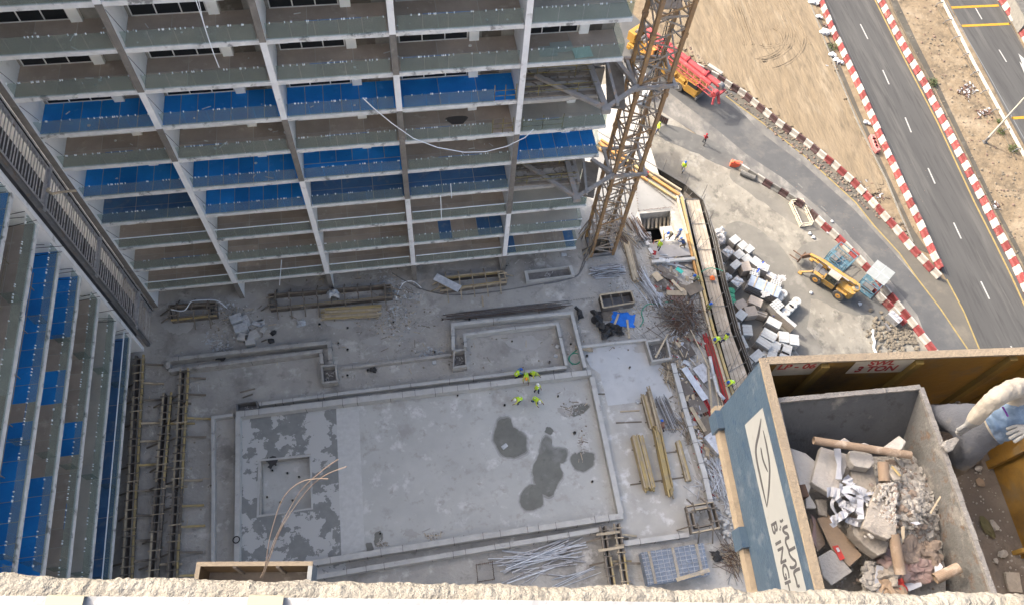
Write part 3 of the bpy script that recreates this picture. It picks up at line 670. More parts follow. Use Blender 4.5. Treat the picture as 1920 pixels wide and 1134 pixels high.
patch('pale_deck_patch', [(1090, 655), (1212, 640), (1222, 682), (1245, 685), (1262, 745), (1140, 760), (1125, 700), (1108, 688)], .01, mat('pale_blue_screed', (.45, .455, .455), (.39, .395, .4), .6, .85, dirt=(.3, .29, .28), dscale=.8))
# wet patches and pools of dark water on the pool floor
M_halo2 = mat('damp_fringe_outer', (.36, .36, .345), (.3, .3, .29), 1.2, .8, dirt=(.42, .42, .405), dscale=1.5, dthr=.5)
M_halo = mat('damp_fringe_inner', (.25, .25, .235), (.21, .21, .195), 1.2, .65, dirt=(.31, .31, .295), dscale=1.5, dthr=.52)
def puddle(pts, z=.014, m=M_wet, jit=.05, sub=4):
    g = [G(x, y, z) for x, y in pts]; out = []; n = len(g)
    for i in range(n):
        p0, p1, p2, p3 = g[i-1], g[i], g[(i+1) % n], g[(i+2) % n]
        for s in range(sub):
            t = s/sub; q = .5*((2*p1)+(p2-p0)*t+(2*p0-5*p1+4*p2-p3)*t*t+(3*p1-p0-3*p2+p3)*t**3)
            out.append(q+Vector((random.uniform(-jit, jit), random.uniform(-jit, jit), 0)))
    if m is M_wet:
        c = sum(out, Vector())/len(out)
        for k, (s_, mm) in enumerate(((1.16, M_halo2), (1.07, M_halo))):
            q = [c+(v-c)*(s_+.04*noise.noise(v*1.3+Vector((k*5, 0, 0)))) for v in out]; sheetpts('damp_fringe', q, z-.0024+.0012*k, mm)
    o = sheetpts('wet_patch', out, z, m)
    return o
f = zm(560, 720, 2.739)
puddle([f(*p) for p in ((1040, 178), (1085, 175), (1098, 215), (1130, 235), (1165, 262), (1168, 300), (1162, 350), (1090, 376), (1040, 355), (1015, 310), (1000, 275), (1015, 215))])
puddle([f(*p) for p in ((1270, 268), (1303, 290), (1305, 325), (1365, 328), (1380, 365), (1362, 400), (1342, 410), (1355, 470), (1325, 520), (1300, 575), (1250, 560), (1215, 505), (1200, 440), (1215, 400), (1240, 340), (1250, 290))])
puddle([f(*p) for p in ((1195, 515), (1235, 525), (1255, 575), (1245, 628), (1170, 648), (1138, 600), (1155, 545))], .015)
puddle([f(*p) for p in ((1405, 362), (1440, 350), (1470, 350), (1515, 360), (1512, 410), (1470, 445), (1430, 440), (1400, 405))])
puddle([f(*p) for p in ((1270, 222), (1290, 220), (1308, 240), (1290, 258), (1268, 245))])
puddle([f(*p) for p in ((1400, 115), (1470, 100), (1490, 120), (1450, 150), (1415, 165), (1395, 145))])
puddle([f(*p) for p in ((395, 765), (420, 755), (433, 790), (420, 828), (395, 825), (387, 795))])
puddle([f(*p) for p in ((345, 820), (375, 815), (382, 845), (355, 862))])
M_damp = mat('damp_stain', (.32, .31, .29), (.38, .37, .35), .8, .8)
for c, r in (((760, 620), 20), ((470, 600), 16), ((980, 640), 22), ((700, 640), 14), ((1205, 650), 14), ((1060, 770), 13), ((770, 1000), 12), ((380, 640), 24), ((890, 600), 16), ((560, 515), 30), ((330, 610), 22), ((700, 500), 26), ((880, 500), 20), ((450, 560), 20), ((260, 850), 20), ((375, 800), 16), ((640, 600), 22)):
    puddle([(c[0]+r*1.4*math.cos(a)*random.uniform(.6, 1.2), c[1]+r*.7*math.sin(a)*random.uniform(.6, 1.2)) for a in np.linspace(0, 5.6, 8)], .02, M_damp, .12)
# ------------------------------------------------------------------ low walls
def mitre(pts, d):
    out = []
    for i, p in enumerate(pts):
        if i == 0: t = (pts[1]-pts[0]).normalized(); out.append(p+Vector((t.y, -t.x, 0))*d); continue
        if i == len(pts)-1: t = (pts[-1]-pts[-2]).normalized(); out.append(p+Vector((t.y, -t.x, 0))*d); continue
        t0 = (p-pts[i-1]).normalized(); t1 = (pts[i+1]-p).normalized(); n0 = Vector((t0.y, -t0.x, 0)); n1 = Vector((t1.y, -t1.x, 0))
        m = (n0+n1).normalized(); out.append(p+m*(d/max(.35, m.dot(n0))))
    return out
def low_wall(label, px, w_, h, m=M_kerb, name='low_wall', z0=0, cat='low wall', joints=True, pins=0):
    g = [G(x, y, h+z0) for x, y in px]; fine = [g[0]]
    for i in range(len(g)-1):
        n = max(1, int((g[i+1]-g[i]).length/1.6)); fine += [g[i].lerp(g[i+1], (j+1)/n) for j in range(n)]
    for i in range(1, len(fine)-1):
        if fine[i] not in g: fine[i] = fine[i]+Vector((random.uniform(-.006, .006), random.uniform(-.006, .006), 0))
    a, c = mitre(fine, w_/2), mitre(fine, -w_/2); b = MB(); n = len(fine)
    zt = [z0+h+random.uniform(-.004, .004) for _ in fine]
    vs = []
    for i in range(n): vs += [(a[i].x, a[i].y, z0), (a[i].x, a[i].y, zt[i]), (c[i].x, c[i].y, zt[i]), (c[i].x, c[i].y, z0)]
    fs = []
    for i in range(n-1):
        o = 4*i; fs += [(o+1, o+5, o+6, o+2), (o, o+4, o+5, o+1), (o+2, o+6, o+7, o+3)]
    fs += [(0, 1, 2, 3), (4*n-1, 4*n-2, 4*n-3, 4*n-4)]; b.add(vs, fs)
    o = b.build(name, m, label=label, category=cat)
    bm = bmesh.new(); bm.from_mesh(o.data); bmesh.ops.recalc_face_normals(bm, faces=bm.faces[:]); bm.to_mesh(o.data); bm.free()
    if pins:
        q = MB(); 
        for i in range(pins):
            t = (i+random.uniform(.2, .8))/pins*(len(g)-1); j = min(len(g)-2, int(t)); p = g[j].lerp(g[j+1], t-j); tt = (g[j+1]-g[j]).normalized(); nn = Vector((tt.y, -tt.x, 0))
            s = random.choice((-1, 1)); q.bar(p+nn*s*(w_/2+.02)+Vector((0, 0, .05)), p+nn*s*(w_/2+.03)+Vector((0, 0, -h*.8)), .05, .05)
            if random.random() < .6: q.bar(p+nn*(w_/2+.05)+Vector((0, 0, .03)), p-nn*(w_/2+.05)+Vector((0, 0, .03)), .035, .03)
        q.build('formwork_tie', M_steeld, o)
    return o
low_wall('broad pale concrete wall along the far edge of the big empty pool', [(443, 776), (823, 731), (1108, 697)], .5, .75, M_kerb, pins=26)
low_wall('thin outer kerb running just beyond the far wall of the big pool', [(486, 757), (640, 737), (1062, 687)], .28, .55, M_kerb, pins=16)
low_wall('pale concrete wall down the right side of the big empty pool', [(1110, 706), (1164, 962)], .42, .75, M_kerb)
low_wall('pale concrete wall along the near edge of the big empty pool', [(575, 1056), (860, 1011), (1168, 966)], .45, .75, M_kerb, pins=18)
low_wall('outer kerb of the drainage channel in front of the big pool', [(592, 1081), (860, 1036), (1128, 991)], .36, .7, M_kerb, pins=14)
low_wall('narrow pale wall down the left side of the big empty pool', [(446, 781), (445, 930), (443, 1090)], .36, .75, M_kerb)
low_wall('L-shaped kerb enclosing the narrow trough left of the big pool', [(437, 777), (399, 782), (400, 930), (399, 1090)], .26, .5, M_kerb)
low_wall('long grey planter wall nearest the left tower columns', [(314, 674), (460, 657), (617, 641), (620, 681)], .34, .8, M_kerbd, pins=5)
low_wall('inner grey planter wall ending at the left concrete box', [(316, 694), (460, 676), (601, 657), (604, 681)], .3, .8, M_kerbd, pins=5)
low_wall('short end wall joining the two left planter walls', [(314, 678), (315, 690)], .3, .78, M_kerbd)
low_wall('grey kerb linking the two square concrete boxes', [(638, 690), (740, 677), (846, 664)], .24, .45, M_kerbd, pins=3)
low_wall('outer wall of the right-hand planter bed', [(850, 656), (849, 608), (960, 596), (1072, 586), (1097, 688)], .3, .8, M_kerb, pins=4)
low_wall('inner wall of the right-hand planter bed', [(873, 650), (871, 627), (960, 615), (1045, 606), (1062, 684)], .26, .7, M_kerb, pins=3)
low_wall('pale kerb running right from the planter to the square pit', [(1085, 650), (1160, 641), (1212, 636)], .22, .4, M_kerb)
low_wall('long grey kerb dividing the timber stacks from the scrap strip', [(1262, 680), (1292, 790), (1322, 890), (1333, 942)], .42, .6, M_kerb, pins=9)
low_wall('weathered kerb below the long yellow timber stacks', [(1170, 1018), (1230, 1010), (1292, 1001)], .4, .5, M_kerb, pins=3)
low_wall('raised concrete lip of the stairwell nearest the scrap plywood', [(1222, 490), (1260, 488), (1303, 484)], .3, .5, M_kerb)
def boxpit(label, px, h, w_=.16, m=M_kerbd, inner=M_dark, name='concrete_box'):
    g = [G(x, y, h) for x, y in px]; c = sum(g, Vector())/4
    t = thing(name, label, 'concrete box', (c.x, c.y, 0))
    o_, i_ = g, [p+(c-p).normalized()*w_*1.4 for p in g]
    for k in range(4):
        q = MB(); a, b_, d, e = o_[k], o_[(k+1) % 4], i_[(k+1) % 4], i_[k]
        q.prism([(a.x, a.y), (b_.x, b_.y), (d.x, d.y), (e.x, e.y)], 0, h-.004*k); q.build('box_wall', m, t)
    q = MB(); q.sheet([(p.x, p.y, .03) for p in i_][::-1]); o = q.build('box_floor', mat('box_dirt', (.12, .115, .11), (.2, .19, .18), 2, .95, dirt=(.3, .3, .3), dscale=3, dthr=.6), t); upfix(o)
    q = MB()
    for i in range(14): p = c+Vector((random.uniform(-.4, .4), random.uniform(-.5, .5), 0)); q.box((p.x, p.y, .07), (random.uniform(.05, .4), .05, .05), random.random()*3)
    q.build('box_litter', M_kerb, t, kind='stuff'); return t
boxpit('square concrete box at the end of the left planter walls', [(601, 684), (630, 681), (634, 715), (604, 719)], .9)
boxpit('square concrete box at the lower left corner of the right-hand planter', [(850, 655), (873, 652), (876, 686), (849, 690)], .9)
boxpit('square concrete pit with a board across it beside the scrap strip', [(1210, 638), (1251, 632), (1260, 672), (1222, 678)], .8, .18)
boxpit('dark narrow box at the upper left corner of the big pool', [(442, 756), (482, 751), (485, 764), (443, 770)], .8, .1, M_steeld)
boxpit('long shallow concrete trough below the right end of the tower', [(983, 508), (1072, 498), (1078, 516), (987, 527)], .5, .22, M_kerb, name='planter_trough')
low_wall('low raised rim of the spa basin in the blotchy dark screed', [(487, 862), (582, 853), (585, 952), (483, 967), (486, 866)], .16, .06, M_kerb)
# stairwell contents
st = thing('stairwell', 'open stairwell with concrete steps and a dark hole in the sunlit corner of the deck', 'stairwell', (25.4, 40.5, 0))
for i in range(6):
    q = MB(); q.aabb(PIT[0], PIT[0]+1.2, 39.0+i*.34, 39.32+i*.34, -3.1, -2.3+i*.16); q.build('step', M_kerb, st)
q = MB(); q.aabb(PIT[0]+2.0, PIT[1]-.02, 38.77, 41.0, -1.0, -.75); q.build('landing', M_kerb, st)
for i in range(7): q = MB(); x = PIT[0]+.5+i*.42; q.bar((x, 41.2, -1.2), (x+.2, 42.1, -.8), .2, .05); q.build('plank', random.choice([M_timbd, M_timbp]), st)
q = MB(); q.bar((PIT[0]+.9, 39.3, -.6), (PIT[0]+2.1, 39.5, -.8), .08, .1); q.bar((PIT[0]+1.9, 39.3, -.6), (PIT[0]+2.3, 40.6, -.8), .08, .1); q.build('hole_rail', M_timb, st)
# near slab of the stairwell, a bit raised
q = MB(); q.prism([(p.x, p.y) for p in (G(1216, 463, .25), G(1296, 456, .25), G(1302, 478, .25), G(1222, 486, .25))], .012, .25); q.build('stairwell_slab', mat('stair_slab', (.34, .33, .32), (.28, .27, .265), .8, .9, dirt=(.25, .24, .22), dscale=1.2), kind='structure')
# starter bars (rebar dowels) along the pale corner slab
q = MB()
def dowels(p, q_, n, m, h=.28):
    a, c = G(*p), G(*q_)
    for i in range(n):
        s = a.lerp(c, i/(n-1)); d = Vector((random.uniform(-.08, .08), random.uniform(-.35, -.15), h)); m.tube(s, s+d, .018, 4)
dowels((1185, 322), (1262, 382), 34, q); dowels((1197, 395), (1258, 388), 22, q); dowels((1188, 325), (1196, 396), 16, q)
t = q.build('starter_bars', M_rust, label='row of short rusty starter bars round the pale triangular corner slab', category='rebar')
q = MB(); dowels((907, 583), (1112, 557), 60, q, .2); q.build('starter_bars', M_steeld, label='long row of thin dowel bars crossing the deck left of the timber crate', category='rebar')
# stray pipes / stubs cast in the deck
def stub(px, py, r=.13, h=.3, m=M_kerbd):
    p = G(px, py); q = MB(); q.tube(p, p+Vector((0, 0, h)), r, 10, cap=False); q.tube(p, p+Vector((0, 0, h-.02)), r*.75, 10, mi=1); o = q.build('pipe_stub', [m, M_black]); return o
stubs = {'pool': [(946, 760), (1046, 743), (1110, 903), (1077, 812), (713, 1000), (858, 742)], 'deck': [(805, 480), (738, 606), (514, 623), (652, 615), (738, 605), (652, 656), (600, 610), (815, 660), (880, 600), (960, 640), (1070, 645), (1185, 642), (930, 470), (950, 500), (1180, 690), (652, 705), (635, 645), (690, 695), (870, 690), (1030, 680), (1100, 668), (540, 575), (830, 600), (475, 608)], 'spa': [(510, 880), (538, 885), (560, 892), (525, 940), (500, 930), (548, 936)]}
for g_, pl in stubs.items():
    for i, (x, y) in enumerate(pl):
        o = stub(x, y, random.uniform(.08, .14), random.uniform(.12, .35)) if g_ != 'spa' else None
        if o is None:
            p = G(x, y, -.5); q = MB(); q.tube((p.x, p.y, -.8), (p.x, p.y, -.6), .1, 8, cap=False); q.tube((p.x, p.y, -.8), (p.x, p.y, -.63), .07, 8, mi=1); o = q.build('pipe_stub', [M_kerb, M_black])
        o['label'] = {'pool': 'short dark pipe stub standing in the big pool floor', 'deck': 'short dark pipe stub standing in the open deck by the planters', 'spa': 'small pipe stub in the square spa basin floor'}[g_]; o['category'] = 'pipe stub'; o['group'] = 'pipe stubs in the '+g_
# fine litter all over the deck
q = MB(); rr = random.Random(9); zones = [((430, 600), 60, 26, 260), ((640, 545), 120, 40, 200), ((740, 600), 60, 26, 300), ((1200, 560), 60, 60, 420), ((1290, 720), 30, 90, 600), ((330, 850), 60, 160, 260), ((800, 670), 200, 60, 260), ((1150, 620), 60, 30, 200), ((1240, 540), 60, 60, 400), ((760, 550), 26, 50, 120), ((1350, 950), 30, 80, 200), ((1000, 480), 80, 18, 80), ((810, 1003), 12, 6, 50), ((716, 1020), 10, 5, 60), ((1080, 765), 22, 14, 90), ((1092, 830), 8, 30, 60), ((645, 560), 60, 40, 90)]
for c, sx, sy, n in zones:
    for i in range(n):
        p = G(rr.gauss(c[0], sx*.6), rr.gauss(c[1], sy*.6), .03)
        if p.x > 27.6 or p.y > 37 and p.x < 16 and p.y > 40: continue
        if PIT[0] < p.x < PIT[1] and PIT[2] < p.y < PIT[3]: continue
        s = rr.uniform(.02, .1)
        if rr.random() < .4: q.box(p, (s*rr.uniform(2, 9), s*.6, s*.5), rr.random()*3.14, rr.choice([0, 1, 1, 2, 3]))
        else: q.blob(p, s, .3, 1, rr.choice([0, 1, 1, 3]), (1, 1, .6))
q.build('scattered_litter', [M_kerb, M_kerbd, M_timbp, M_timbd], kind='stuff')
# ================================================================== THINGS ON THE DECK
def px_thing(name, label, cat, px, z=0, group=None):
    p = G(px[0], px[1], z); return thing(name, label, cat, (p.x, p.y, z), group=group)
# ---- yellow formwork beams laid like ladders along the left wing
def ladder(label, top, bot, side=1, gap=.62, z=.75, arms=None, ym=.5):
    a, c = G(*top, z), G(*bot, z); t = thing('formwork_run', label, 'formwork', (a.x, a.y, 0)); d = c-a; L = d.length; dn = d.normalized(); n = Vector((-dn.y, dn.x, 0))
    m1, m2 = random.choice([(M_timbp, M_timb), (M_timbd, M_timb)])
    for s, m in ((-1, m1), (1, m2)):
        k = int(L/3.9)+1
        for i in range(k):
            q = MB(); q.bar(a+dn*(L*i/k+.03)+n*s*gap/2, a+dn*(L*(i+1)/k-.03)+n*s*gap/2+n*random.uniform(-.05, .05), .13, .2); q.build('timber_beam', m if random.random() < .8 else M_timbd, t)
            q = MB(); q.bar(a+dn*(L*i/k+.03)+n*s*(gap/2-.1)+Vector((0, 0, -.35)), a+dn*(L*(i+1)/k-.03)+n*s*(gap/2-.1)+Vector((0, 0, -.35)), .03, .7); q.build('ply_shutter', M_ply, t)
    s = .4
    while s < L-.2:
        q = MB(); q.bar(a+dn*s-n*(gap/2+.18)+Vector((0, 0, .13)), a+dn*s+n*(gap/2+.18)+Vector((0, 0, .13)), .08, .06); q.build('cross_tie', M_timbd if random.random() < .6 else M_timbp, t); s += random.uniform(.55, .85)
    s = .9
    while s < L:
        L2 = random.uniform(1.2, 1.9); hz = random.uniform(-.1, .1); m = random.choice([M_timb, M_timbd, M_timbd, M_timbp])
        if random.random() < .85:
            q = MB(); q.bar(a+dn*s+n*(gap/2+.08)*side+Vector((0, 0, -.05)), a+dn*(s+hz)+n*(gap/2+L2)*side+Vector((0, 0, -z+.08)), .16, .08); q.build('raking_strut', m, t)
        if random.random() < .8:
            q = MB(); q.bar(a+dn*s-n*(gap/2+.08)*side+Vector((0, 0, -.05)), a+dn*(s+hz)-n*(gap/2+L2*.65)*side+Vector((0, 0, -z+.08)), .12, .07); q.build('raking_strut', M_timbd, t)
        s += random.uniform(1.5, 2.2)
    return t
ladder('long twin-beam formwork ladder nearest the left wing', (262, 665), (238, 1090))
ladder('middle twin-beam formwork ladder left of the big pool, starting lower than its neighbours', (314, 735), (286, 1090))
ladder('twin-beam formwork ladder with yellow struts nearest the big pool trough', (346, 690), (323, 1090))
# ---- planter formwork boxes
def formbox(label, px, z=.8, inner=M_dark, m=M_timbd, m2=M_timb, props=True, name='formwork_box'):
    g = [G(x, y, z) for x, y in px]; c = sum(g, Vector())/4; t = thing(name, label, 'formwork', (c.x, c.y, 0))
    for ring, (k, zz) in enumerate(((0, z), (.42, z-.02))):
        h = [p+(c-p).normalized()*k*1.3 for p in g]
        for i in range(4):
            q = MB(); q.bar(Vector((h[i].x, h[i].y, zz-.1-.004*i)), Vector((h[(i+1) % 4].x, h[(i+1) % 4].y, zz-.1-.004*i)), .1, .2); q.build('timber_beam', random.choice([m, m2 if i in (0, 2) else m]), t)
            q = MB(); q.bar(Vector((h[i].x, h[i].y, zz-.45)), Vector((h[(i+1) % 4].x, h[(i+1) % 4].y, zz-.45)), .03, .5); q.build('ply_shutter', M_ply, t)
    for i in range(4):
        a, b_ = g[i], g[(i+1) % 4]; L = (b_-a).length; dn = (b_-a).normalized(); nn = (c-(a+b_)/2); nn = (nn-dn*nn.dot(dn)).normalized(); n = max(2, int(L/1.1))
        for j in range(n):
            p = a.lerp(b_, (j+.5)/n)
            q = MB(); q.bar(p-nn*.2+Vector((0, 0, .06)), p+nn*.68+Vector((0, 0, .06)), .1, .07); q.build('cross_tie', m, t)
            if props and random.random() < .7: q = MB(); q.bar(p-nn*.1+Vector((0, 0, -.15)), p-nn*random.uniform(.7, 1.0)+Vector((0, 0, -z+.06)), .09, .07); q.build('raking_strut', m, t)
    return t
formbox('long timber planter formwork below the third tower column', [(503, 552), (733, 533), (735, 556), (506, 578)])
formbox('timber planter formwork at the foot of the screened corner', [(316, 572), (404, 566), (406, 590), (320, 599)])
formbox('yellow timber planter formwork under the right tower column with a sheet across it', [(824, 520), (945, 508), (950, 528), (826, 544)], m=M_timbp)
t = formbox('tilted square timber formwork tower beside the stone pile at lower right', [(1287, 948), (1337, 940), (1350, 988), (1298, 998)], 1.2, m=M_timbd, m2=M_timbp)
# near formwork tower straddling the wall end
ladder('left leg of the twin formwork past the near right corner of the big pool', (1130, 985), (1148, 1098), gap=.42, z=.9)
ladder('right leg of the twin formwork past the near right corner of the big pool', (1156, 980), (1174, 1098), gap=.42, z=.9)
for i, (p, q_) in enumerate((((1122, 1032), (1170, 1024)), ((1118, 1002), (1162, 996)))): b = MB(); b.bar(G(*p, 1.15), G(*q_, 1.15), .2, .06); b.build('loose_board', M_timbp, label=['near', 'far'][i]+' pale board tying the two formwork legs together', category='timber')
t = px_thing('timber_crate', 'dark timber crate with pale rim and compartments beside the blue tarpaulin', 'crate', (1155, 565))
g = [G(x, y, .9) for x, y in ((1125, 553), (1183, 546), (1190, 567), (1131, 577))]; c = sum(g, Vector())/4
for i in range(4):
    q = MB(); q.bar(g[i]+Vector((0, 0, -.45)), g[(i+1) % 4]+Vector((0, 0, -.45)), .05, .9); q.build('side_panel', M_ply, t)
    q = MB(); q.bar(g[i]+Vector((0, 0, .03)), g[(i+1) % 4]+Vector((0, 0, .03-.003*i)), .16, .06); q.build('rim_board', M_timbp, t)
for s in (.33, .66):
    q = MB(); q.bar(g[0].lerp(g[1], s)+Vector((0, 0, -.05)), g[3].lerp(g[2], s)+Vector((0, 0, -.05)), .08, .16); q.build('divider', M_timbd, t)
q = MB(); q.sheet([(p.x, p.y, .1) for p in g][::-1]); o = q.build('crate_floor', M_steeld, t); upfix(o)
# ---- stacks of timber, pipe and bar
def stack(label, p0, p1, width, n, layers, m, sz=(.09, .2), name='timber_stack', pname='timber_beam', cat='timber stack', z=.08, roundbar=False, jit=.25, mats=None, group=None, skew=0):
    a, c = G(*p0, z), G(*p1, z); t = thing(name, label, cat, ((a.x+c.x)/2, (a.y+c.y)/2, 0), group=group); d = (c-a); L = d.length; dn = d.normalized(); nn = Vector((-dn.y, dn.x, 0))
    for s in (.2, .8):
        q = MB(); p = a+d*s; q.bar(p-nn*(width/2+.1)+Vector((0, 0, -.04)), p+nn*(width/2+.1)+Vector((0, 0, -.04)), .09, .08); q.build('bearer', M_timbd, t)
    for l in range(layers):
        for i in range(n):
            if l and random.random() < .12: continue
            off = (i+.5)/n*width-width/2; j0, j1 = random.uniform(-jit, jit), random.uniform(-jit, jit); zz = z+sz[1]*(l+.5)+random.uniform(0, .02)
            q = MB(); A = a+nn*(off+random.uniform(-.02, .02))+dn*j0; B = c+nn*(off+random.uniform(-.03, .03)+skew*random.uniform(-1, 1))+dn*j1; A.z = B.z = zz
            if roundbar: q.tube(A, B, sz[0]/2, 6)
            else: q.bar(A, B, sz[0], sz[1]*.94)
            q.build(pname, random.choice(mats) if mats else m, t)
    return t
Y3 = [M_timb, M_timb, M_timbp]
stack('left of the three long yellow timber stacks beside the big pool', (1192, 822), (1216, 920), .95, 7, 4, M_timb, (.12, .2), mats=Y3, z=.1, jit=.2)
stack('middle long yellow timber stack beside the big pool, tallest and untidy at its near end', (1230, 812), (1254, 925), .62, 5, 4, M_timb, (.12, .2), mats=Y3, z=.1, jit=.5)
stack('short right-hand yellow timber stack beside the kerb', (1270, 828), (1290, 902), .5, 4, 2, M_timb, (.12, .2), mats=Y3, z=.1, jit=.1)
stack('upper yellow timber stack next to the bundle of steel props', (1206, 742), (1222, 802), .65, 5, 3, M_timb, (.11, .18), mats=[M_timb, M_timbp, M_timbd], z=.1, jit=.3)
stack('few long boards lying across the upper yellow timber stack', (1216, 730), (1238, 812), .28, 3, 2, M_timbp, (.1, .1), mats=[M_timbp], z=.75, jit=.3, skew=.1)
stack('bundle of grey steel props beside the upper timber stack', (1238, 748), (1262, 803), 1.1, 13, 2, M_steel, (.06, .1), 'prop_bundle', 'steel_prop', 'steel props', .05, True, .4, [M_steel, M_steeld], skew=.08)
for i, (p, q_) in enumerate((((1163, 771), (1199, 769)), ((1155, 792), (1203, 790)), ((1182, 908), (1290, 893)), ((1238, 849), (1280, 845)))):
    b = MB(); b.bar(G(*p, .05), G(*q_, .05), .1, .1); b.build('loose_bearer', M_timbd if i else M_timbp, label=['thin bearer sticking out left of the upper timber stack, farther one', 'thin bearer sticking out left of the upper timber stack, nearer one', 'bearer lying under the near ends of the long yellow stacks', 'short bearer between the middle and right yellow stacks'][i], category='timber')
stack('stack of pale boards lying in front of the long planter formwork', (606, 590), (711, 584), 1.15, 8, 3, M_timbp, (.13, .08), mats=[M_timbp, M_timb, M_timbp], z=.3, jit=.25)
stack('dark bundle of rebar lying above the right-hand planter', (852, 594), (1048, 574), .75, 14, 2, M_rust, (.05, .06), 'rebar_bundle', 'rebar', 'rebar', .05, True, 1.3, [M_rust, M_steeld, M_ply], skew=.12)
b = MB(); b.box(G(905, 565, .06), (.14, 1.1, .06), -.05); b.build('loose_bearer', M_timbp, label='short upright board above the dark rebar bundle', category='timber')
stack('long upright stack of pale timber right of the crane foot', (1177, 460), (1194, 528), .9, 6, 3, M_timbp, (.13, .12), mats=[M_timbp, M_timbp, M_timbd], z=.1, jit=.2)
stack('grey boards stacked against the left of the stairwell', (1196, 500), (1210, 530), .4, 3, 2, M_timbd, (.12, .1), mats=[M_timbd], z=.1, jit=.2)
# heaps of tubes
def heap(label, c, ang, L, n, m, spreadx=.7, r=.03, h=.7, name='pipe_heap', pn='scaffold_tube', cat='pipes', da=.25, mats=None, lj=.4):
    p = G(*c, .1); t = thing(name, label, cat, (p.x, p.y, 0)); a0 = ang
    for i in range(n):
        a = a0+random.gauss(0, da); l = L*random.uniform(1-lj, 1.05)/2; o = Vector((random.gauss(0, spreadx*.5), random.gauss(0, spreadx*.5), 0)); zz = .06+h*random.random()*max(0, 1-o.length/(spreadx*1.4))
        dv = Vector((math.cos(a)*l, math.sin(a)*l, random.uniform(-.1, .1))); q = MB(); A, B = p+o-dv, p+o+dv; A.z, B.z = max(.04, zz-dv.z), max(.04, zz+dv.z); q.tube(A, B, r*random.uniform(.8, 1.3), 6); q.build(pn, random.choice(mats) if mats else m, t)
    return t
M_gal = mat('bright_galvanised', (.55, .57, .6), (.4, .42, .45), 3, .45, metal=.3, rnd=.2)
heap('bundle of galvanised tubes tied up below the crane foot', (1138, 509), R(-3), 3.0, 60, M_gal, .55, .035, .8, da=.12, mats=[M_gal, M_steel, M_steeld])
heap('sheaf of dark steel props between crane and stairwell', (1193, 432), R(-78), 3.2, 60, M_steeld, .6, .035, .9, da=.12, mats=[M_steeld, M_steel, M_rust])
heap('sheaf of shiny tubes pointing down beside the scrap plywood', (1216, 540), R(-72), 4.0, 44, M_gal, .55, .035, .7, da=.1, mats=[M_gal, M_steel, M_gal])
heap('large spill of silvery tubes between the kerb and the blue platform', (1350, 905), R(-75), 2.6, 150, M_gal, 1.5, .028, .8, da=.55, mats=[M_gal, M_gal, M_steel])
heap('criss-crossed pile of grey pipes in front of the big pool', (1012, 1048), R(3), 6.6, 34, M_gal, 1.0, .045, .45, da=.2, mats=[M_gal, M_steel])
heap('few loose pipes just above the parapet, below the criss-crossed pile', (1075, 1083), R(12), 4.0, 6, M_gal, .5, .035, .1, da=.1)
heap('rusty poles leaning at the right foot of the crane mast', (1165, 440), R(-62), 4.2, 26, M_rust, .7, .03, .9, da=.35, mats=[M_rust, M_timbd, M_steeld, M_timbp])
heap('tangled dark pile of rebar offcuts behind the square pit', (1278, 597), 0, 3.2, 230, M_rust, 1.9, .02, 1.1, 'rebar_heap', 'rebar', 'rebar', 1.6, [M_rust, M_steeld, M_rust, M_timbd])
heap('smaller tangle of rebar ends in the bottom right corner of the deck', (1378, 1045), R(-60), 2.4, 120, M_rust, 1.1, .018, .7, 'rebar_heap', 'rebar', 'rebar', .6, [M_rust, M_steeld, M_timbp])
heap('litter of timber offcuts beside the square pit and the kerb', (1262, 700), R(-70), 2.0, 60, M_timbp, 1.0, .04, .5, 'timber_offcuts', 'offcut', 'timber', .7, [M_timbp, M_timbd, M_timbp])
heap('litter of timber offcuts below the plywood sheets near the kerb', (1290, 800), R(-72), 2.2, 50, M_timbd, .8, .04, .4, 'timber_offcuts', 'offcut', 'timber', .5, [M_timbp, M_timbd, M_steel])
stack('upper bundle of red painted steel sections along the deck edge', (1326, 640), (1372, 790), .75, 9, 2, M_red, (.1, .1), 'red_steel_bundle', 'red_section', 'steel sections', .1, False, 1.0, [M_red, M_red, M_red, M_rust], skew=.15)
stack('lower bundle of red painted steel sections beside the boards', (1303, 720), (1352, 832), .7, 8, 2, M_red, (.1, .12), 'red_steel_bundle', 'red_section', 'steel sections', .1, False, .8, [M_red, M_red, M_rust], skew=.15)
b = MB(); b.path([G(x, y, .5) for x, y in ((1331, 668), (1338, 705), (1346, 735), (1358, 748))], .16, 8); b.build('foam_roll', M_foil, smooth=True, label='long white roll lying on the red steel sections', category='foam roll')
b = MB()
for (p, q_, z, w_) in (((1328, 690), (1335, 775), .6, .2), ((1337, 705), (1348, 760), .5, .1), ((1341, 700), (1358, 770), .45, .08)): b2 = MB(); b2.bar(G(*p, z), G(*q_, z), w_, .06); b2.build('loose_board', M_timbp, label=['wide pale board lying over the red steel', 'thin pale board right of the wide one on the red steel', 'thinnest pale board at the foot of the white roll'][[.2, .1, .08].index(w_)], category='timber')
b = MB(); b.bar(G(1295, 618, .9), G(1330, 690, .7), .09, .07); b.build('loose_board', M_timbp, label='long slanting pole from the rebar tangle down to the red steel', category='timber')
b = MB(); b.bar(G(1229, 670, .85), G(1252, 626, .95), .16, .05); b.build('loose_board', M_timbp, label='pale board leaning diagonally across the square pit', category='timber')
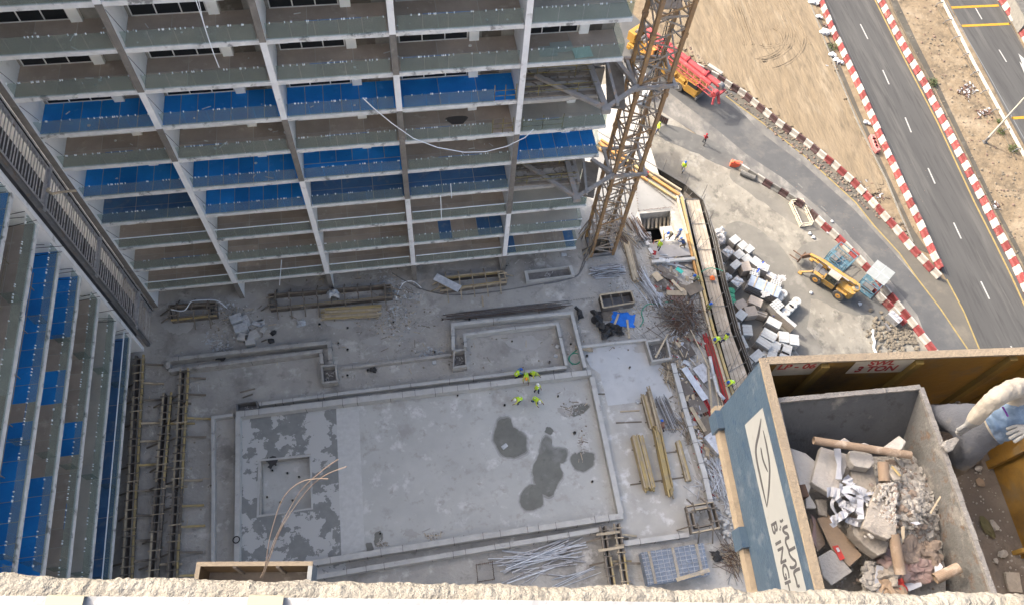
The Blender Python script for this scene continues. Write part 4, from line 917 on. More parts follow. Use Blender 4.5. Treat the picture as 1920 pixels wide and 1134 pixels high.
# scrap plywood and boards between stairwell and rebar tangle
f = zm(1080, 380, 4.725)
sc_items = [((750, 580), (850, 640), 1.5, .55, .35, M_ply, 'dark plywood strip slanting across the top of the scrap heap'), ((790, 640), (870, 680), 1.2, .5, .5, M_ply, 'dark plywood strip under the slanting one'),
            ((730, 690), (800, 740), 1.0, .9, .3, M_ply, 'large dark plywood square at the left of the scrap heap'), ((860, 700), (930, 770), 1.2, .25, .7, M_timbp, 'narrow pale board tipped over the scrap heap'),
            ((840, 800), (945, 800), 1.6, .45, .55, M_timbp, 'pale board across the foot of the scrap heap'), ((700, 630), (740, 680), .8, .6, .45, M_timbp, 'pale rounded board at the left end of the scrap heap'),
            ((850, 740), (940, 760), 1.3, .8, .25, M_timbd, 'grey board frame in the middle of the scrap heap'), ((820, 520), (960, 540), 1.6, .8, .15, M_steel, 'grey sheet at the top of the scrap heap'),
            ((1000, 780), (1090, 740), 1.4, 1.0, .4, M_timbd, 'slatted timber hatch at the right of the scrap heap'), ((900, 590), (935, 615), .6, .35, .5, mat('teal_board', (.05, .4, .33), None), 'small teal sheet on the scrap heap'),
            ((760, 505), (805, 515), .9, .3, .5, M_foil, 'white panel at the top of the scrap heap'), ((870, 840), (930, 860), .9, .7, .2, mat('pinkish_board', (.3, .2, .16), None), 'pinkish board below the scrap heap'),
            ((940, 520), (1040, 560), 1.4, .9, .12, M_ply, 'dark panel at the top right of the scrap heap')]
for (p, q_, L, W, z, m, lab) in sc_items:
    a, c = G(*f(*p), z), G(*f(*q_), z); mid = (a+c)/2; an = math.atan2((c-a).y, (c-a).x); b = MB()
    b.obox(mid, Vector((math.cos(an), math.sin(an), random.uniform(-.12, .12)))*L*.6, Vector((-math.sin(an), math.cos(an), random.uniform(-.15, .15)))*W*.55, (0, 0, .02)); b.build('scrap_board', m, label=lab, category='board')
f = zm(1200, 580, 4.05)
for i, (p, W, L, m, lab) in enumerate((((340, 300), 1.4, 1.7, M_ply, 'dark plywood sheet right of the square pit'), ((440, 730), 1.3, 1.5, M_ply, 'dark plywood sheet half way down the scrap strip'), ((350, 590), .9, 1.4, M_ply, 'crumpled dark sheet against the dividing kerb'),
     ((480, 480), 1.2, 1.6, M_steel, 'grey panel with a white patch below the rolled hose'), ((415, 560), .6, 3.4, M_gal, 'long pale trunking section lying down the scrap strip'), ((510, 880), 1.3, 1.6, M_timbd, 'stack of weathered boards beside the lower red bundle'),
     ((575, 1010), 1.3, 1.8, M_steel, 'grey metal cabinet at the foot of the red steel'), ((440, 830), .35, 2.4, M_timbp, 'pale plank beside the weathered boards'))):
    c = G(*f(*p), .3+.05*i); an = R(-75)+random.uniform(-.2, .2); b = MB(); b.box((c.x, c.y, c.z), (L, W, .05 if i != 6 else .6), an); b.build('scrap_board', m, label=lab, category='board')
q = MB(); rs_ = random.Random(33); ms_ = [M_timbp, M_timbd, M_ply, M_steel, M_red, M_kerb, M_foil]
for (c, sx, sy, n) in (((1256, 528), 22, 26, 110), ((1275, 650), 14, 14, 60), ((1283, 700), 10, 26, 110), ((1300, 770), 11, 34, 150), ((1322, 830), 10, 26, 80), ((1290, 620), 24, 18, 60), ((1225, 470), 10, 20, 40), ((1345, 880), 10, 30, 60)):
    for i in range(n):
        p = G(rs_.gauss(c[0], sx*.8), rs_.gauss(c[1], sy*.8), rs_.uniform(.05, .4)); a_ = R(-72)+rs_.gauss(0, .6); l_ = rs_.uniform(.12, .8); w_ = rs_.choice([.04, .06, .09, .25])*rs_.uniform(.7, 1.4)
        if p.x > 28.6 or (PIT[0] < p.x < PIT[1] and PIT[2] < p.y < PIT[3]): continue
        q.obox(p, Vector((math.cos(a_), math.sin(a_), rs_.uniform(-.2, .2)))*l_/2, Vector((-math.sin(a_), math.cos(a_), rs_.uniform(-.3, .3)))*w_/2, (0, 0, .015), rs_.choice([0, 0, 1, 1, 2, 3, 3, 4, 5, 6]))
q.build('scrap_clutter', ms_, kind='stuff')
# rings / coils near the pit
for i, (x, y, r) in enumerate(((1268, 635), (1276, 631), (1283, 628)) and ((1268, 636, .35), (1276, 631, .45), (1283, 627, .5))):
    b = MB(); c = G(x, y, .1); b.path([c+Vector((r*math.cos(a), r*math.sin(a), .02*i)) for a in np.linspace(0, 6.28*(.8 if i else 1), 14)], .045, 5); b.build('hose_coil', M_gal, label=['smallest', 'middle', 'largest'][i]+' of the three pale rings beyond the square pit', category='hose')
def hose(label, px, r=.03, z=.05, m=M_green, name='hose'):
    b = MB(); pts = [G(x, y, z) for x, y in px]; out = []; n = len(pts)
    for i in range(n-1):
        p0, p1, p2, p3 = pts[max(0, i-1)], pts[i], pts[i+1], pts[min(n-1, i+2)]
        for s in range(5): t = s/5; out.append(.5*((2*p1)+(p2-p0)*t+(2*p0-5*p1+4*p2-p3)*t*t+(3*p1-p0-3*p2+p3)*t**3))
    out.append(pts[-1]); b.path(out, r, 5); return b.build(name, m, label=label, category='hose')
hose('green hose running down past the rebar tangle', [(1262, 564), (1235, 569), (1213, 571), (1203, 585), (1206, 600), (1200, 612)], .05)
hose('green hose coiled in the corner of the right-hand planter', [(1082, 655), (1070, 665), (1068, 676), (1078, 682), (1088, 676), (1086, 664), (1074, 662), (1066, 672), (1074, 683)], .05)
hose('thin green hose crossing the site walkway', [(1315, 510), (1330, 503), (1345, 505), (1356, 509)], .04, .4)
hose('long dark hose curving across the deck below the tower', [(735, 512), (760, 527), (800, 545), (850, 553), (920, 548), (1000, 535), (1075, 520), (1090, 500), (1098, 470)], .05, .05, M_steeld)
hose('pale cord looped over the corner planter formwork', [(320, 580), (345, 582), (358, 566), (372, 563), (395, 562), (410, 565), (425, 577)], .04, .9, M_clip)
hose('pale looped cord right of the long planter formwork', [(742, 562), (748, 545), (758, 530), (775, 528), (790, 540)], .035, .06, M_clip)
hose('curved dark cable between the crane foot and the trough', [(1098, 490), (1085, 515), (1060, 525), (1020, 533)], .06, .05, M_steeld)
# heaps of white waste, bags and sheets
def cloth(label, px, z, m, name='plastic_sheet', cat='plastic sheet', amp=.12, nx=12, ny=9, hump=0):
    g = [G(x, y, z) for x, y in px]; bm = bmesh.new(); V = []; o = random.random()*50
    for j in range(ny+1):
        for i in range(nx+1):
            u, v = i/nx, j/ny; p = g[0]*(1-u)*(1-v)+g[1]*u*(1-v)+g[2]*u*v+g[3]*(1-u)*v
            e = min(u, 1-u, v, 1-v)*4; p = p+Vector((noise.noise(Vector((u*4+o, v*4, 1)))*.25, noise.noise(Vector((u*4, v*4+o, 2)))*.25, amp*(.4+noise.noise(p*1.7+Vector((o, 0, 0)))+.5*noise.noise(p*4.2)) + hump*min(1, e)))
            p.z = max(.02, p.z); V.append(bm.verts.new(p))
    for j in range(ny):
        for i in range(nx): bm.faces.new((V[j*(nx+1)+i], V[j*(nx+1)+i+1], V[(j+1)*(nx+1)+i+1], V[(j+1)*(nx+1)+i]))
    for f_ in bm.faces:
        f_.normal_update()
    me = bpy.data.meshes.new(name); bm.to_mesh(me); bm.free(); c = sum(g, Vector())/4; c.z = 0
    for v in me.vertices: v.co -= c
    me.materials.append(m); o = link(name, me, None, c, label=label, category=cat)
    s = o.modifiers.new('thick', 'SOLIDIFY'); s.thickness = .012
    return o
cloth('bright blue tarpaulin square lying above the square pit', [(1149, 584), (1190, 589), (1188, 615), (1145, 608)], .1, M_tarp, 'tarpaulin', 'tarpaulin', .05)
cloth('heap of shiny black plastic left of the blue tarpaulin', [(1107, 583), (1128, 588), (1134, 622), (1112, 612)], .15, M_blackp, amp=.5, nx=16, ny=14, hump=.3)
cloth('trailing black plastic sheet below the blue tarpaulin', [(1120, 605), (1160, 612), (1170, 628), (1128, 636)], .15, M_blackp, amp=.5, nx=16, ny=14, hump=.2)
cloth('dark crumpled sheet at the planter corner left of the black plastic', [(1078, 577), (1086, 580), (1096, 596), (1084, 600)], .1, M_blackp, amp=.3, hump=.2)
cloth('beige board-like sheet between the black plastic and the tarpaulin', [(1123, 584), (1148, 580), (1146, 602), (1126, 600)], .06, M_timbd, 'dust_sheet', 'dust sheet', .05)
cloth('black sack lying right of the film-wrapped crate', [(1329, 1036), (1345, 1034), (1357, 1048), (1340, 1052)], .15, M_blackp, 'sack', 'sack', .25, hump=.25)
cloth('small black sheet in the left planter trough', [(404, 667), (424, 667), (422, 676), (404, 675)], .2, M_blackp, amp=.1)
cloth('small black bag on the deck under the linking kerb', [(694, 691), (706, 690), (707, 698), (695, 698)], .1, M_blackp, 'sack', 'sack', .2, 6, 5, .15)
cloth('dark bag in the upper left corner of the spa basin', [(503, 863), (520, 861), (522, 876), (508, 884)], -.7, M_blackp, 'sack', 'sack', .2, 6, 5, .15)
cloth('crumpled pale sack beside the white cartons', [(556, 600), (570, 599), (571, 611), (558, 612)], .1, M_foil, 'sack', 'sack', .2, 6, 5, .2)
cloth('clear film bundle on top of the long planter formwork', [(614, 546), (634, 545), (636, 559), (616, 560)], 1.0, M_foil, 'plastic_sheet', 'plastic sheet', .3, 8, 7, .3)
for i, (x, y) in enumerate(((513, 623), (508, 638))):
    b = MB(); b.blob(G(x, y, .12), .26, .3, 1, 0, (1.2, 1, .5)); b.build('black_tray', M_blackp, label=['black tray lying on the deck right of the white cartons', 'small black lump below the black tray'][i], category='tray')
# white cartons heap
f = zm(0, 360, 2.984)
for i, (p, s, a, m) in enumerate((((1325, 715), (1.0, .8, .8), .3, M_foil), ((1350, 765), (1.1, .8, .7), .2, M_foil), ((1375, 720), (.6, .9, .5), .35, M_foil), ((1362, 815), (.9, .7, .5), -.3, M_kerb), ((1400, 830), (.8, 1.0, .5), .1, M_kerb), ((1425, 800), (.7, .8, .45), .5, M_kerb), ((1440, 738), (.9, .4, .2), -.4, M_foil), ((1465, 735), (.5, .4, .2), .2, M_foil), ((1475, 770), (.6, .4, .2), .9, M_kerb), ((1740, 730), (0.01, .01, .01), 0, M_foil))[:9]):
    c = G(*f(*p), s[2]/2); b = MB(); b.box(c, s, a); b.box(c+Vector((0, 0, s[2]/2+.012)), (s[0]*.98, .06, .02), a, 1); b.build('carton', [m, M_steel], bevel=.03, label=['white carton at the far left of the carton heap', 'big white carton at the front left of the heap', 'tall white carton on the right of the big one', 'grey block under the white cartons, left one', 'grey block under the white cartons, nearest one', 'grey block at the right of the carton heap', 'long flat white wrapper right of the carton heap', 'small white wrapper beside the long one', 'tilted grey wrapper below the small white one'][i], category='carton')
q = MB()
for c, n, sx, sy in (((402, 638), 50, 12, 8), ((415, 650), 50, 12, 6), ((740, 590), 120, 14, 22), ((768, 560), 40, 16, 12), ((430, 575), 50, 16, 8), ((725, 520), 60, 12, 12), ((808, 660), 90, 12, 5), ((745, 545), 40, 8, 20), ((240, 960), 10, 5, 10)):
    for i in range(n):
        p = G(random.gauss(c[0], sx), random.gauss(c[1], sy), .05); s = random.uniform(.04, .14)
        q.obox(p, Vector((random.uniform(-1, 1), random.uniform(-1, 1), random.uniform(-.5, .5))).normalized()*s, Vector((random.uniform(-1, 1), random.uniform(-1, 1), .2)).normalized()*s*.7, (0, 0, .015), random.choice([0, 0, 1]))
q.build('white_scraps', [M_foil, M_kerb], kind='stuff')
b = MB(); p0, p1 = G(816, 519, 1.1), G(862, 542, 1.1); b.bar(p0, p1, .75, .05); b.build('metal_sheet', M_gal, label='pale perforated sheet laid across the corner of the yellow planter formwork', category='metal sheet')
for i, (x, y) in enumerate(((1057, 478), (946, 836), (1042, 667), (814, 679), (1196, 753), (1045, 649))):
    b = MB(); c = G(x, y, .1); b.box(c, (.55 if i < 2 else .32, .35, .12), .5*i); b.build('white_tub', M_foil, bevel=.04, label=['white tub on the deck left of the crane foot', 'white bucket lid lying in the large dark puddle', 'white block beside the inner planter wall', 'white tub near the second concrete box', 'round white lid left of the upper timber stack', 'tiny white block inside the right-hand planter'][i], category='tub')
b = MB(); a, c = G(1146, 583, .35), G(1160, 610, .2); b.bar(G(1160, 588, .35), G(1149, 616, .3), .2, .05); b.build('loose_board', M_timbp, label='pale board lying across the left part of the blue tarpaulin', category='timber')
b = MB(); b.bar(G(1176, 599, .25), G(1180, 634, .2), .2, .05); b.build('loose_board', M_timbp, label='pale board pointing away from the lower edge of the blue tarpaulin', category='timber')
for i in range(3): b = MB(); b.bar(G(1078, 648+i*2.4, .2+.06*i), G(1112, 654+i*2, .2+.06*i), .14, .05); b.build('loose_board', M_timbp, label=['rear', 'middle', 'front'][i]+' of three short boards at the corner of the right-hand planter', category='timber')
# stones at lower right
for i in range(26):
    c = G(random.gauss(1364, 9), random.gauss(985, 12), .14+.1*(i % 3)); b = MB(); b.blob(c, random.uniform(.14, .26), .2, 1, 0, (1, .8, .8), random.random()*3); b.build('rubble_stone', M_kerb, label='pale concrete lump in the small pile beside the tilted formwork tower', category='stone', group='pale lumps beside the tilted formwork tower')
# film-wrapped crate of grids
g0 = [G(x, y, 0) for x, y in ((1197, 1040), (1312, 1022), (1324, 1080), (1210, 1100))]; c = sum(g0, Vector())/4
t = thing('wrapped_grid_pallet', 'pallet of blue-grey plastic grids under torn clear film at the bottom', 'pallet', (c.x, c.y, 0))
g1 = [p+Vector((0, 0, 1.0)) for p in g0]
q = MB(); q.prism([(p.x, p.y) for p in g0], 0, .95); q.build('grid_stack', mat('blue_grey_plastic', (.2, .24, .3), (.15, .18, .23), 3, .6), t)
for i in range(11):
    q = MB(); q.bar(g1[0].lerp(g1[1], (i+.5)/11), g1[3].lerp(g1[2], (i+.5)/11), .05, .08); q.build('grid_rib', M_steel, t)
for i in range(8):
    q = MB(); q.bar(g1[0].lerp(g1[3], (i+.5)/8)+Vector((0, 0, .01)), g1[1].lerp(g1[2], (i+.5)/8)+Vector((0, 0, .01)), .05, .08); q.build('grid_rib', M_steel, t)
for s in (.12, .5, .88): q = MB(); q.bar(g1[0].lerp(g1[1], s)+Vector((0, 0, .08)), g1[3].lerp(g1[2], s)+Vector((0, 0, .08)), .22, .05); q.build('cover_board', M_timbp, t)
q = MB(); q.bar(g1[3].lerp(g1[2], .45)+Vector((0, 0, .13)), g1[2]+Vector((0, .3, .13)), .28, .05); q.build('cover_board', M_timbp, t)
M_film = trans('clear_film', (.92, .94, .96), (.5, .54, .6), .13, .3, 1.6, .12)
bm = bmesh.new(); V = []; 
for j in range(13):
    for i in range(19):
        u, v = i/18, j/12; p = g1[0]*(1-u)*(1-v)+g1[1]*u*(1-v)+g1[2]*u*v+g1[3]*(1-u)*v; p = c+(p-c)*1.06; p.z = 1.16+.16*noise.noise(Vector((u*9, v*6, 4)))-(.5 if i in (0, 18) or j in (0, 12) else 0); V.append(bm.verts.new(p-c))
for j in range(12):
    for i in range(18): bm.faces.new((V[j*19+i], V[j*19+i+1], V[(j+1)*19+i+1], V[(j+1)*19+i]))
me = bpy.data.meshes.new('clear_film'); bm.to_mesh(me); bm.free(); me.materials.append(M_film); me.polygons.foreach_set('use_smooth', [True]*len(me.polygons)); link('clear_film', me, t)
b = MB(); g = [G(x, y, .5) for x, y in ((893, 1058), (923, 1053), (927, 1085), (896, 1090))]
t = px_thing('rebar_cage', 'square rusty cage of starter bars in front of the near pool wall', 'rebar', (908, 1070))
for i in range(4):
    q = MB()
    for s in np.linspace(0, 1, 9): p = g[i].lerp(g[(i+1) % 4], s); q.tube((p.x, p.y, 0), (p.x+random.uniform(-.04, .04), p.y+random.uniform(-.04, .04), .75), .018, 4)
    q.tube(g[i], g[(i+1) % 4], .02, 4); q.build('cage_side', M_rust, t)
# black tub rings on pool corner etc
b = MB(); c = G(443, 1011, .9); b.path([c+Vector((.25*math.cos(a), .25*math.sin(a), 0)) for a in np.linspace(0, 6.28, 12)], .04, 5); b.build('hose_coil', M_black, label='small black ring on the left wall of the big pool', category='hose')
for i, (p, q_) in enumerate((((490, 640), (500, 636)), ((1120, 738), (1134, 738)), ((1255, 746), (1262, 742)), ((450, 735), (478, 728)), ((455, 745), (474, 738)))):
    b = MB(); b.bar(G(*p, .06), G(*q_, .06), .1, .08); b.build('loose_board', M_timbd, label=['short dark stick by the black tray', 'short dark stick right of the pool corner', 'short dark stick beside the dividing kerb', 'upper splintered stick above the dark pool-corner box', 'lower splintered stick above the dark pool-corner box'][i], category='timber')
# ------------------------------------------------------------------ deck edge: timber, walkway, fence
tb = thing('edge_formwork', 'long run of yellow timber edge formwork along the deck rim', 'formwork', tuple(edge[1]))
for (pts, wd, m) in (([(1122, 268), (1275, 366)], .3, M_timb), ([(1126, 262), (1278, 358)], .22, M_timbp), ([(1115, 274), (1268, 374)], .2, M_timb), ([(1278, 370), (1293, 440), (1316, 530), (1338, 620), (1368, 720), (1385, 770)], .24, M_timb), ([(1269, 368), (1288, 440), (1309, 530), (1331, 620), (1361, 724), (1378, 780)], .2, M_timbp)):
    g = [G(x, y, .28) for x, y in pts]
    for i in range(len(g)-1):
        n = max(1, int((g[i+1]-g[i]).length/3.4))
        for j in range(n): q = MB(); q.bar(g[i].lerp(g[i+1], j/n+.004), g[i].lerp(g[i+1], (j+1)/n-.004)+Vector((random.uniform(-.04, .04), 0, 0)), wd, .22); q.build('timber_beam', m if random.random() < .8 else mat('orange_timber', (.42, .22, .07), (.3, .17, .07), 1.4, .8), tb)
wk = thing('site_walkway', 'scaffold walkway of worn boards running outside the deck edge', 'walkway', tuple(G(1320, 500)))
L_ = [(1285, 375), (1303, 450), (1322, 530), (1345, 622), (1374, 725), (1388, 772)]; R_ = [(1311, 375), (1330, 450), (1347, 530), (1371, 622), (1400, 700), (1422, 772)]
gL = [G(x, y, -.45) for x, y in L_]; gR = [G(x, y, -.45) for x, y in R_]
M_wboard = mat('walkway_board', (.36, .31, .25), (.28, .24, .19), 1.2, .9, dirt=(.45, .41, .35), dscale=1, rnd=.12)
for i in range(len(gL)-1):
    for j in range(4):
        u0, u1 = j/4+.01, (j+1)/4-.01; q = MB(); P_ = [gL[i].lerp(gR[i], u0), gL[i].lerp(gR[i], u1), gL[i+1].lerp(gR[i+1], u1), gL[i+1].lerp(gR[i+1], u0)]
        P_[2] = P_[2].lerp(P_[1], .006); P_[3] = P_[3].lerp(P_[0], .006)
        q.tpoly(P_, (0, 0, 1), .05); q.build('walkway_board', M_wboard, wk)
for i in range(9):
    t_ = i/8*(len(gL)-1.001); k = int(t_); a, c = gL[k].lerp(gL[k+1], t_-k), gR[k].lerp(gR[k+1], t_-k)
    q = MB(); q.tube(a+Vector((-.1, 0, .12)), c+Vector((.25, 0, .12)), .03, 5); q.build('transom', M_steeld, wk)
    q = MB(); q.tube(a+Vector((0, 0, .1)), c+Vector((.2, 1.4, .3)), .025, 5); q.build('brace', M_steeld, wk)
    q = MB(); q.tube(c+Vector((.3, .2, ZS+.45)), c+Vector((.3, .2, 2.2 if i < 4 else 1.3)), .028, 5); q.build('standard', M_steeld, wk)
    q = MB(); q.tube(a+Vector((0, .5, ZS+.45)), a+Vector((0, .5, 1.7 if i < 3 else .9)), .028, 5); q.build('standard', M_steeld, wk)
for s, z in ((gR, 1.0), (gR, .55)):
    for i in range(len(s)-1): q = MB(); q.tube(s[i]+Vector((.3, 0, z-.4)), s[i+1]+Vector((.3, 0, z-.4)), .025, 5); q.build('ledger', M_steeld, wk)
q = MB(); c = G(1336, 522, -.2); q.blob(c, .35, .4, 1, 0, (1, .9, .5)); q.build('orange_bag', mat('orange_cloth', (.55, .12, .03), None, rough=.8), label='orange bag lying on the walkway boards', category='bag')
# black mesh fence outside the walkway
M_net = mat('black_debris_net', (.035, .033, .03), (.06, .055, .05), 1.5, .9, dirt=(.12, .11, .1), dscale=.8)
fn = thing('net_fence', 'tall fence of black debris netting and steel poles between walkway and block yard', 'fence', tuple(G(1330, 430, ZS)))
FP = [(1120, 248), (1200, 297), (1285, 347), (1318, 376), (1345, 450), (1362, 530), (1386, 622), (1414, 700), (1440, 772)]
gf = [G(x, y, -.1) for x, y in FP]
for i in range(len(gf)-1):
    n = max(1, round((gf[i+1]-gf[i]).length/2.4))
    for j in range(n):
        a, c = gf[i].lerp(gf[i+1], j/n), gf[i].lerp(gf[i+1], (j+1)/n); q = MB()
        q.bar(Vector((a.x, a.y, (-.1+ZS)/2)), Vector((c.x, c.y, (-.1+ZS)/2)), .05, ZS*-1-.1); q.build('net_panel', M_net, fn)
        q = MB(); q.tube((a.x, a.y, ZS), (a.x, a.y, .9 if i > 2 else 1.8), .03, 5); q.build('pole', M_steeld, fn)
        q = MB(); q.tube((a.x, a.y, .02), (c.x, c.y, .02), .035, 5); q.build('top_tube', M_steeld, fn)
for k in range(3):
    g = [G(x, y, -.6-.5*k) for x, y in ((1128, 256+4*k), (1200, 300+4*k), (1282, 350+4*k))]
    for i in range(2): q = MB(); q.bar(g[i], g[i+1], .4, .06); q.build('ledger_board', M_net if k != 1 else M_steeld, fn)
q = MB(); q.tpoly([G(x, y, -1.0) for x, y in ((1284, 350), (1316, 374), (1300, 382), (1280, 376))], (0, 0, 1), .05); q.build('corner_platform', M_ply, fn)
q = MB(); q.tube(G(1212, 332, 0), G(1212, 332, 0)+Vector((0, 0, .8)), .12, 7); q.build('red_post', M_red, label='short red post standing by the yellow edge timber', category='post')
# ================================================================== TOWER CRANE
M_cr = mat('weathered_crane_steel', (.33, .2, .095), (.25, .165, .1), 1.8, .8, dirt=[(.48, .3, .1), (.24, .195, .16)], dscale=.9, dthr=.55)
M_cg = mat('grey_brown_brace', (.34, .29, .235), (.25, .21, .175), 2, .8, dirt=(.42, .28, .13), dscale=1.2)
CC = Vector((18.9, 39.0, 0)); S = 1.1
cr = thing('tower_crane_mast', 'rusty yellow lattice mast of a tower crane rising from the sunlit corner of the deck', 'crane', tuple(CC))
cor = [CC+Vector((x*S, y*S, 0)) for x, y in ((-1, -1), (1, -1), (1, 1), (-1, 1))]
SEC = 1.95; NS = 34; zb = -.6
for i in range(4):
    for s in range(12):
        q = MB(); z0 = zb+s*5.55; q.obox(cor[i]+Vector((0, 0, z0+2.77)), (.135, 0, 0), (0, .135, 0), (0, 0, 2.76)); q.build('mast_leg', M_cr, cr)
        q = MB(); q.obox(cor[i]+Vector((0, 0, z0+.02)), (.18, 0, 0), (0, .18, 0), (0, 0, .18)); q.build('leg_joint', M_cr, cr)
for s in range(NS):
    z = zb+s*SEC
    for i in range(4):
        a, c = cor[i], cor[(i+1) % 4]; up = Vector((0, 0, SEC)); m = (a+c)/2; o = Vector((0, 0, z))
        q = MB()
        q.bar(a+o, m+o+up*.5 if 0 else c+o+up*.5, .095); q.build('diagonal_brace', M_cg if s % 3 else M_cr, cr)
        q = MB(); q.bar(c+o+up*.5, a+o+up, .095); q.build('diagonal_brace', M_cg, cr)
        if s % 3 == 0 or s < 3: q = MB(); q.bar(a+o, c+o, .11); q.build('horizontal_brace', M_cg, cr)
q = MB()
for s in range(NS*6): z = zb+s*SEC/6; q.bar(CC+Vector((-.15, -.5, z)), CC+Vector((.2, -.5, z)), .025)
q.bar(CC+Vector((-.17, -.5, zb)), CC+Vector((-.17, -.5, 66)), .04); q.bar(CC+Vector((.22, -.5, zb)), CC+Vector((.22, -.5, 66)), .04); q.build('ladder', M_cg, cr)
q = MB(); pts = [CC+Vector((.45+.08*math.sin(i*1.7), .5+.06*math.cos(i*2.3), i*1.1)) for i in range(52)]; q.path(pts, .035, 5); q.build('power_cable', M_black, cr)
for zc in (28.5,):
    q = MB(); q.aabb(CC.x-.9, CC.x+.9, CC.y-.2, CC.y+.9, zc, zc+.05); q.build('rest_platform', M_cg, cr)
# base frame of the mast
q = MB()
for i in range(4): q.bar(cor[i]+Vector((0, 0, .15)), cor[(i+1) % 4]+Vector((0, 0, .15+.01*i)), .22, .3)
q.build('base_frame', M_steeld, cr)
for i in range(10):
    q = MB(); a = cor[3 if i % 2 else 0]; q.bar(a+Vector((-.5-random.random()*.4, random.uniform(-.5, .9), .05)), a+Vector((-.15, random.uniform(-.4, .4), random.uniform(1.5, 3.4))), .09, .06); q.build('leaning_board', random.choice([M_timbd, M_timbp, M_steel]), cr)
# ties to the building
M_tie = mat('grey_tie_steel', (.3, .285, .27), (.22, .21, .2), 2, .75, dirt=(.36, .25, .17), dscale=1.5)
for n_, z in enumerate((22.75, 12.82)):
    t = thing('crane_tie', ['upper', 'lower'][n_]+' grey steel tie frame joining the crane mast to an open storey of the tower', 'crane tie', (15, 38, z))
    ring = [CC+Vector((x*1.45, y*1.45, z)) for x, y in ((-1, -1), (1, -1), (1, 1), (-1, 1))]
    for i in range(4): q = MB(); q.bar(ring[i], ring[(i+1) % 4]+Vector((0, 0, .004*i)), .22, .26); q.build('collar_beam', M_tie, t)
    for i in range(4): q = MB(); q.obox(ring[i]+Vector((0, 0, .0)), (.16, 0, 0), (0, .16, 0), (0, 0, .16)); q.build('collar_corner', M_tie, t)
    q = MB(); q.bar(ring[0]+Vector((-.1, -.1, .1)), ring[2], .16, .16); q.build('collar_diagonal', M_tie, t)
    if n_ == 0: N1, F1, F2, F3 = G(1135, 207, z), G(1003, 145, z), G(1098, 108, z), G(1150, 112, z)
    else: N1, F1, F2, F3 = G(1080, 373, z), G(981, 308, z), G(1062, 295, z), G(1108, 302, z)
    up = Vector((0, 0, .15))
    for nm, a, c, w_ in (('strut', N1, ring[0], .28), ('strut', N1, F1, .3), ('slab_beam', N1, F2+Vector((-.1, 1.5, 0)), .42), ('strut', F3, ring[0]+Vector((0, .3, .02)), .3), ('slab_beam', N1+Vector((.9, .2, .0)), F3+Vector((-.6, .6, 0)), .2)):
        q = MB(); q.bar(a+up, c+up, w_, .26); q.build(nm, M_tie, t)
        up = up+Vector((0, 0, .012))
    q = MB(); q.obox(N1+Vector((0, 0, .1)), (.3, 0, 0), (0, .3, 0), (0, 0, .2)); q.build('gusset', M_tie, t)
    q = MB(); q.bar(N1+Vector((.9, .3, -.25)), F3+Vector((.1, 0, -.25)), 1.3, .08); q.build('platform_board', M_timbd, t)
# slack rope between the balconies and the crane, and a cord over the top left balconies
def sag(label, a, c, dip, r=.03, m=M_clip, n=22, name='rope'):
    b = MB(); b.path([a.lerp(c, i/n)+Vector((0, 0, -dip*4*(i/n)*(1-i/n))) for i in range(n+1)], r, 5); return b.build(name, m, label=label, category='rope')
Pp = lambda x, y, Y: GP(x, y, Vector((0, Y, 0)), Vector((0, 1, 0)))
b = MB(); pts = [Pp(x, y, 37.0) for x, y in ((680, 184), (700, 203), (735, 232), (775, 260), (820, 277), (870, 286), (910, 285), (950, 275), (985, 258), (1000, 243))]; b.path(pts, .035, 5); b.build('rope', M_clip, label='long pale rope sagging across the tower balconies towards the crane', category='rope')
b = MB(); b.path([Pp(x, y, 36.8) for x, y in ((367, 0), (378, 32), (390, 70), (402, 105), (411, 127))], .03, 5); b.path([Pp(x, y, 36.8) for x, y in ((372, 0), (381, 40), (389, 68))], .02, 5); b.build('rope', M_clip, label='pale cord hanging over the balconies at the top left', category='rope')
for i, (x0, y0, x1, y1, Y) in enumerate(((528, 488, 524, 535, 37.1), (826, 367, 828, 412, 37.1), (845, 345, 847, 372, 37.1))): b = MB(); b.tube(Pp(x0, y0, Y), Pp(x1, y1, Y), .035, 5); b.build('hanging_cord', M_clip, label=['pale cord hanging below the bottom balcony of the second bay', 'pale cord hanging in front of the fourth bay, longer one', 'pale cord hanging in front of the fourth bay, shorter one'][i], category='cord')
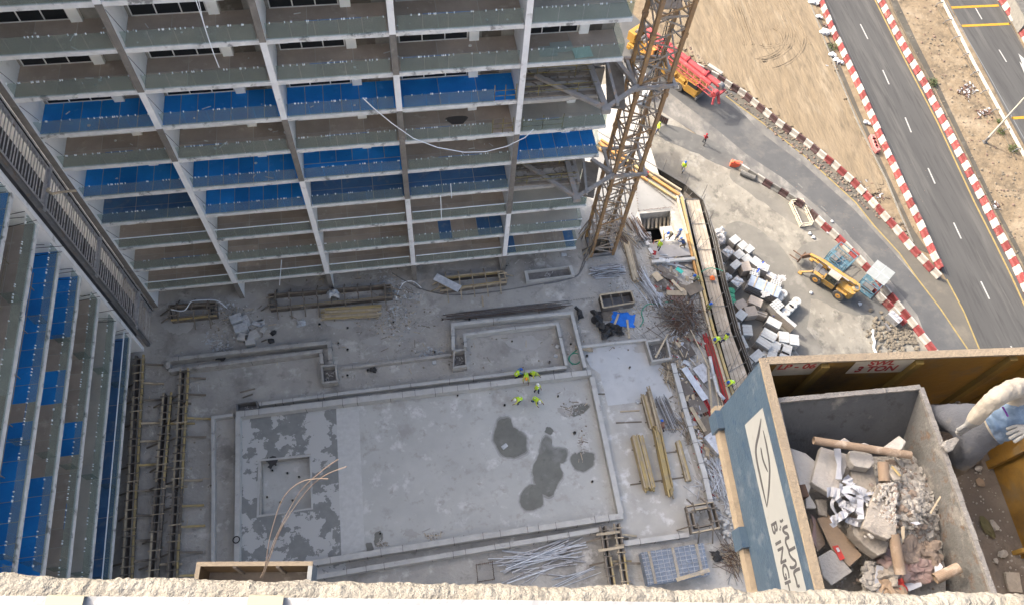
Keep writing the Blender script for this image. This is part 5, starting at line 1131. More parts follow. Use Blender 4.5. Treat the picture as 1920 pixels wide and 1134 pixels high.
# ================================================================== BLOCK YARD
f = zm(1330, 420, 4.537)
M_blk = mat('grey_block', (.36, .33, .3), (.28, .26, .24), 5, .9, rnd=.1)
M_bei = mat('beige_block', (.36, .31, .26), (.3, .26, .22), 5, .9, rnd=.1)
M_top = mat('white_film_top', (.4, .41, .4), (.33, .335, .33), 4, .6, dirt=[(.22, .22, .21), (.3, .28, .24)], dscale=3, dthr=.6, rnd=.06)
M_grey2 = mat('grey_film', (.4, .39, .38), (.3, .29, .285), 4, .6, rnd=.08)
M_ppal = M_timbd
def palmesh(kind, L, W, H):
    p = MB(); 
    for i in range(3): p.box((0, (i-1)*(W/2-.06), .05), (L, .1, .1))
    for i in range(5): p.box(((i-2)*(L/2-.05)/2, 0, .115), (.1, W, .025))
    bl = MB(); n, lay, mm = max(3, round(L/.28)), 5, max(2, round(W/.42))
    for l in range(lay):
        for i in range(n):
            for j in range(mm):
                h = (H-.14)/lay; g = .008; jit = random.uniform(-.008, .008)
                bl.box((-L/2+L*(i+.5)/n+jit, -W/2+W*(j+.5)/mm+jit, .135+h*(l+.5)), (L/n-g, W/mm-g, h-g*.8), 0, 0)
    tp = MB()
    if kind in ('white', 'beige', 'narrow'):
        tp.box((0, 0, H+.012), (L*1.01, W*1.01, .018))
        for i in range(2): tp.box((0, (i-.5)*W*.5, H+.026), (L*1.02, .03, .008), 0, 1)
    if kind == 'white':
        for s in (-1, 1): tp.box((0, s*W*.507, H-.12), (L*1.01, .01, .24), 0, 0)
    if kind == 'dotted':
        tp.box((0, 0, H+.012), (L*1.01, W*1.01, .02))
        for i in range(4):
            for j in range(3): tp.box((-L*.375+L*.25*i, -W*.3+W*.3*j, H+.026), (.13, .13, .01), .78, 1)
    if kind == 'lump':
        for i in range(9): tp.blob((random.uniform(-.35, .35)*L, random.uniform(-.35, .35)*W, H), random.uniform(.16, .26), .3, 1, 0, (1, 1, .5))
    if kind == 'strip':
        for i in range(5): tp.box((0, -W*.4+W*.2*i, H+.05), (L*1.05, W*.14, .1), 0, i % 2)
    return p, bl, tp
pal = [ # zoom x, y, side vector, L, W, H, kind, label
 (218, 133, (58, -43), 1.15, .95, 1.1, 'white', 'white-topped block pallet farthest from the fence at the top of the yard stack'),
 (285, 182, (58, -43), 1.1, .9, 1.1, 'white', 'white-topped block pallet second along the top edge of the yard stack'),
 (340, 212, (50, -40), 1.1, .85, 1.1, 'white', 'white-topped block pallet third along the top edge, nearest the telehandler side'),
 (160, 235, (60, -45), 1.3, 1.1, 1.2, 'lump', 'block pallet in crumpled grey film nearest the fence in the second row'),
 (253, 258, (55, -42), 1.15, .95, 1.1, 'white', 'white-topped block pallet in the middle of the second row'),
 (320, 295, (55, -42), 1.1, .9, 1.1, 'white', 'white-topped block pallet right of the middle in the second row'),
 (395, 318, (38, -42), 1.1, .95, 1.1, 'white', 'slightly turned white-topped pallet at the right end of the second row'),
 (225, 345, (52, -45), 1.25, .8, 1.3, 'white', 'narrow white-topped pallet with tall dark sides below the film-wrapped one'),
 (312, 362, (62, -8), 1.1, 1.25, 1.2, 'beige', 'bare beige block pallet in the middle of the stack'),
 (460, 365, (62, 25), 1.25, 1.0, 1.2, 'dotted', 'white board pallet with dark dots crossed by a blue strap'),
 (388, 412, (55, 15), 1.1, .9, 1.1, 'dotted', 'white board pallet with dark dots left of the grey panel stack'),
 (533, 440, (50, 30), 1.2, .8, .9, 'lump', 'low pallet in yellowish crumpled film at the upper right of the panel stack'),
 (570, 500, (60, 20), 1.1, .8, 1.1, 'dotted', 'white board pallet with dark dots behind the right end of the panel stack'),
 (240, 490, (50, -45), 1.25, 1.1, 1.2, 'lump', 'wrapped grey pallet between the fence and the panel stack'),
 (150, 455, (40, -30), 1.0, .8, .8, 'lump', 'small heap of white-wrapped bags beside the fence'),
 (575, 688, (62, -45), 1.3, 1.1, 1.3, 'dotted', 'tall white dotted pallet below the right end of the panel stack'),
 (395, 655, (80, 35), 1.45, 1.0, 1.2, 'beige', 'brown block pallet below the panel stack with dark joints'),
 (268, 680, (62, -30), 1.3, 1.0, 1.0, 'beige', 'grey-brown block pallet under dusty film near the green drums'),
 (355, 738, (68, -10), 1.3, 1.2, 1.1, 'beige', 'bare brown block pallet in the lower middle of the stack'),
 (437, 762, (60, 20), 1.3, .8, .8, 'strip', 'low pile of loose brown boards beside the bare brown pallet'),
 (272, 770, (40, -45), 1.2, 1.0, 1.3, 'white', 'white-topped pallet with a black gap across its top near the fence'),
 (655, 800, (125, 105), 2.6, .45, 1.3, 'narrow', 'long narrow crate with white top rail and tall brown side'),
 (552, 835, (85, 45), 1.55, .95, 1.1, 'white', 'wide white-topped pallet left of the long narrow crate'),
 (247, 885, (12, 80), 1.5, .45, 1.1, 'white', 'narrow white-topped pallet pressed against the fence, upper one'),
 (325, 898, (57, 3), 1.05, 1.3, 1.1, 'white', 'upright white-topped pallet standing alone beside the fence'),
 (290, 998, (35, 75), 1.5, .6, 1.1, 'white', 'tilted narrow white-topped pallet against the fence, lower one'),
 (510, 940, (83, 45), 1.6, 1.15, 1.2, 'white', 'large white-topped pallet at the head of the lower group'),
 (635, 957, (60, 8), 1.1, 1.3, 1.2, 'white', 'white-topped pallet second from right in the lower group'),
 (722, 980, (58, 8), 1.05, 1.3, 1.2, 'white', 'white-topped pallet farthest right in the lower group'),
 (468, 1005, (85, 55), 1.6, .9, 1.4, 'white', 'white-topped pallet with a tall dark side at the left of the lower group'),
 (572, 1040, (62, 30), 1.25, 1.25, 1.1, 'white', 'white-topped pallet in the centre of the lower group'),
 (652, 1062, (62, 22), 1.2, 1.25, 1.1, 'white', 'white-topped pallet below the rightmost pair of the lower group'),
 (545, 1108, (58, 25), 1.2, 1.1, 1.1, 'white', 'white-topped pallet just above the platform corner, centre one'),
 (492, 1100, (45, 25), 1.0, 1.1, .8, 'white', 'low white-topped pallet just above the platform corner, left of centre'),
 (405, 1115, (70, -60), 1.5, .9, 1.0, 'white', 'white-topped pallet at the lower left tip of the stack, upper layer'),
 (372, 1140, (70, -60), 1.5, .7, .8, 'white', 'white-topped pallet at the lower left tip of the stack, low one by the fence'),
 (625, 1118, (60, 25), 1.2, 1.1, 1.1, 'white', 'white-topped pallet just above the platform corner, right one'),
]
_ends = []
for (zx, zy, sv, L, W, H, kind, lab) in pal:
    zt = ZS+H; c = G(*f(zx, zy), zt); e = G(*f(zx+sv[0], zy+sv[1]), zt); an = math.atan2((e-c).y, (e-c).x)
    c.z = ZS; L *= .92; W *= .9
    t = thing('block_pallet', lab, 'pallet', tuple(c), an, group='stacked pallets in the yard', local=True)
    p, bl, tp = palmesh(kind, L, W, H)
    m1 = M_bei if kind in ('beige', 'narrow', 'strip') else M_blk
    p.build('pallet_base', M_ppal, t); bl.build('block_stack', m1, t, kind='stuff')
    if tp.v: tp.build('wrapping', [{'white': M_top, 'beige': M_bei, 'narrow': M_top, 'dotted': M_top, 'lump': M_foil, 'strip': M_timbd}[kind], M_blk if kind != 'dotted' else M_steeld], t)
# grey panel stack
a, c = G(*f(350, 470), ZS+1.5), G(*f(600, 580), ZS+1.5); mid = (a+c)/2; an = math.atan2((c-a).y, (c-a).x); t = thing('panel_stack', 'large stack of long blue-grey panels with three pale straps amid the pallets', 'panel stack', (mid.x, mid.y, ZS), an, local=True)
M_pan = mat('blue_grey_panel', (.32, .37, .45), (.26, .3, .37), 2, .5, rnd=.1); Lp = (c-a).length
for i in range(13): q = MB(); q.box((random.uniform(-.05, .05), random.uniform(-.05, .05)-.02, .12+i*.107), (Lp, 1.35, .085)); q.build('panel', M_pan if i > 10 else (M_steel if i % 2 else M_steeld), t)
for i in (-1, 0, 1): q = MB(); q.box((i*Lp*.32, -.02, 1.49), (.12, 1.5, .03)); q.build('strap', M_timbp, t)
b = MB(); b.bar(G(*f(405, 412), ZS+1.4), G(*f(462, 322), ZS+1.4), .14, .06); b.build('strap', mat('blue_strap', (.01, .06, .4), None), label='blue strap lying over the two dotted pallets', category='strap')
b = MB(); b.bar(G(*f(545, 780), ZS+.5), G(*f(600, 735), ZS+.5), .16, .08); b.build('strap', mat('blue_strap', (.01, .06, .4), None), label='blue strap beside the long narrow crate', category='strap')
for i, (x, y) in enumerate(((612, 605), (670, 728), (728, 670))):
    c = G(*f(x, y), ZS+.95); q = MB(); c.z = ZS; t = thing('wrapped_roll_pair', ['pair of white film-wrapped rolls beside the right end of the panel stack', 'nearer pair of white film-wrapped rolls at the outer edge of the stack', 'outermost pair of white film-wrapped rolls'][i], 'rolls', tuple(c), R(35), local=True)
    for s in (-1, 1): q = MB(); q.tube((s*.36, 0, 0), (s*.36, 0, .95), .46, 14); q.tube((s*.36, 0, .96), (s*.36, 0, .985), .4, 14); q.tube((s*.36, 0, .986), (s*.36, 0, 1.0), .16, 10, mi=1); q.build('roll', [M_top, M_blk], t)
for i, (x, y) in enumerate(((186, 568), (186, 612), (196, 652))):
    c = G(*f(x, y), ZS+.9); b = MB(); b.tube((c.x, c.y, ZS), (c.x, c.y, ZS+.88), .42, 14); b.tube((c.x, c.y, ZS+.88), (c.x, c.y, ZS+.93), .38, 14); b.blob((c.x, c.y, ZS+.93), .3, .3, 2, 0, (1, 1, .4)); b.build('green_sack', M_grn, label=['uppermost', 'middle', 'lowest'][i]+' of the three round green sacks by the fence', category='sack')
for i, (x, y) in enumerate(((80, 75), (95, 110), (98, 150))):
    c = G(*f(x, y), ZS+.5); b = MB(); b.blob(c, .55, .3, 2, 0, (1, .8, .7)); b.blob(c+Vector((.3, .2, .2)), .35, .3, 1, 0); b.build('rubbish_sack', M_grey2, label=['uppermost', 'middle', 'lowest'][i]+' of the grey rubbish sacks by the upper end of the pallet yard', category='sack')
for (x, y, s, lab) in ((290, 600, .8, 'crumpled dusty film between the brown pallets'), (440, 700, .7, 'crumpled dusty film right of the brown block pallet'), (310, 830, .6, 'crumpled film on the ground below the brown pallets')):
    p = f(x, y); cloth(lab, [(p[0]-7, p[1]-4), (p[0]+7, p[1]-5), (p[0]+8, p[1]+5), (p[0]-6, p[1]+6)], ZS+.3, M_grey2, 'film_scrap', 'plastic film', .35, 8, 7, .2)
b = MB(); c = G(*f(118, 338), ZS+.1); b.blob(c, .18, .3, 1); b.build('white_lump', M_foil, label='small white lump on the ground near the fence', category='rubbish')
# damp and grey patches on the yard, plus one painted shadow
def ypatch(pts, m, z=.006, lab='ground_patch'):
    g = [G(x, y, ZS) for x, y in pts]; out = []; n = len(g)
    for i in range(n):
        p0, p1, p2, p3 = g[i-1], g[i], g[(i+1) % n], g[(i+2) % n]
        for s in range(5): t = s/5; out.append(.5*((2*p1)+(p2-p0)*t+(2*p0-5*p1+4*p2-p3)*t*t+(3*p1-p0-3*p2+p3)*t**3)+Vector((random.uniform(-.12, .12), random.uniform(-.12, .12), 0)))
    sheetpts(lab, out, ZS+z, m)
M_gd = mat('grey_damp_ground', (.1, .1, .096), (.078, .078, .076), .7, .7, bump=.3, dirt=(.14, .135, .125), dscale=.6)
M_gd2 = mat('greyish_trodden_ground', (.155, .147, .13), (.12, .115, .103), .5, .9, bump=.5, dirt=(.19, .18, .16), dscale=.5)
ypatch([(1495, 470), (1560, 450), (1610, 500), (1660, 560), (1700, 600), (1690, 625), (1655, 590), (1600, 590), (1560, 575), (1520, 560), (1505, 600), (1540, 655), (1500, 665), (1480, 600), (1500, 530)], M_gd2)
ypatch([(1598, 562), (1640, 550), (1668, 575), (1690, 600), (1660, 610), (1635, 592), (1606, 585)], M_gd, .009)  # telehandler's cast shadow, painted on the ground as a dark patch
ypatch([(1380, 318), (1430, 345), (1500, 395), (1560, 445), (1540, 450), (1490, 420), (1420, 372), (1370, 335)], M_gd2, .005)
ypatch([(1250, 235), (1330, 262), (1385, 300), (1375, 320), (1310, 290), (1240, 258)], M_gd, .008)
ypatch([(1360, 430), (1400, 420), (1470, 470), (1520, 560), (1500, 640), (1440, 690), (1395, 640), (1370, 520)], M_gd2, .0065)
# telehandler
M_jcb = mat('machine_yellow', (.36, .205, .045), (.3, .175, .045), 2, .65, dirt=[(.22, .17, .1), (.26, .215, .15)], dscale=1.5, dthr=.52)
M_tyre = mat('dusty_tyre', (.1, .095, .09), (.06, .06, .06), 4, .9, dirt=(.2, .18, .16), dscale=3)
M_rim = mat('orange_rim', (.55, .28, .06), None, rough=.6)
pf, pr = G(1530, 523, ZS+.55), G(1572, 553, ZS+.55); ax = (pf-pr).normalized(); nrm = Vector((ax.y, -ax.x, 0)); mid = (pf+pr)/2+nrm*.95
tl = thing('telehandler', 'dusty yellow telehandler with a white-roofed cab parked at the edge of the yard', 'telehandler', (mid.x, mid.y, ZS), math.atan2(ax.y, ax.x), local=True)
for x in (-1.4, 1.4):
    for y in (-.95, .95):
        q = MB(); q.tube((x, y-.22, .62), (x, y+.22, .62), .62, 18)
        for k in range(18): a = k*math.pi/9; q.box((x+.62*math.cos(a), y, .62+.62*math.sin(a)), (.07, .44, .05))
        wv = q.build('wheel', M_tyre, tl)
        q = MB(); q.tube((x, y-.24, .62), (x, y+.24, .62), .3, 12); q.tube((x, y-.26, .62), (x, y+.26, .62), .1, 8, mi=1); q.build('rim', [M_rim, M_steeld], wv)
def part(nm, fn_, m, par, **k): q = MB(); fn_(q); return q.build(nm, m, par, **k)
part('chassis', lambda q: (q.box((0, 0, .75), (3.6, .8, .5)), q.box((1.4, 0, .62), (.2, 1.5, .2)), q.box((-1.4, 0, .62), (.2, 1.5, .2)), q.box((1.9, 0, .8), (.5, 1.3, .5))), M_steeld, tl, bevel=.03)
part('cab_body', lambda q: (q.prism([(-.55, .25), (.95, .25), (.95, 1.05), (-.55, 1.05)], .7, 1.35), q.box((.2, .65, 1.36), (1.3, .7, .02))), M_jcb, tl, bevel=.03)
part('cab_glass', lambda q: q.prism([(-.45, .3), (.8, .3), (.72, 1.0), (-.45, 1.0)], 1.36, 2.3), trans('cab_glass', (.4, .5, .5), (.05, .06, .06), .6), tl)
part('cab_roof', lambda q: (q.prism([(-.5, .25), (.8, .25), (.75, 1.02), (-.5, 1.02)], 2.3, 2.42), q.box((.1, .62, 2.44), (.9, .5, .04))), mat('dusty_cab_roof', (.34, .32, .27), (.27, .25, .21), 3, .8), tl, bevel=.04)
for x, y in ((-.47, .3), (.78, .3), (-.47, 1.0), (.74, 1.0)): part('cab_post', lambda q: q.bar((x, y, 1.3), (x, y, 2.32), .06), M_steeld, tl)
part('engine_pod', lambda q: (q.prism([(-1.2, -1.05), (.7, -1.05), (.8, -.55), (-1.3, -.55)], .75, 1.45), q.box((-.2, -.8, 1.47), (1.2, .4, .05))), M_jcb, tl, bevel=.05)
part('counterweight', lambda q: (q.prism([(-2.55, -.55), (-2.35, -.85), (-1.5, -.9), (-.7, -.75), (-.7, .75), (-1.5, .9), (-2.35, .85), (-2.55, .55)], .7, 1.75), q.tube((-2.3, 0, 1.7), (-2.3, 0, 2.0), .42, 14)), M_jcb, tl, bevel=.08)
part('counterweight_cap', lambda q: (q.tube((-2.3, 0, 2.0), (-2.3, 0, 2.04), .22, 12), q.box((-1.6, -.5, 1.77), (.5, .3, .03))), M_steeld, tl)
part('mudguard', lambda q: [q.box((x, y, 1.32), (1.2, .4, .06)) for x in (-1.4, 1.4) for y in (-.95, .95)], M_jcb, tl)
bo = part('boom', lambda q: (q.bar((-2.0, -.12, 2.15), (2.5, -.12, 2.05), .38, .42)), M_jcb, tl, bevel=.03)
part('boom_stripe', lambda q: q.bar((-1.9, .075, 2.3), (2.4, .075, 2.2), .04, .1), M_steeld, bo); part('hydraulic_ram', lambda q: q.tube((-1.3, .2, 2.35), (1.2, .2, 2.3), .06, 8), M_steel, bo)
part('inner_boom', lambda q: q.bar((2.45, -.12, 2.05), (3.4, -.12, 1.85), .28, .32), M_jcb, tl)
part('boom_head', lambda q: (q.bar((3.3, -.12, 1.9), (3.9, -.12, .9), .3, .35), q.box((3.95, -.12, .75), (.15, 1.2, .7)), q.bar((3.1, -.5, 1.3), (3.8, -.5, 1.1), .12, .12)), M_rust, tl)
for y in (-.5, .25): part('fork', lambda q: q.bar((4.0, y, .45), (5.1, y, .42), .12, .05), M_rust, tl)
part('stabiliser', lambda q: (q.bar((2.1, .7, .9), (3.0, 1.15, .3), .14, .14), q.bar((2.1, -.7, .9), (3.0, -1.15, .3), .14, .14), q.box((3.05, 1.15, .1), (.4, .4, .06)), q.box((3.05, -1.15, .1), (.4, .4, .06))), M_jcb, tl)
part('seat', lambda q: (q.box((.0, .65, 1.6), (.45, .45, .15)), q.box((-.22, .65, 1.85), (.1, .45, .5))), M_black, tl)
part('mirror', lambda q: (q.bar((.85, 1.0, 1.9), (1.15, 1.25, 2.0), .03), q.box((1.18, 1.27, 2.0), (.04, .2, .28))), M_steeld, tl)
# cages
def cage(label, c, side, L, W, H, m, roof=None, floor=True):
    p = G(*c, ZS); e = G(c[0]+side[0], c[1]+side[1], ZS); an = math.atan2((e-p).y, (e-p).x); t = thing('steel_cage', label, 'cage', tuple(p), an, local=True)
    for x in (-L/2, L/2):
        for y in (-W/2, W/2): part('post', lambda q: q.bar((x, y, 0), (x, y, H), .08), m, t)
    for z in (.1, H*.5, H):
        for a, b_ in (((-L/2, -W/2), (L/2, -W/2)), ((L/2, -W/2), (L/2, W/2)), ((L/2, W/2), (-L/2, W/2)), ((-L/2, W/2), (-L/2, -W/2))): part('rail', lambda q: q.bar((*a, z), (*b_, z), .07), m, t)
    for i in range(5): part('infill_bar', lambda q: q.bar((-L/2+L*(i+.5)/5, -W/2, .1), (-L/2+L*(i+.5)/5, -W/2, H), .04), m, t); part('infill_bar', lambda q: q.bar((-L/2+L*(i+.5)/5, W/2, .1), (-L/2+L*(i+.5)/5, W/2, H*.5), .04), m, t)
    if floor: part('floor_sheet', lambda q: q.box((0, 0, .12), (L, W, .03)), m, t); part('inner_box', lambda q: (q.box((-L*.2, 0, .4), (L*.3, W*.6, .5)), q.bar((0, -W/2, H*.5), (L*.3, W/2, H*.5), .06)), M_steeld, t)
    if roof: part('roof_sheet', lambda q: q.box((L*.18, 0, H+.06), (L*.8, W*1.15, .04)), roof, t); part('roof_rib', lambda q: (q.box((L*.18, 0, H+.09), (.03, W*1.15, .02)), q.box((L*.18, .02, H+.095), (L*.8, .03, .02))), M_foil, t)
    return t
M_cb = mat('blue_cage_steel', (.085, .17, .22), (.07, .13, .17), 3, .6, dirt=(.3, .3, .28), dscale=2)
cage('open light blue steel cage beside the telehandler boom', (1570, 492), (26, 22), 2.3, 1.9, 1.7, M_cb)
cage('blue steel cage with a white sheet roof leaning on the slip road barriers', (1630, 535), (14, -16), 2.9, 1.9, 1.9, M_cb, mat('white_roof_sheet', (.25, .27, .27), (.21, .225, .225), 2, .5))
t = cage('cream steel cage lying beside the grimy barriers at the yard edge', (1500, 403), (12, 26), 3.2, 1.4, .7, mat('cream_steel', (.55, .5, .4), (.42, .38, .3), 3, .7, dirt=(.3, .2, .12), dscale=2), floor=False)
# orange plastic barrier, pipes, oddments
b = MB(); c = G(1380, 308, ZS+.4); b.box(c, (1.3, .5, .8), -.4); b.box(c+Vector((.0, 0, .42)), (.7, .3, .1), -.4); b.tube(c+Vector((-.4, 0, .4)), c+Vector((-.4, 0, .6)), .12, 8); b.build('orange_barrier', mat('orange_plastic', (.75, .13, .06), (.62, .12, .07), 3, .6), bevel=.08, label='bright orange plastic barrier at the start of the grimy barrier row', category='barrier')
b = MB(); c = G(1397, 324, ZS+.3); b.tube(c+Vector((-.5, .1, 0)), c+Vector((.9, -.9, 0)), .3, 10); b.build('concrete_pipe', M_bgry, label='grey barrel-like concrete piece next to the orange barrier', category='pipe')
b = MB(); p0, p1 = G(1665, 588, ZS+.45), G(1685, 606, ZS+.45); b.bar(p0, p1, .75, .9); [b.bar(p0.lerp(p1, s)+Vector((0, 0, .47)), p0.lerp(p1, s)+Vector((.25, .25, .47)), .3, .1) for s in (.2, .5, .8)]; b.build('engine_block', M_steel, label='greyish machine part lying beside the inner barrier row', category='machine part')
b = MB(); p0, p1 = G(1658, 606, ZS+.2), G(1668, 620, ZS+.2); b.bar(p0, p1, .25, .4); b.build('dark_post', M_steeld, label='dark post lying left of the greyish machine part', category='post')
b = MB(); b.path([G(x, y, ZS+.08) for x, y in ((1637, 618), (1636, 630), (1640, 640), (1638, 652), (1643, 662))], .14, 6); b.build('sandbag_row', M_foil, label='line of pale torn sandbags below the damp patch', category='sandbag')
for i, (x, y) in enumerate(((1519, 438), (1525, 445), (1521, 549), (1553, 436), (1612, 569), (1560, 415))):
    b = MB(); b.blob(G(x, y, ZS+.12), .22, .3, 1, 0, (1, 1, .6)); b.build('white_lump', M_foil, label='small pale lump of rubbish lying in the open yard', category='rubbish', group='pale lumps in the yard')
f2 = zm(1180, 0, 2.595)
for i, (x, y, s) in enumerate(((905, 10, .8), (960, 155, .9), (930, 80, .5), (995, 265, .6), (1015, 290, .5), (1030, 300, .5), (1160, 595, .45))):
    b = MB(); c = G(*f2(x-8, y), ZS+.2); s *= .75; b.blob(c, s, .35, 2, 0, (1, .8, .5)); b.blob(c+Vector((.3, -.3, 0)), s*.6, .35, 1, 0); b.build('white_sack', M_foil, label=['white sack at the top end of the left barrier row', 'large round white sack against the left barrier row', 'dark-edged sack piece between the two upper sacks', 'first white bag of the cluster below the small bush', 'middle white bag of the cluster below the small bush', 'last white bag of the cluster below the small bush', 'small white bag beside the pink blocks'][i], category='sack')
t = thing('pink_block_row', 'row of pink-red plastic blocks with dark holes beside the left barrier row', 'plastic barrier', tuple(G(*f2(1190, 700), ZS)))
a, c = G(*f2(1180, 668), ZS+.3), G(*f2(1205, 735), ZS+.3)
for i in range(4): part('pink_block', lambda q: q.box(a.lerp(c, (i+.5)/4), (.9, .55, .6), math.atan2((c-a).y, (c-a).x)+.1*i), mat('pinkish_red_plastic', (.5, .16, .15), (.4, .14, .13), 3, .6), t, bevel=.05); part('hole', lambda q: q.tube(a.lerp(c, (i+.5)/4)+Vector((0, 0, .3)), a.lerp(c, (i+.5)/4)+Vector((0, 0, .32)), .1, 8), M_black, t)
# small bushes and debris in the sand
M_leaf = mat('dull_green_leaf', (.05, .075, .025), (.08, .1, .04), 6, .8)
def bush(label, c, r, n=260):
    p = G(*c, ZS); b = MB(); t = thing('small_bush', label, 'bush', tuple(p))
    s = MB()
    for i in range(8): a = random.random()*6.3; s.tube(p, p+Vector((math.cos(a)*r*.7, math.sin(a)*r*.7, r*random.uniform(.4, .9))), .015, 4)
    s.build('stem', M_rust, t)
    for i in range(n):
        v = Vector((random.gauss(0, 1), random.gauss(0, 1), abs(random.gauss(0, .8)))); v = v.normalized()*r*random.uniform(.4, 1.05)*(1+.4*noise.noise(v*2)); q = p+Vector((v.x, v.y, v.z*.8+.05)); l = random.uniform(.04, .09)
        a = Vector((random.uniform(-1, 1), random.uniform(-1, 1), random.uniform(-.5, .5))).normalized()*l; c_ = Vector((random.uniform(-1, 1), random.uniform(-1, 1), random.uniform(-.5, .5))).normalized()*l*.6
        b.add([q-a-c_, q+a-c_, q+a+c_, q-a+c_], [(0, 1, 2, 3)])
    b.build('foliage', M_leaf, t, kind='stuff')
bush('dark green bush against the verge kerb beside the long barrier row', (1747, 157), .8); bush('green weed tuft in the sand left of the lamp post foot', (1876, 249), .6, 150); bush('green weed tuft in the sand beyond the lamp post foot', (1898, 280), .7, 200); bush('low green scrub beside the white sacks at the left barrier row', (1562, 90), .7, 160); bush('greyish weed tuft beside the guardrail above the lamp post', (1872, 229), .4, 90)
q = MB(); rr = random.Random(12)
for c, n, sp in (((1812, 172), 90, 9), ((1845, 212), 70, 8), ((1810, 165), 40, 6), ((1550, 50), 40, 6), ((1570, 118), 40, 6), ((1868, 385), 30, 5), ((1620, 352), 40, 10), ((1650, 372), 30, 8), ((1260, 560), 10, 5)):
    for i in range(n):
        p = G(rr.gauss(c[0], sp), rr.gauss(c[1], sp*.7), ZS+.05); s = rr.uniform(.05, .2); q.obox(p, Vector((rr.uniform(-1, 1), rr.uniform(-1, 1), rr.uniform(-.2, .2))).normalized()*s, Vector((rr.uniform(-1, 1), rr.uniform(-1, 1), .2)).normalized()*s*.4, (0, 0, .03), rr.choice([0, 0, 0, 1, 2]))
q.build('verge_debris', [mat('reddish_debris', (.17, .1, .08), (.1, .07, .06), 3, .9), M_steel, M_foil], kind='stuff')
# guardrail
gr = thing('guardrail', 'weathered steel guardrail on curved posts along the right-hand road', 'guardrail', tuple(G(1847, 146, ZS)))
g = [G(x, y, ZS+.6) for x, y in ((1757, -22), (1769, 5), (1788, 42), (1826, 117), (1866, 190), (1893, 240), (1918, 286), (1935, 318))]; pf_ = zm(1740, 0, 3.778)
M_gr = mat('chalky_guardrail', (.45, .42, .36), (.36, .33, .28), 2, .7)
for i in range(len(g)-1):
    d = (g[i+1]-g[i]); nn = Vector((d.y, -d.x, 0)).normalized()
    for j in range(2): q = MB(); A, B = g[i].lerp(g[i+1], j/2), g[i].lerp(g[i+1], (j+1)/2); [q.bar(A+Vector((0, 0, k*.13))+nn*(.05 if k else .0), B+Vector((0, 0, k*.13))+nn*(.05 if k else 0), .1, .12) for k in (-1, 0, 1)]; q.build('rail_section', M_gr, gr)
dd = (g[4]-g[2]).normalized(); nn = Vector((-dd.y, dd.x, 0)); nn = nn if nn.x < 0 else -nn
for (x, y) in ((112, 20), (172, 142), (232, 262), (302, 382), (370, 510), (440, 640), (512, 775), (590, 915), (668, 1055)):
    p = G(*pf_(x, y), ZS+.6); q = MB(); q.path([p, p+nn*.35+Vector((0, 0, .05)), p+nn*.75+Vector((0, 0, -.1)), p+nn*.95+Vector((0, 0, -.62))], .07, 6); q.build('rail_post', M_steeld, gr)
# lamp post
lp = G(1846.4, 267, ZS); t = thing('lamp_post', 'tall slender lamp post rising out of the sand between the roads', 'lamp post', tuple(lp))
part('pole', lambda q: q.tube(lp, lp+Vector((0, 0, 11.5)), .13, 10, .07), mat('pale_pole', (.5, .46, .38), (.42, .39, .33), 2, .6), t); part('base_plate', lambda q: (q.box(lp+Vector((0, 0, .03)), (.5, .5, .06)), q.tube(lp, lp+Vector((0, 0, .9)), .17, 10)), M_steeld, t)
part('lamp_arm', lambda q: q.tube(lp+Vector((0, 0, 11.4)), lp+Vector((1.8, .5, 11.8)), .05, 8), M_steel, t); part('lamp_head', lambda q: q.bar(lp+Vector((1.7, .47, 11.78)), lp+Vector((2.4, .66, 11.86)), .3, .12), M_steel, t)
# signal cabin roofs at the top right corner
t = thing('ribbed_container', 'grey ribbed metal container roof in the top right corner', 'container', tuple(G(1905, 25, ZS)))
cc = [G(x, y, ZS+2.4) for x, y in ((1888, -12), (1900, 5), (1925, 45), (1950, 40), (1925, -20))]
a, c = G(1896, -14, ZS+2.0), G(1926, 40, ZS+2.0); dn = (c-a).normalized(); sd_ = Vector((dn.y, -dn.x, 0)); sd_ = sd_ if sd_.x > 0 else -sd_; n = int((c-a).length/.22)
part('container_box', lambda q: q.obox((a+c)/2+sd_*1.6+Vector((0, 0, -1.05)), dn*(c-a).length/2, sd_*1.6, (0, 0, .95)), M_bgry, t)
for i in range(n): part('roof_rib', lambda q: q.bar(a+dn*(i+.5)*.22, a+dn*(i+.5)*.22+sd_*3.2, .12, .05), M_bgry, t)
# ================================================================== MOBILE CRANE on the slip road
mo = G(1247, 134, ZS); tp_ = G(1318, 188, ZS); ax = (tp_-mo).normalized()
mc = thing('mobile_crane', 'yellow mobile crane truck with a long red boom folded forward, behind the tower crane mast', 'mobile crane', (mo.x, mo.y, ZS), math.atan2(ax.y, ax.x), local=True)
M_cy = mat('crane_yellow', (.36, .2, .04), (.3, .17, .04), 2, .5, dirt=(.3, .2, .1), dscale=1.5, dthr=.6); M_crd = mat('boom_red', (.34, .055, .06), (.29, .05, .055), 2, .5, dirt=(.36, .12, .11), dscale=1.5)
part('carrier', lambda q: (q.box((0, 0, 1.0), (11.2, 2.5, .5)), q.box((-.6, 0, 1.3), (9.4, 2.6, .12))), M_cy, mc, bevel=.04)
for x in (-4.2, -2.8, 1.6, 3.1):
    for y in (-1.15, 1.15):
        q = MB(); q.tube((x, y-.2, .6), (x, y+.2, .6), .6, 16); wv = q.build('wheel', M_tyre, mc); q = MB(); q.tube((x, y-.22, .6), (x, y+.22, .6), .26, 10); q.build('rim', M_steel, wv)
part('front_cab', lambda q: (q.prism([(3.9, -1.3), (5.7, -1.2), (5.7, -.1), (3.9, -.1)], .7, 1.75), q.prism([(4.1, -1.25), (5.2, -1.2), (5.2, -.15), (4.1, -.15)], 2.3, 2.36)), M_cy, mc, bevel=.05)
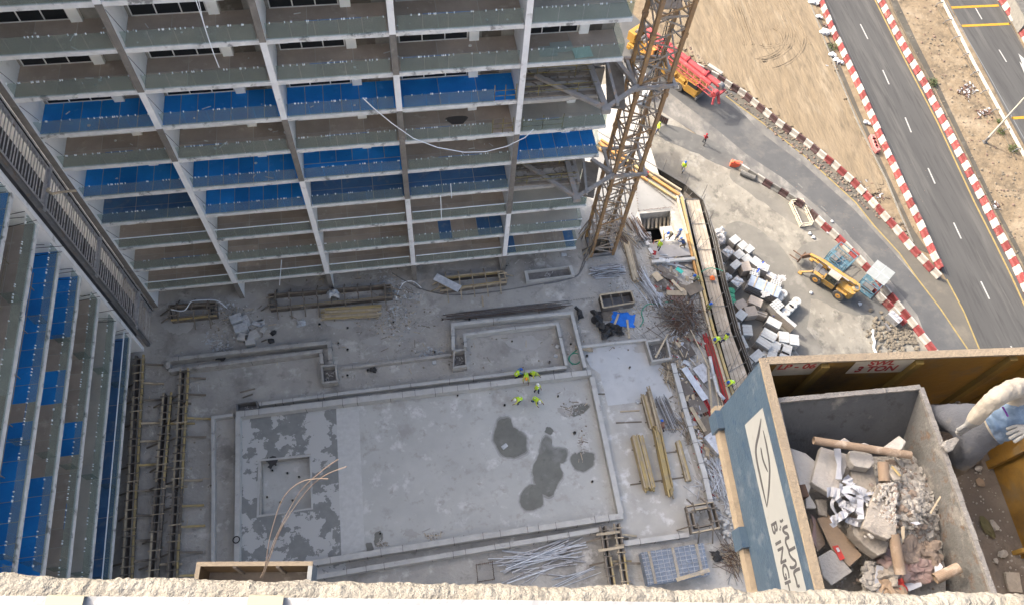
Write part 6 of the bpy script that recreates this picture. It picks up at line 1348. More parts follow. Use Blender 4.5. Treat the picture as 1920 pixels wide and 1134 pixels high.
part('cab_window', lambda q: q.prism([(4.1, -1.24), (5.5, -1.18), (5.3, -.14), (4.1, -.14)], 1.75, 2.3), M_dark, mc)
part('bumper', lambda q: q.box((5.8, 0, .7), (.2, 2.5, .4)), M_steeld, mc)
for x in (-5.3, 2.2): part('outrigger_box', lambda q: q.box((x, 0, .75), (.5, 2.7, .4)), M_cy, mc)
part('tool_box', lambda q: (q.box((1.4, -1.05, 1.6), (1.6, .5, .5)), q.box((3.2, -1.0, 1.6), (.9, .5, .5))), M_cy, mc, bevel=.03)
part('slewing_deck', lambda q: (q.box((-3.0, .2, 1.8), (4.2, 2.4, .5)), q.tube((-2, 0, 1.3), (-2, 0, 1.6), .9, 16)), M_cy, mc, bevel=.05)
part('counterweight', lambda q: (q.box((-5.4, .2, 2.2), (1.1, 2.6, 1.3)), [q.tube((-4.2+i*.55, .2-.9, 2.5), (-4.2+i*.55, .2+.9, 2.5), .26, 10, mi=1) for i in (0, 1)]), [M_cy, M_steeld], mc, bevel=.03)
for i in range(3): part('winch_drum', lambda q: q.tube((-5.0, -.7+i*.75, 2.95), (-5.0, -.25+i*.75, 2.95), .32, 12), M_steeld, mc)
part('crane_cab', lambda q: q.prism([(-3.0, -1.45), (-1.5, -1.45), (-1.3, -.75), (-3.0, -.75)], 1.9, 3.1), mat('orange_cab', (.5, .22, .06), None, rough=.5), mc, bevel=.08)
part('cab_window', lambda q: q.box((-1.35, -1.1, 2.6), (.1, .6, .7)), M_dark, mc)
bm_ = part('boom', lambda q: (q.tube((-4.6, .75, 3.1), (7.3, .75, 2.75), .36, 12), q.tube((-4.0, .1, 3.0), (6.3, .1, 2.7), .26, 12)), M_crd, mc)
for x in (-1, 2, 5): part('boom_collar', lambda q: q.tube((x, .75, 3.0), (x+.25, .75, 2.99), .41, 12), mat('dark_red', (.3, .04, .05), None), bm_)
q = MB(); A = [(-2.5, -.35, 2.6), (-2.5, -1.0, 2.6), (-2.5, -.35, 3.2), (-2.5, -1.0, 3.2)]
for p in A: q.tube(p, (7.6, p[1]-.15, p[2]-.25), .05, 6)
for i in range(20):
    x0_, x1_ = -2.5+i*.505, -2.5+(i+1)*.505; dz = -.25*i/20; dy = -.15*i/20; a_, b_ = (0, 1) if i % 2 else (1, 0); ys_ = (-.35, -1.0)
    q.tube((x0_, ys_[a_]+dy, 3.2+dz), (x1_, ys_[b_]+dy, 3.2+dz), .03, 4); q.tube((x0_, -.35+dy, (2.6, 3.2)[a_]+dz), (x1_, -.35+dy, (2.6, 3.2)[b_]+dz), .03, 4); q.tube((x0_, -1+dy, (2.6, 3.2)[a_]+dz), (x1_, -1+dy, (2.6, 3.2)[b_]+dz), .03, 4); q.tube((x0_, ys_[a_]+dy, 2.6+dz), (x1_, ys_[b_]+dy, 2.6+dz), .03, 4)
q.build('lattice_jib', M_crd, mc)
part('boom_head', lambda q: (q.tube((7.3, .45, 2.7), (7.3, 1.05, 2.7), .45, 12, mi=1), q.tube((7.6, -.9, 2.6), (7.6, -.2, 2.6), .4, 12), q.box((7.9, .3, 2.4), (.3, 1.4, .3))), [M_crd, M_steeld], mc)
part('hook_block', lambda q: (q.bar((8.0, -.4, 2.5), (8.5, -.6, 1.9), .2, .3), q.bar((7.9, -1.1, 2.5), (8.2, -1.4, 1.8), .2, .3), q.blob((8.55, -.62, 1.8), .2)), M_crd, mc)
# white cistern truck and tanks glimpsed between mast and building
t = thing('water_tank_truck', 'white tank and dark truck partly hidden between the tower and the crane mast', 'truck', tuple(G(1160, 150, ZS)))
p = G(1160, 160, ZS)
part('tank', lambda q: (q.tube(G(1146, 132, ZS+1.4), G(1172, 150, ZS+1.4), 1.0, 14)), M_top, t, smooth=False)
part('cab', lambda q: q.bar(G(1140, 195, ZS+1), G(1180, 220, ZS+1), 1.9, 1.6), mat('pale_van', (.5, .5, .5), None, rough=.5), t, bevel=.15)
part('windscreen', lambda q: q.bar(G(1150, 190, ZS+1.85), G(1168, 205, ZS+1.85), 1.3, .1), M_dark, t)
p = G(1142, 222, ZS+.5); b = MB(); b.box(p, (1.6, 2.6, 1.0), .5); b.box(p+Vector((0, -.6, .4)), (1.1, .9, .5), .5, 1); b.build('small_cart', [M_steeld, mat('orange_tarp', (.7, .15, .05), None)], bevel=.1, label='small dark cart with an orange cover near the crane mast', category='cart')
for i, (x, y) in enumerate(((1190, 130), (1205, 145), (1215, 175), (1200, 190), (1185, 205), (1225, 160), (1178, 178))):
    b = MB(); b.blob(G(x, y, ZS+.4), .7, .25, 2, 0, (1, .9, .7)); b.build('bulk_bag', M_foil, label='white bulk bag on the street behind the crane mast', category='bag', group='white bulk bags behind the crane mast')
t = thing('street_sign_board', 'long low board with rows of dark red blocks standing in the yard by the mast', 'sign board', tuple(G(1240, 225, ZS)))
a, c = G(1233, 218, ZS+.7), G(1252, 229, ZS+.7); part('board', lambda q: q.bar(a, c, .12, 1.1), M_bgry, t)
for i in range(6): part('red_panel', lambda q: q.bar(a.lerp(c, (i+.12)/6), a.lerp(c, (i+.85)/6), .16, .85), M_bdrk, t)
b = MB(); p0, p1 = G(1327, 124, ZS+.3), G(1353, 141, ZS+.3); b.bar(p0, p1, .5, .6); b.build('barrier_offcut', M_bwht, label='white barrier piece lying on the sand behind the red boom tip', category='barrier')
# ================================================================== PEOPLE
def skin_mesh(joints, edges, radii, sub=1, root=0):
    me = bpy.data.meshes.new('tmp'); me.from_pydata([tuple(j) for j in joints], edges, []); o = bpy.data.objects.new('tmp', me); col.objects.link(o)
    o.modifiers.new('s', 'SKIN'); sv = me.skin_vertices[0].data
    for i, r in enumerate(radii): sv[i].radius = (r, r) if not isinstance(r, tuple) else r
    sv[root].use_root = True
    sb = o.modifiers.new('d', 'SUBSURF'); sb.levels = sb.render_levels = sub
    dg = bpy.context.evaluated_depsgraph_get(); out = bpy.data.meshes.new_from_object(o.evaluated_get(dg)); bpy.data.objects.remove(o); return out
M_skin = mat('brown_skin', (.2, .11, .07), None, rough=.6); M_boot = mat('dark_boot', (.03, .028, .025), None, rough=.7)
M_hiv = mat('hi_vis_yellow_green', (.5, .75, .03), (.42, .64, .03), 8, .6); M_refl = mat('reflective_band', (.7, .72, .7), None, rough=.4)
CLO = {}
def cloth_m(c):
    if c not in CLO: CLO[c] = mat('cloth_%d' % len(CLO), c, tuple(x*.7 for x in c), 9, .9, rnd=0)
    return CLO[c]
def person(px, z, rz, pose, shirt, trous, vest, helmet, label, group=None):
    p = G(px[0], px[1], z); t = thing('person', label, 'person', tuple(p), rz, group=group, local=True)
    lean, sq, arms, stride = {'stand': (0, 0, .25, .12), 'walk': (.05, 0, .4, .3), 'bend': (.95, .12, .9, .22), 'crouch': (.7, .38, .9, .2), 'point': (.1, 0, 1.4, .15)}[pose]
    hz = .92-sq*1.0
    pel = Vector((0, 0, hz)); dir_ = Vector((math.sin(lean), 0, math.cos(lean))); ch = pel+dir_*.32; nk = pel+dir_*.52; hd = nk+Vector((dir_.x*.9+.15*lean, 0, max(.15, dir_.z))).normalized()*.2
    J = [pel, ch, nk, hd]; E_ = [(0, 1), (1, 2), (2, 3)]; Rr = [.145, .165, .07, .105]; tag = ['t', 's', 's', 'h']
    for s in (-1, 1):
        st = stride*s; hip = pel+Vector((0, s*.1, -.05)); kn = Vector((st*.6+.12+sq*.8, s*.13, hz*.52+.02)); an = Vector((st-.05*sq, s*.13, .09)); to = an+Vector((.17, 0, -.04))
        i = len(J); J += [hip, kn, an, to]; E_ += [(0, i), (i, i+1), (i+1, i+2), (i+2, i+3)]; Rr += [.1, .075, .055, .045]; tag += ['t', 't', 'b', 'b']
        sh = nk+Vector((0, s*.19, 0))-dir_*.05; aa = arms*(1 if s > 0 else .8)+.15*s
        el = sh+Vector((math.sin(aa)*.27, s*.07, -math.cos(aa)*.27)); wr = el+Vector((math.sin(aa+.5)*.25, -s*.03, -math.cos(aa+.5)*.25)); ha = wr+(wr-el).normalized()*.1
        i = len(J); J += [sh, el, wr, ha]; E_ += [(1, i), (i, i+1), (i+1, i+2), (i+2, i+3)]; Rr += [.075, .052, .036, .04]; tag += ['s', 's', 'k', 'k']
    me = skin_mesh(J, E_, Rr, 1); ms = [cloth_m(shirt), cloth_m(trous), M_skin, M_boot]
    me.materials.clear()
    for m in ms: me.materials.append(m)
    ix = {'s': 0, 't': 1, 'h': 2, 'k': 2, 'b': 3}
    for f in me.polygons:
        c = f.center; best = min(range(len(J)), key=lambda i: (J[i]-c).length-Rr[i]*.5); f.material_index = ix[tag[best]]; f.use_smooth = True
    o = link('body', me, t)
    if vest:
        v = MB(); n = 12; rings = []
        up = dir_; side = Vector((0, 1, 0)); fw = side.cross(up)
        for k, (h, a_, b_) in enumerate(((-.06, .175, .2), (.1, .18, .2), (.26, .185, .22), (.42, .15, .21), (.5, .09, .12))):
            rings.append([pel+up*h+fw*math.cos(2*math.pi*i/n)*a_+side*math.sin(2*math.pi*i/n)*b_ for i in range(n)])
        for k in range(4):
            for i in range(n): v.add([rings[k][i], rings[k][(i+1) % n], rings[k+1][(i+1) % n], rings[k+1][i]], [(0, 1, 2, 3)], 1 if k == 1 and i % 3 == 0 else 0)
        v.add([sum(rings[-1], Vector())/n]+rings[-1], [(0, 1+i, 1+(i+1) % n) for i in range(n)])
        v.build('vest', [cloth_m(vest) if vest != 'hv' else M_hiv, M_refl], t)
    if helmet:
        h = MB(); n = 12; hc = hd+Vector((0, 0, .02)); axu = (hd-nk).normalized(); s_ = Vector((0, 1, 0)); f_ = s_.cross(axu); prev = None
        for k in range(5):
            a = k*math.pi/8; r = .135*math.cos(a); ring = [hc+axu*(.13*math.sin(a))+f_*math.cos(2*math.pi*i/n)*r*1.12+s_*math.sin(2*math.pi*i/n)*r for i in range(n)]
            if prev:
                for i in range(n): h.add([prev[i], prev[(i+1) % n], ring[(i+1) % n], ring[i]], [(0, 1, 2, 3)])
            prev = ring
        h.add([hc+f_*.12+s_*.1, hc+f_*.23+s_*.05, hc+f_*.23-s_*.05, hc+f_*.12-s_*.1], [(0, 1, 2, 3)])
        h.build('helmet', cloth_m(helmet), t, smooth=True)
    return t
W_, B_, Y_ = (.75, .76, .74), (.03, .12, .5), (.6, .62, .1); NV = (.03, .05, .12); GY = (.1, .1, .1)
person((1232, 249), ZS, R(200), 'walk', Y_, NV, 'hv', (.5, .6, .1), 'person in a yellow-green vest and dark trousers walking right of the crane mast')
person((1318, 271), ZS, R(60), 'walk', (.3, .03, .04), GY, None, (.3, .03, .04), 'person dressed in dark red walking on the wet strip of the street')
person((1279, 321), ZS, R(230), 'walk', Y_, (.35, .36, .38), 'hv', B_, 'person in a yellow-green vest and blue helmet crossing the open yard beyond the fence')
person((1233, 469), .25, R(40), 'stand', Y_, GY, 'hv', W_, 'person in a yellow-green vest and white helmet on the pale slab by the stairwell')
person((1257, 446), 0, R(200), 'bend', (.3, .25, .15), (.15, .1, .08), None, B_, 'person in brown with a blue helmet bending at the upper right of the stairwell')
person((1269, 449), 0, R(160), 'stand', (.1, .12, .2), NV, None, (.05, .15, .5), 'person in dark blue standing between two workers right of the stairwell')
person((1280, 468), 0, R(120), 'bend', NV, (.2, .15, .1), None, (.06, .15, .45), 'person in navy with a blue helmet at the near right corner of the stairwell')
person((1306, 527), 0, R(180), 'crouch', (.2, .2, .12), GY, (.2, .25, .08), B_, 'person in olive with a blue helmet crouching by the edge timber above the scrap plywood')
person((1324, 585), 0, R(200), 'stand', (.15, .16, .1), GY, (.2, .25, .08), B_, 'person in olive with a blue helmet beside the rebar tangle')
person((1343, 641), 0, R(200), 'bend', Y_, NV, 'hv', B_, 'person in yellow-green and blue helmet bending over the upper red steel')
person((1355, 641), 0, R(150), 'stand', Y_, NV, 'hv', NV, 'person in a yellow-green vest and dark helmet at the deck edge above the red steel')
person((1369, 722), 0, R(190), 'bend', Y_, NV, 'hv', B_, 'person in yellow-green stooping by the deck edge near the blue platform')
person((967, 706), .1, R(20), 'crouch', (.1, .25, .5), NV, 'hv', B_, 'person in blue and yellow-green at the left of the trio on the pool wall')
person((985, 708), .1, R(-100), 'bend', Y_, GY, 'hv', (.8, .35, .05), 'person with an orange helmet in the middle of the trio on the pool wall')
person((997, 703), .1, R(-60), 'crouch', Y_, NV, 'hv', (.3, .4, .1), 'person in a yellow-green vest at the right of the trio on the pool wall')
person((1005, 734), 0, R(-70), 'stand', Y_, NV, 'hv', W_, 'person in a yellow-green vest and white helmet just inside the pool wall')
person((1001, 753), 0, R(-60), 'bend', Y_, (.05, .1, .25), 'hv', W_, 'person in a yellow-green vest bending on the pool floor below the others')
person((975, 753), 0, R(200), 'bend', Y_, NV, 'hv', W_, 'person in a striped yellow-green vest bending on the pool floor, farthest left')
person((1240, 806), 0, R(100), 'crouch', (.25, .14, .1), (.2, .12, .1), None, B_, 'person in brown with a blue helmet crouching between the yellow timber and the steel props')
# ================================================================== FOREGROUND: loading platform, skip, parapet
PB, PT = 57.6, 58.45
O_ = Vector((2.08, 1.66, 0)); ex = Vector((math.cos(R(-5.1)), math.sin(R(-5.1)), 0)); ey = Vector((-.0915, -.9958, 0))
W, D = 1.84, 2.6
M_lblue = mat('scratched_blue_paint', (.045, .073, .108), (.055, .088, .127), 3, .5, bump=.15, bscale=40, dirt=[(.095, .125, .16), (.03, .06, .105)], dscale=5, dthr=.56, dsoft=.1, detail=9)
M_lyel = mat('worn_yellow_ply', (.27, .15, .028), (.2, .115, .03), 3, .6, bump=.15, bscale=30, dirt=[(.09, .058, .03), (.15, .11, .065)], dscale=1.8, dthr=.53, dsoft=.18)
M_lrim = mat('raw_ply_edge', (.3, .245, .175), (.25, .205, .15), 14, .85, bump=.4, bscale=60, dirt=(.19, .165, .13), dscale=9, dthr=.6)
M_lfl = mat('dusty_platform_floor', (.17, .145, .12), (.13, .11, .095), 4, .9, bump=.5, bscale=30, dirt=(.25, .22, .19), dscale=2.5, dthr=.56)
M_sk = mat('scuffed_steel_skip', (.115, .118, .12), (.09, .092, .095), 6, .7, bump=.3, bscale=35, dirt=[(.24, .225, .2), (.07, .068, .065)], dscale=3.5, dthr=.57, dsoft=.1, detail=9)
M_skl = mat('dusty_steel_skip', (.17, .17, .165), (.14, .138, .13), 7, .75, bump=.4, bscale=30, dirt=[(.33, .31, .28), (.16, .11, .08)], dscale=4.5, dthr=.53, dsoft=.12, detail=9)
M_skr = mat('mortar_caked_rim', (.25, .24, .225), (.2, .19, .18), 10, .9, bump=.6, bscale=40, dirt=(.18, .17, .16), dscale=9)
M_sign = mat('dirty_sign_white', (.5, .46, .38), (.42, .38, .31), 5, .7, dirt=(.3, .25, .18), dscale=4); M_logo = mat('dusty_logo_white', (.3, .31, .3), (.26, .27, .265), 3, .7, dirt=(.21, .205, .19), dscale=5, dthr=.6)
M_ink = mat('dark_logo_ink', (.07, .07, .075), None, rough=.7); M_rink = mat('red_paint_letters', (.34, .03, .03), None, rough=.6)
lp = thing('loading_platform', 'blue loading platform with yellow inner walls jutting out at the lower right', 'loading platform', (O_.x, O_.y, PB))
Z = Vector((0, 0, 1))
def at(u, v, z): return O_+ex*u+ey*v+Z*z
def pbox(mb, u0, u1, v0, v1, z0, z1, mi=0): mb.obox(at((u0+u1)/2, (v0+v1)/2, (z0+z1)/2), ex*(u1-u0)/2, ey*(v1-v0)/2, Z*(z1-z0)/2, mi)
def pp(nm, m, par, *bx, **k):
    q = MB()
    for b_ in bx: pbox(q, *b_)
    return q.build(nm, m, par, **k)
pp('floor_plate', M_lfl, lp, (0, W, 0, D, PB-.06, PB)); 
pp('floor_edge', M_lrim, lp, (-.045, W+.045, -.045, .0, PB-.1, PB+.0), (-.042, -.0, 0.0, D, PB-.11, PB-.02))
wl = pp('left_wall', M_lblue, lp, (-.012, .0, -.0, D, PB+.0, PT-.02)); pp('inner_lining', M_lyel, wl, (.002, .014, .02, D, PB, PT-.03))
wb = pp('back_wall', M_lblue, lp, (-.01, W, -.014, -.002, PB, PT-.02)); pp('inner_lining', M_lyel, wb, (.015, W, .0, .012, PB+.001, PT-.03))
wr = pp('right_wall', M_lblue, lp, (W+.002, W+.014, 0, D, PB, PT-.02)); pp('inner_lining', M_lyel, wr, (W-.012, W, .0, D, PB+.002, PT-.03))
pp('rim_board', M_lrim, wl, (-.024, .026, -.02, D, PT-.02, PT)); pp('rim_board', M_lrim, wb, (.027, W+.03, -.026, .022, PT-.021, PT-.001)); pp('rim_board', M_lrim, wr, (W-.02, W+.03, .024, D, PT-.022, PT-.002))
for u in (.37, .98, 1.6): pp('wall_rib', mat('dark_yellow_rib', (.2, .13, .03), (.14, .09, .03), 4, .7), wb, (u, u+.05, .012, .045, PB, PT-.04))
for v in (.45, 1.05): pp('wall_rib', M_lyel, wr, (W-.05, W-.012, v, v+.05, PB, PT-.04))
[pp('corner_patch', M_lblue, lp, (-.062, -.012, v_, v_+.13, PB-.12, PB+.03)) for v_ in (0, .8)]
pp('floor_strip', mat('raised_yellow_ledge', (.36, .22, .05), (.28, .18, .06), 4, .7, dirt=(.18, .13, .08), dscale=3), lp, (W-.1, W-.013, 1.05, 1.075, PB, PB+.1))
# logo band on the blue outer wall
P0, NX = at(-.0135, 0, PB), -ex
def onw(x, y, o=0.0): return GP(x, y, P0+NX*o, ex)
q = MB(); q.tpoly([onw(*p) for p in ((1430, 764), (1511, 1099), (1518, 1130), (1469, 1130), (1464, 1095), (1397, 796))], NX, .002); q.build('logo_band', M_logo, wl)
def ribbon(nm, pts, w0, m, par, fn_, nrm, off=.0026, taper=True, th=.0012):
    P_ = [fn_(x, y, off) for x, y in pts]; out = []; n = len(P_)
    for i in range(n-1):
        p0, p1, p2, p3 = P_[max(0, i-1)], P_[i], P_[i+1], P_[min(n-1, i+2)]
        for s in range(6): t = s/6; out.append(.5*((2*p1)+(p2-p0)*t+(2*p0-5*p1+4*p2-p3)*t*t+(3*p1-p0-3*p2+p3)*t**3))
    out.append(P_[-1]); q = MB(); L = []; N_ = len(out)
    for i, p in enumerate(out):
        t = (out[min(N_-1, i+1)]-out[max(0, i-1)]).normalized(); s = t.cross(nrm).normalized(); w_ = w0*(min(1, .25+4*min(i, N_-1-i)/N_) if taper else 1)/2; L.append((p-s*w_, p+s*w_))
    for i in range(N_-1): a, b_, c, d = L[i][0], L[i][1], L[i+1][1], L[i+1][0]; q.tpoly([a, b_, c, d], nrm, th)
    return q.build(nm, m, par)
for pts, w_ in (([(1427, 784), (1423, 810), (1417.5, 838), (1419, 862), (1428, 905), (1438, 950)], .024), ([(1431, 806), (1438, 838), (1443, 874), (1442, 912), (1438, 950)], .02), ([(1426.5, 838), (1431, 862), (1440, 884)], .018)):
    ribbon('logo_stroke', pts, w_, M_ink, wl, onw, NX)
g3 = lambda x, y: (1380+x/3.858, 840+y/3.858)
for pts, w_ in (([(340, 515), (328, 528), (318, 522)], .014), ([(372, 562), (350, 572), (340, 590), (352, 608), (372, 618), (380, 642), (362, 652), (360, 680), (372, 712), (384, 742)], .019), ([(428, 714), (404, 728), (384, 742), (392, 775), (412, 800), (430, 815), (434, 838), (422, 858), (398, 862), (392, 850)], .017),
                ([(462, 868), (430, 884), (420, 905), (430, 935), (440, 975), (446, 1004)], .018), ([(460, 990), (448, 1000)], .014), ([(316, 582), (322, 590)], .014), ([(320, 564), (326, 571)], .014)):
    ribbon('arabic_stroke', [g3(*p) for p in pts], w_, M_ink, wl, onw, NX, taper=False)
zband = onw(1500, 1020).z-onw(1455, 1020).z
for ch, cx, cy in (('B', 280, 575), ('I', 305, 682), ('N', 332, 772), ('G', 358, 890), ('H', 384, 1010)):
    c = onw(*g3(cx, cy), .0026); hh = .084; o = text_piece('logo_letter', ch, wl, c, ey, Z, hh/.7, M_ink, .0008, bold=.015, sx=1.1)
    co = [v.co for v in o.data.vertices]; m = Vector([(min(v[i] for v in co)+max(v[i] for v in co))/2 for i in range(3)]); m -= NX*m.dot(NX)
    for v in o.data.vertices: v.co -= m
# painted signs on the yellow wall
PY0 = at(0, .0125, PB); NY = ey
def onb(x, y, o=0.0): return GP(x, y, PY0+NY*o, ey)
for pts in (((1460.7, 679.3), (1543.6, 676), (1519.3, 700.3), (1441.4, 703.6)), ((1608, 675), (1717, 672.6), (1692, 696), (1585, 699))): q = MB(); q.tpoly([onb(*p) for p in pts], NY, .002); q.build('sign_plate', M_sign, wb)
def btext(body, bl, br, topy, par=wb):
    a, c = onb(*bl, .003), onb(*br, .003); tp = onb(bl[0]+(bl[1]-topy)*1.0, topy, .003); h = abs((tp-a).z)
    cur = bpy.data.curves.new('tmp', 'FONT'); cur.body = body; cur.size = 1; o = bpy.data.objects.new('tmp', cur); col.objects.link(o); bpy.context.view_layer.update(); wdt = o.dimensions.x; bpy.data.objects.remove(o)
    size = h/.7; L = (c-a).length
    text_piece('painted_lettering', body, par, a, ex, Z, size, M_rink, .0008, sx=L/(wdt*size), bold=.025)
btext('LP - 06', (1455.5, 692), (1524, 689.5), 683.5); btext('SWL', (1625.5, 684.5), (1675, 681.5), 676.5); btext('3 TON', (1600, 696.5), (1674, 692.5), 687)
# the skip
sk = thing('rubble_skip', 'scuffed dark steel skip full of rubble standing on the blue platform', 'skip', (2.6, 1.0, PB))
ZR, ZB2 = 58.35, 57.68
top = [Vector((2.125, 1.43, ZR)), Vector((3.05, 1.395, ZR)), Vector((2.94, .1, ZR)), Vector((1.97, .12, ZR))]
bot = [Vector((2.25, 1.02, ZB2)), Vector((3.02, .98, ZB2)), Vector((2.93, .12, ZB2)), Vector((2.08, .15, ZB2))]
cen = sum(top, Vector())/4
for i, nm in enumerate(('back_plate', 'side_plate', 'front_plate', 'side_plate')):
    a, b_, c, d = top[i], top[(i+1) % 4], bot[(i+1) % 4], bot[i]; n = (b_-a).cross(d-a).normalized(); n = n if n.dot(cen-a) < 0 else -n
    q = MB(); q.tpoly([a, b_, c, d], n, .008); q.build(nm, M_skl if i == 1 else M_sk, sk)
    q = MB(); N8 = 24
    for k in range(N8):
        p0, p1 = a.lerp(b_, k/N8), a.lerp(b_, (k+1)/N8); q.bar(p0+n*.004, p1+n*.004, .03+random.uniform(-.003, .003), .02+random.uniform(-.003, .004))
    q.build('rim', M_skr, sk)
q = MB(); q.tpoly([v for v in bot], Z, .01); q.build('floor_plate', M_sk, sk)
lg = GP(1787, 822, Vector((0, 0, 58.36)), Z); q = MB(); q.tpoly([GP(x, y, Vector((0, 0, 58.37)), Z) for x, y in ((1768, 828), (1788, 821), (1795, 826), (1782, 846), (1772, 850), (1762, 838))], Z, .03); q.build('lifting_lug', M_skr, sk, bevel=.005)
q = MB(); a = top[0].lerp(top[3], .42); q.obox(a+Vector((.02, -.0, -.015)), (.03, 0, 0), (0, .035, 0), (0, 0, .04)); q.tube(a+Vector((.05, -.0, -.015)), a+Vector((.052, 0, -.015)), .012, 8, mi=1); q.build('lifting_lug', [M_rust, M_skr], sk, bevel=.004)
# rubble
h = zm(1440, 780, 3.336)
M_gyp = mat('broken_plaster_board', (.42, .4, .365), (.36, .34, .315), 8, .9, bump=.4, bscale=30, dirt=(.3, .28, .26), dscale=6, dthr=.6)
M_gyp2 = mat('dusty_plaster_board', (.34, .31, .27), (.28, .255, .22), 9, .95, bump=.6, bscale=30, dirt=(.22, .2, .18), dscale=5)
M_card = mat('cardboard', (.3, .22, .15), (.25, .19, .14), 12, .9, bump=.2, dirt=(.35, .3, .25), dscale=6); M_tube = mat('cardboard_tube', (.26, .19, .135), (.225, .168, .12), 9, .8, bump=.2, bscale=60, dirt=(.42, .35, .28), dscale=8)
M_pap = mat('white_paper', (.45, .46, .49), (.38, .39, .42), 12, .8, rnd=.05); M_rst = mat('rubble_grey', (.36, .34, .31), (.28, .265, .24), 14, .95, bump=.5, bscale=60, dirt=(.46, .44, .4), dscale=9, rnd=.15)
M_rst2 = mat('rubble_brown', (.24, .19, .15), (.17, .14, .12), 14, .95, rnd=.15); M_redp = mat('red_label', (.5, .05, .04), (.42, .06, .05), 20, .6); M_pinkf = mat('pinkish_film', (.27, .18, .165), (.24, .19, .17), 20, .6)
def plate(label, pts, z, m, th=.02, tilt=(0, 0), name='board_fragment', cat='fragment', bev=.004):
    c = sum((GP(*h(x, y), Vector((0, 0, z)), Z) for x, y in pts), Vector())/len(pts); n = Vector((tilt[0], tilt[1], 1)).normalized(); q = MB(); q.tpoly([GP(*h(x, y), c, n) for x, y in pts], -n, th)
    return q.build(name, m, bevel=bev, label=label, category=cat)
plate('bottom sheet of dusty rubbish lining the skip', [(140, 300), (700, 260), (1000, 330), (1090, 560), (1100, 900), (1080, 1130), (330, 1130), (200, 640)], 57.9, M_gyp2, .03, name='rubbish_bed', cat='rubble')
plate('long pale board fragment against the left wall of the skip', [(140, 195), (238, 230), (320, 298), (290, 380), (250, 500), (215, 480)], 58.16, M_gyp, .022, (.25, -.05))
plate('largest pale slab with a white strip on it, upper left in the skip', [(332, 188), (515, 240), (480, 350), (425, 505), (290, 425), (272, 410)], 58.18, M_gyp, .05, (.05, .12))
plate('small pointed pale fragment below the left board', [(228, 430), (305, 565), (300, 575), (240, 575)], 58.14, M_gyp, .02)
plate('upright grey fragment at the left of the skip', [(298, 518), (372, 518), (372, 628), (318, 612)], 58.1, M_gyp2, .03)
plate('blocky pale chunk under the long cardboard tube', [(508, 215), (560, 210), (652, 235), (668, 290), (635, 325), (540, 308), (512, 270)], 58.22, M_gyp, .07, (0, .1))
plate('broad sandy slab in the middle of the skip', [(525, 320), (662, 315), (680, 440), (640, 500), (560, 480), (515, 440)], 58.15, M_gyp2, .04, (.05, .1))
plate('pale block leaning in the far right corner of the skip', [(722, 190), (820, 118), (865, 155), (838, 205), (780, 215)], 58.22, M_gyp, .06, (-.2, .3))
plate('small pale block beside the far end of the tube', [(450, 150), (480, 132), (520, 160), (500, 178)], 58.2, M_gyp, .03)
plate('low pale lump behind the middle of the tube', [(580, 170), (605, 162), (640, 178), (620, 190)], 58.22, M_gyp, .03)
plate('flat pale fragment nearest the parapet at the left of the skip', [(315, 880), (398, 832), (455, 882), (530, 970), (400, 1058), (345, 1000)], 58.12, M_gyp, .02, (.1, -.1))
plate('long strip of brown cardboard slanting across the skip', [(308, 640), (375, 608), (590, 868), (512, 940), (400, 832)], 58.1, M_card, .006, (.05, .1), 'cardboard_sheet', 'cardboard')
plate('grey-brown cardboard flap left of the cardboard strip', [(260, 640), (300, 640), (350, 760), (360, 800), (310, 850), (280, 760)], 58.06, M_card, .006, (.2, 0), 'cardboard_sheet', 'cardboard')
plate('large dusty slab half buried in the rubble heap', [(692, 415), (750, 412), (792, 432), (796, 600), (806, 735), (752, 768), (670, 738), (592, 690), (630, 560)], 58.27, M_gyp2, .035, (.08, .16))
plate('pinkish torn wrapper beside the cardboard', [(262, 600), (300, 640), (305, 820), (270, 770), (285, 680)], 58.08, M_pinkf, .003, (.2, .1), 'torn_wrapper', 'wrapper')
plate('red printed label on the cardboard strip', [(402, 812), (438, 804), (482, 888), (452, 900)], 58.125, M_redp, .002, (.05, .1), 'label_sheet', 'label', 0)
plate('white corner of the red label', [(425, 822), (440, 818), (452, 842), (437, 848)], 58.129, M_pap, .002, (.05, .1), 'label_sheet', 'label', 0)
plate('white strip standing on the largest pale slab', [(412, 200), (455, 198), (462, 250), (458, 330), (465, 394), (422, 392), (432, 300), (418, 250)], 58.215, M_pap, .004, (.1, .1), 'paper_strip', 'paper')
plate('brown plasterboard lump with torn edge under the dusty slab', [(525, 680), (600, 690), (700, 760), (760, 790), (740, 850), (690, 870), (620, 820), (540, 740)], 58.2, M_gyp2, .07, (.1, .1))
plate('bluish white paper cone near the parapet', [(680, 928), (735, 940), (742, 980), (690, 1090), (668, 1040)], 58.13, M_pap, .003, (.3, -.2), 'paper_sheet', 'paper')
plate('pale crumpled paper nearest the short tube', [(850, 1045), (950, 1005), (965, 1060), (885, 1092)], 58.12, M_pap, .004, (-.1, .3), 'paper_sheet', 'paper')
plate('pale folded paper beside the short tube', [(1040, 940), (1070, 905), (1098, 940), (1070, 975), (1045, 975)], 58.16, M_pap, .004, (-.3, .3), 'paper_sheet', 'paper')
plate('white flat scrap on the rubble heap', [(888, 662), (935, 655), (962, 670), (930, 680)], 58.27, M_pap, .004, (0, .1), 'paper_scrap', 'paper')
plate('thin timber splinter standing at the right of the heap', [(1012, 600), (1078, 492), (1085, 505), (1024, 610)], 58.3, M_timbp, .006, (0, .2), 'timber_splinter', 'timber')
plate('yellowish splinter on the near part of the heap', [(832, 690), (858, 682), (858, 755), (846, 790), (835, 740)], 58.27, M_timbp, .006, (0, .1), 'timber_splinter', 'timber')
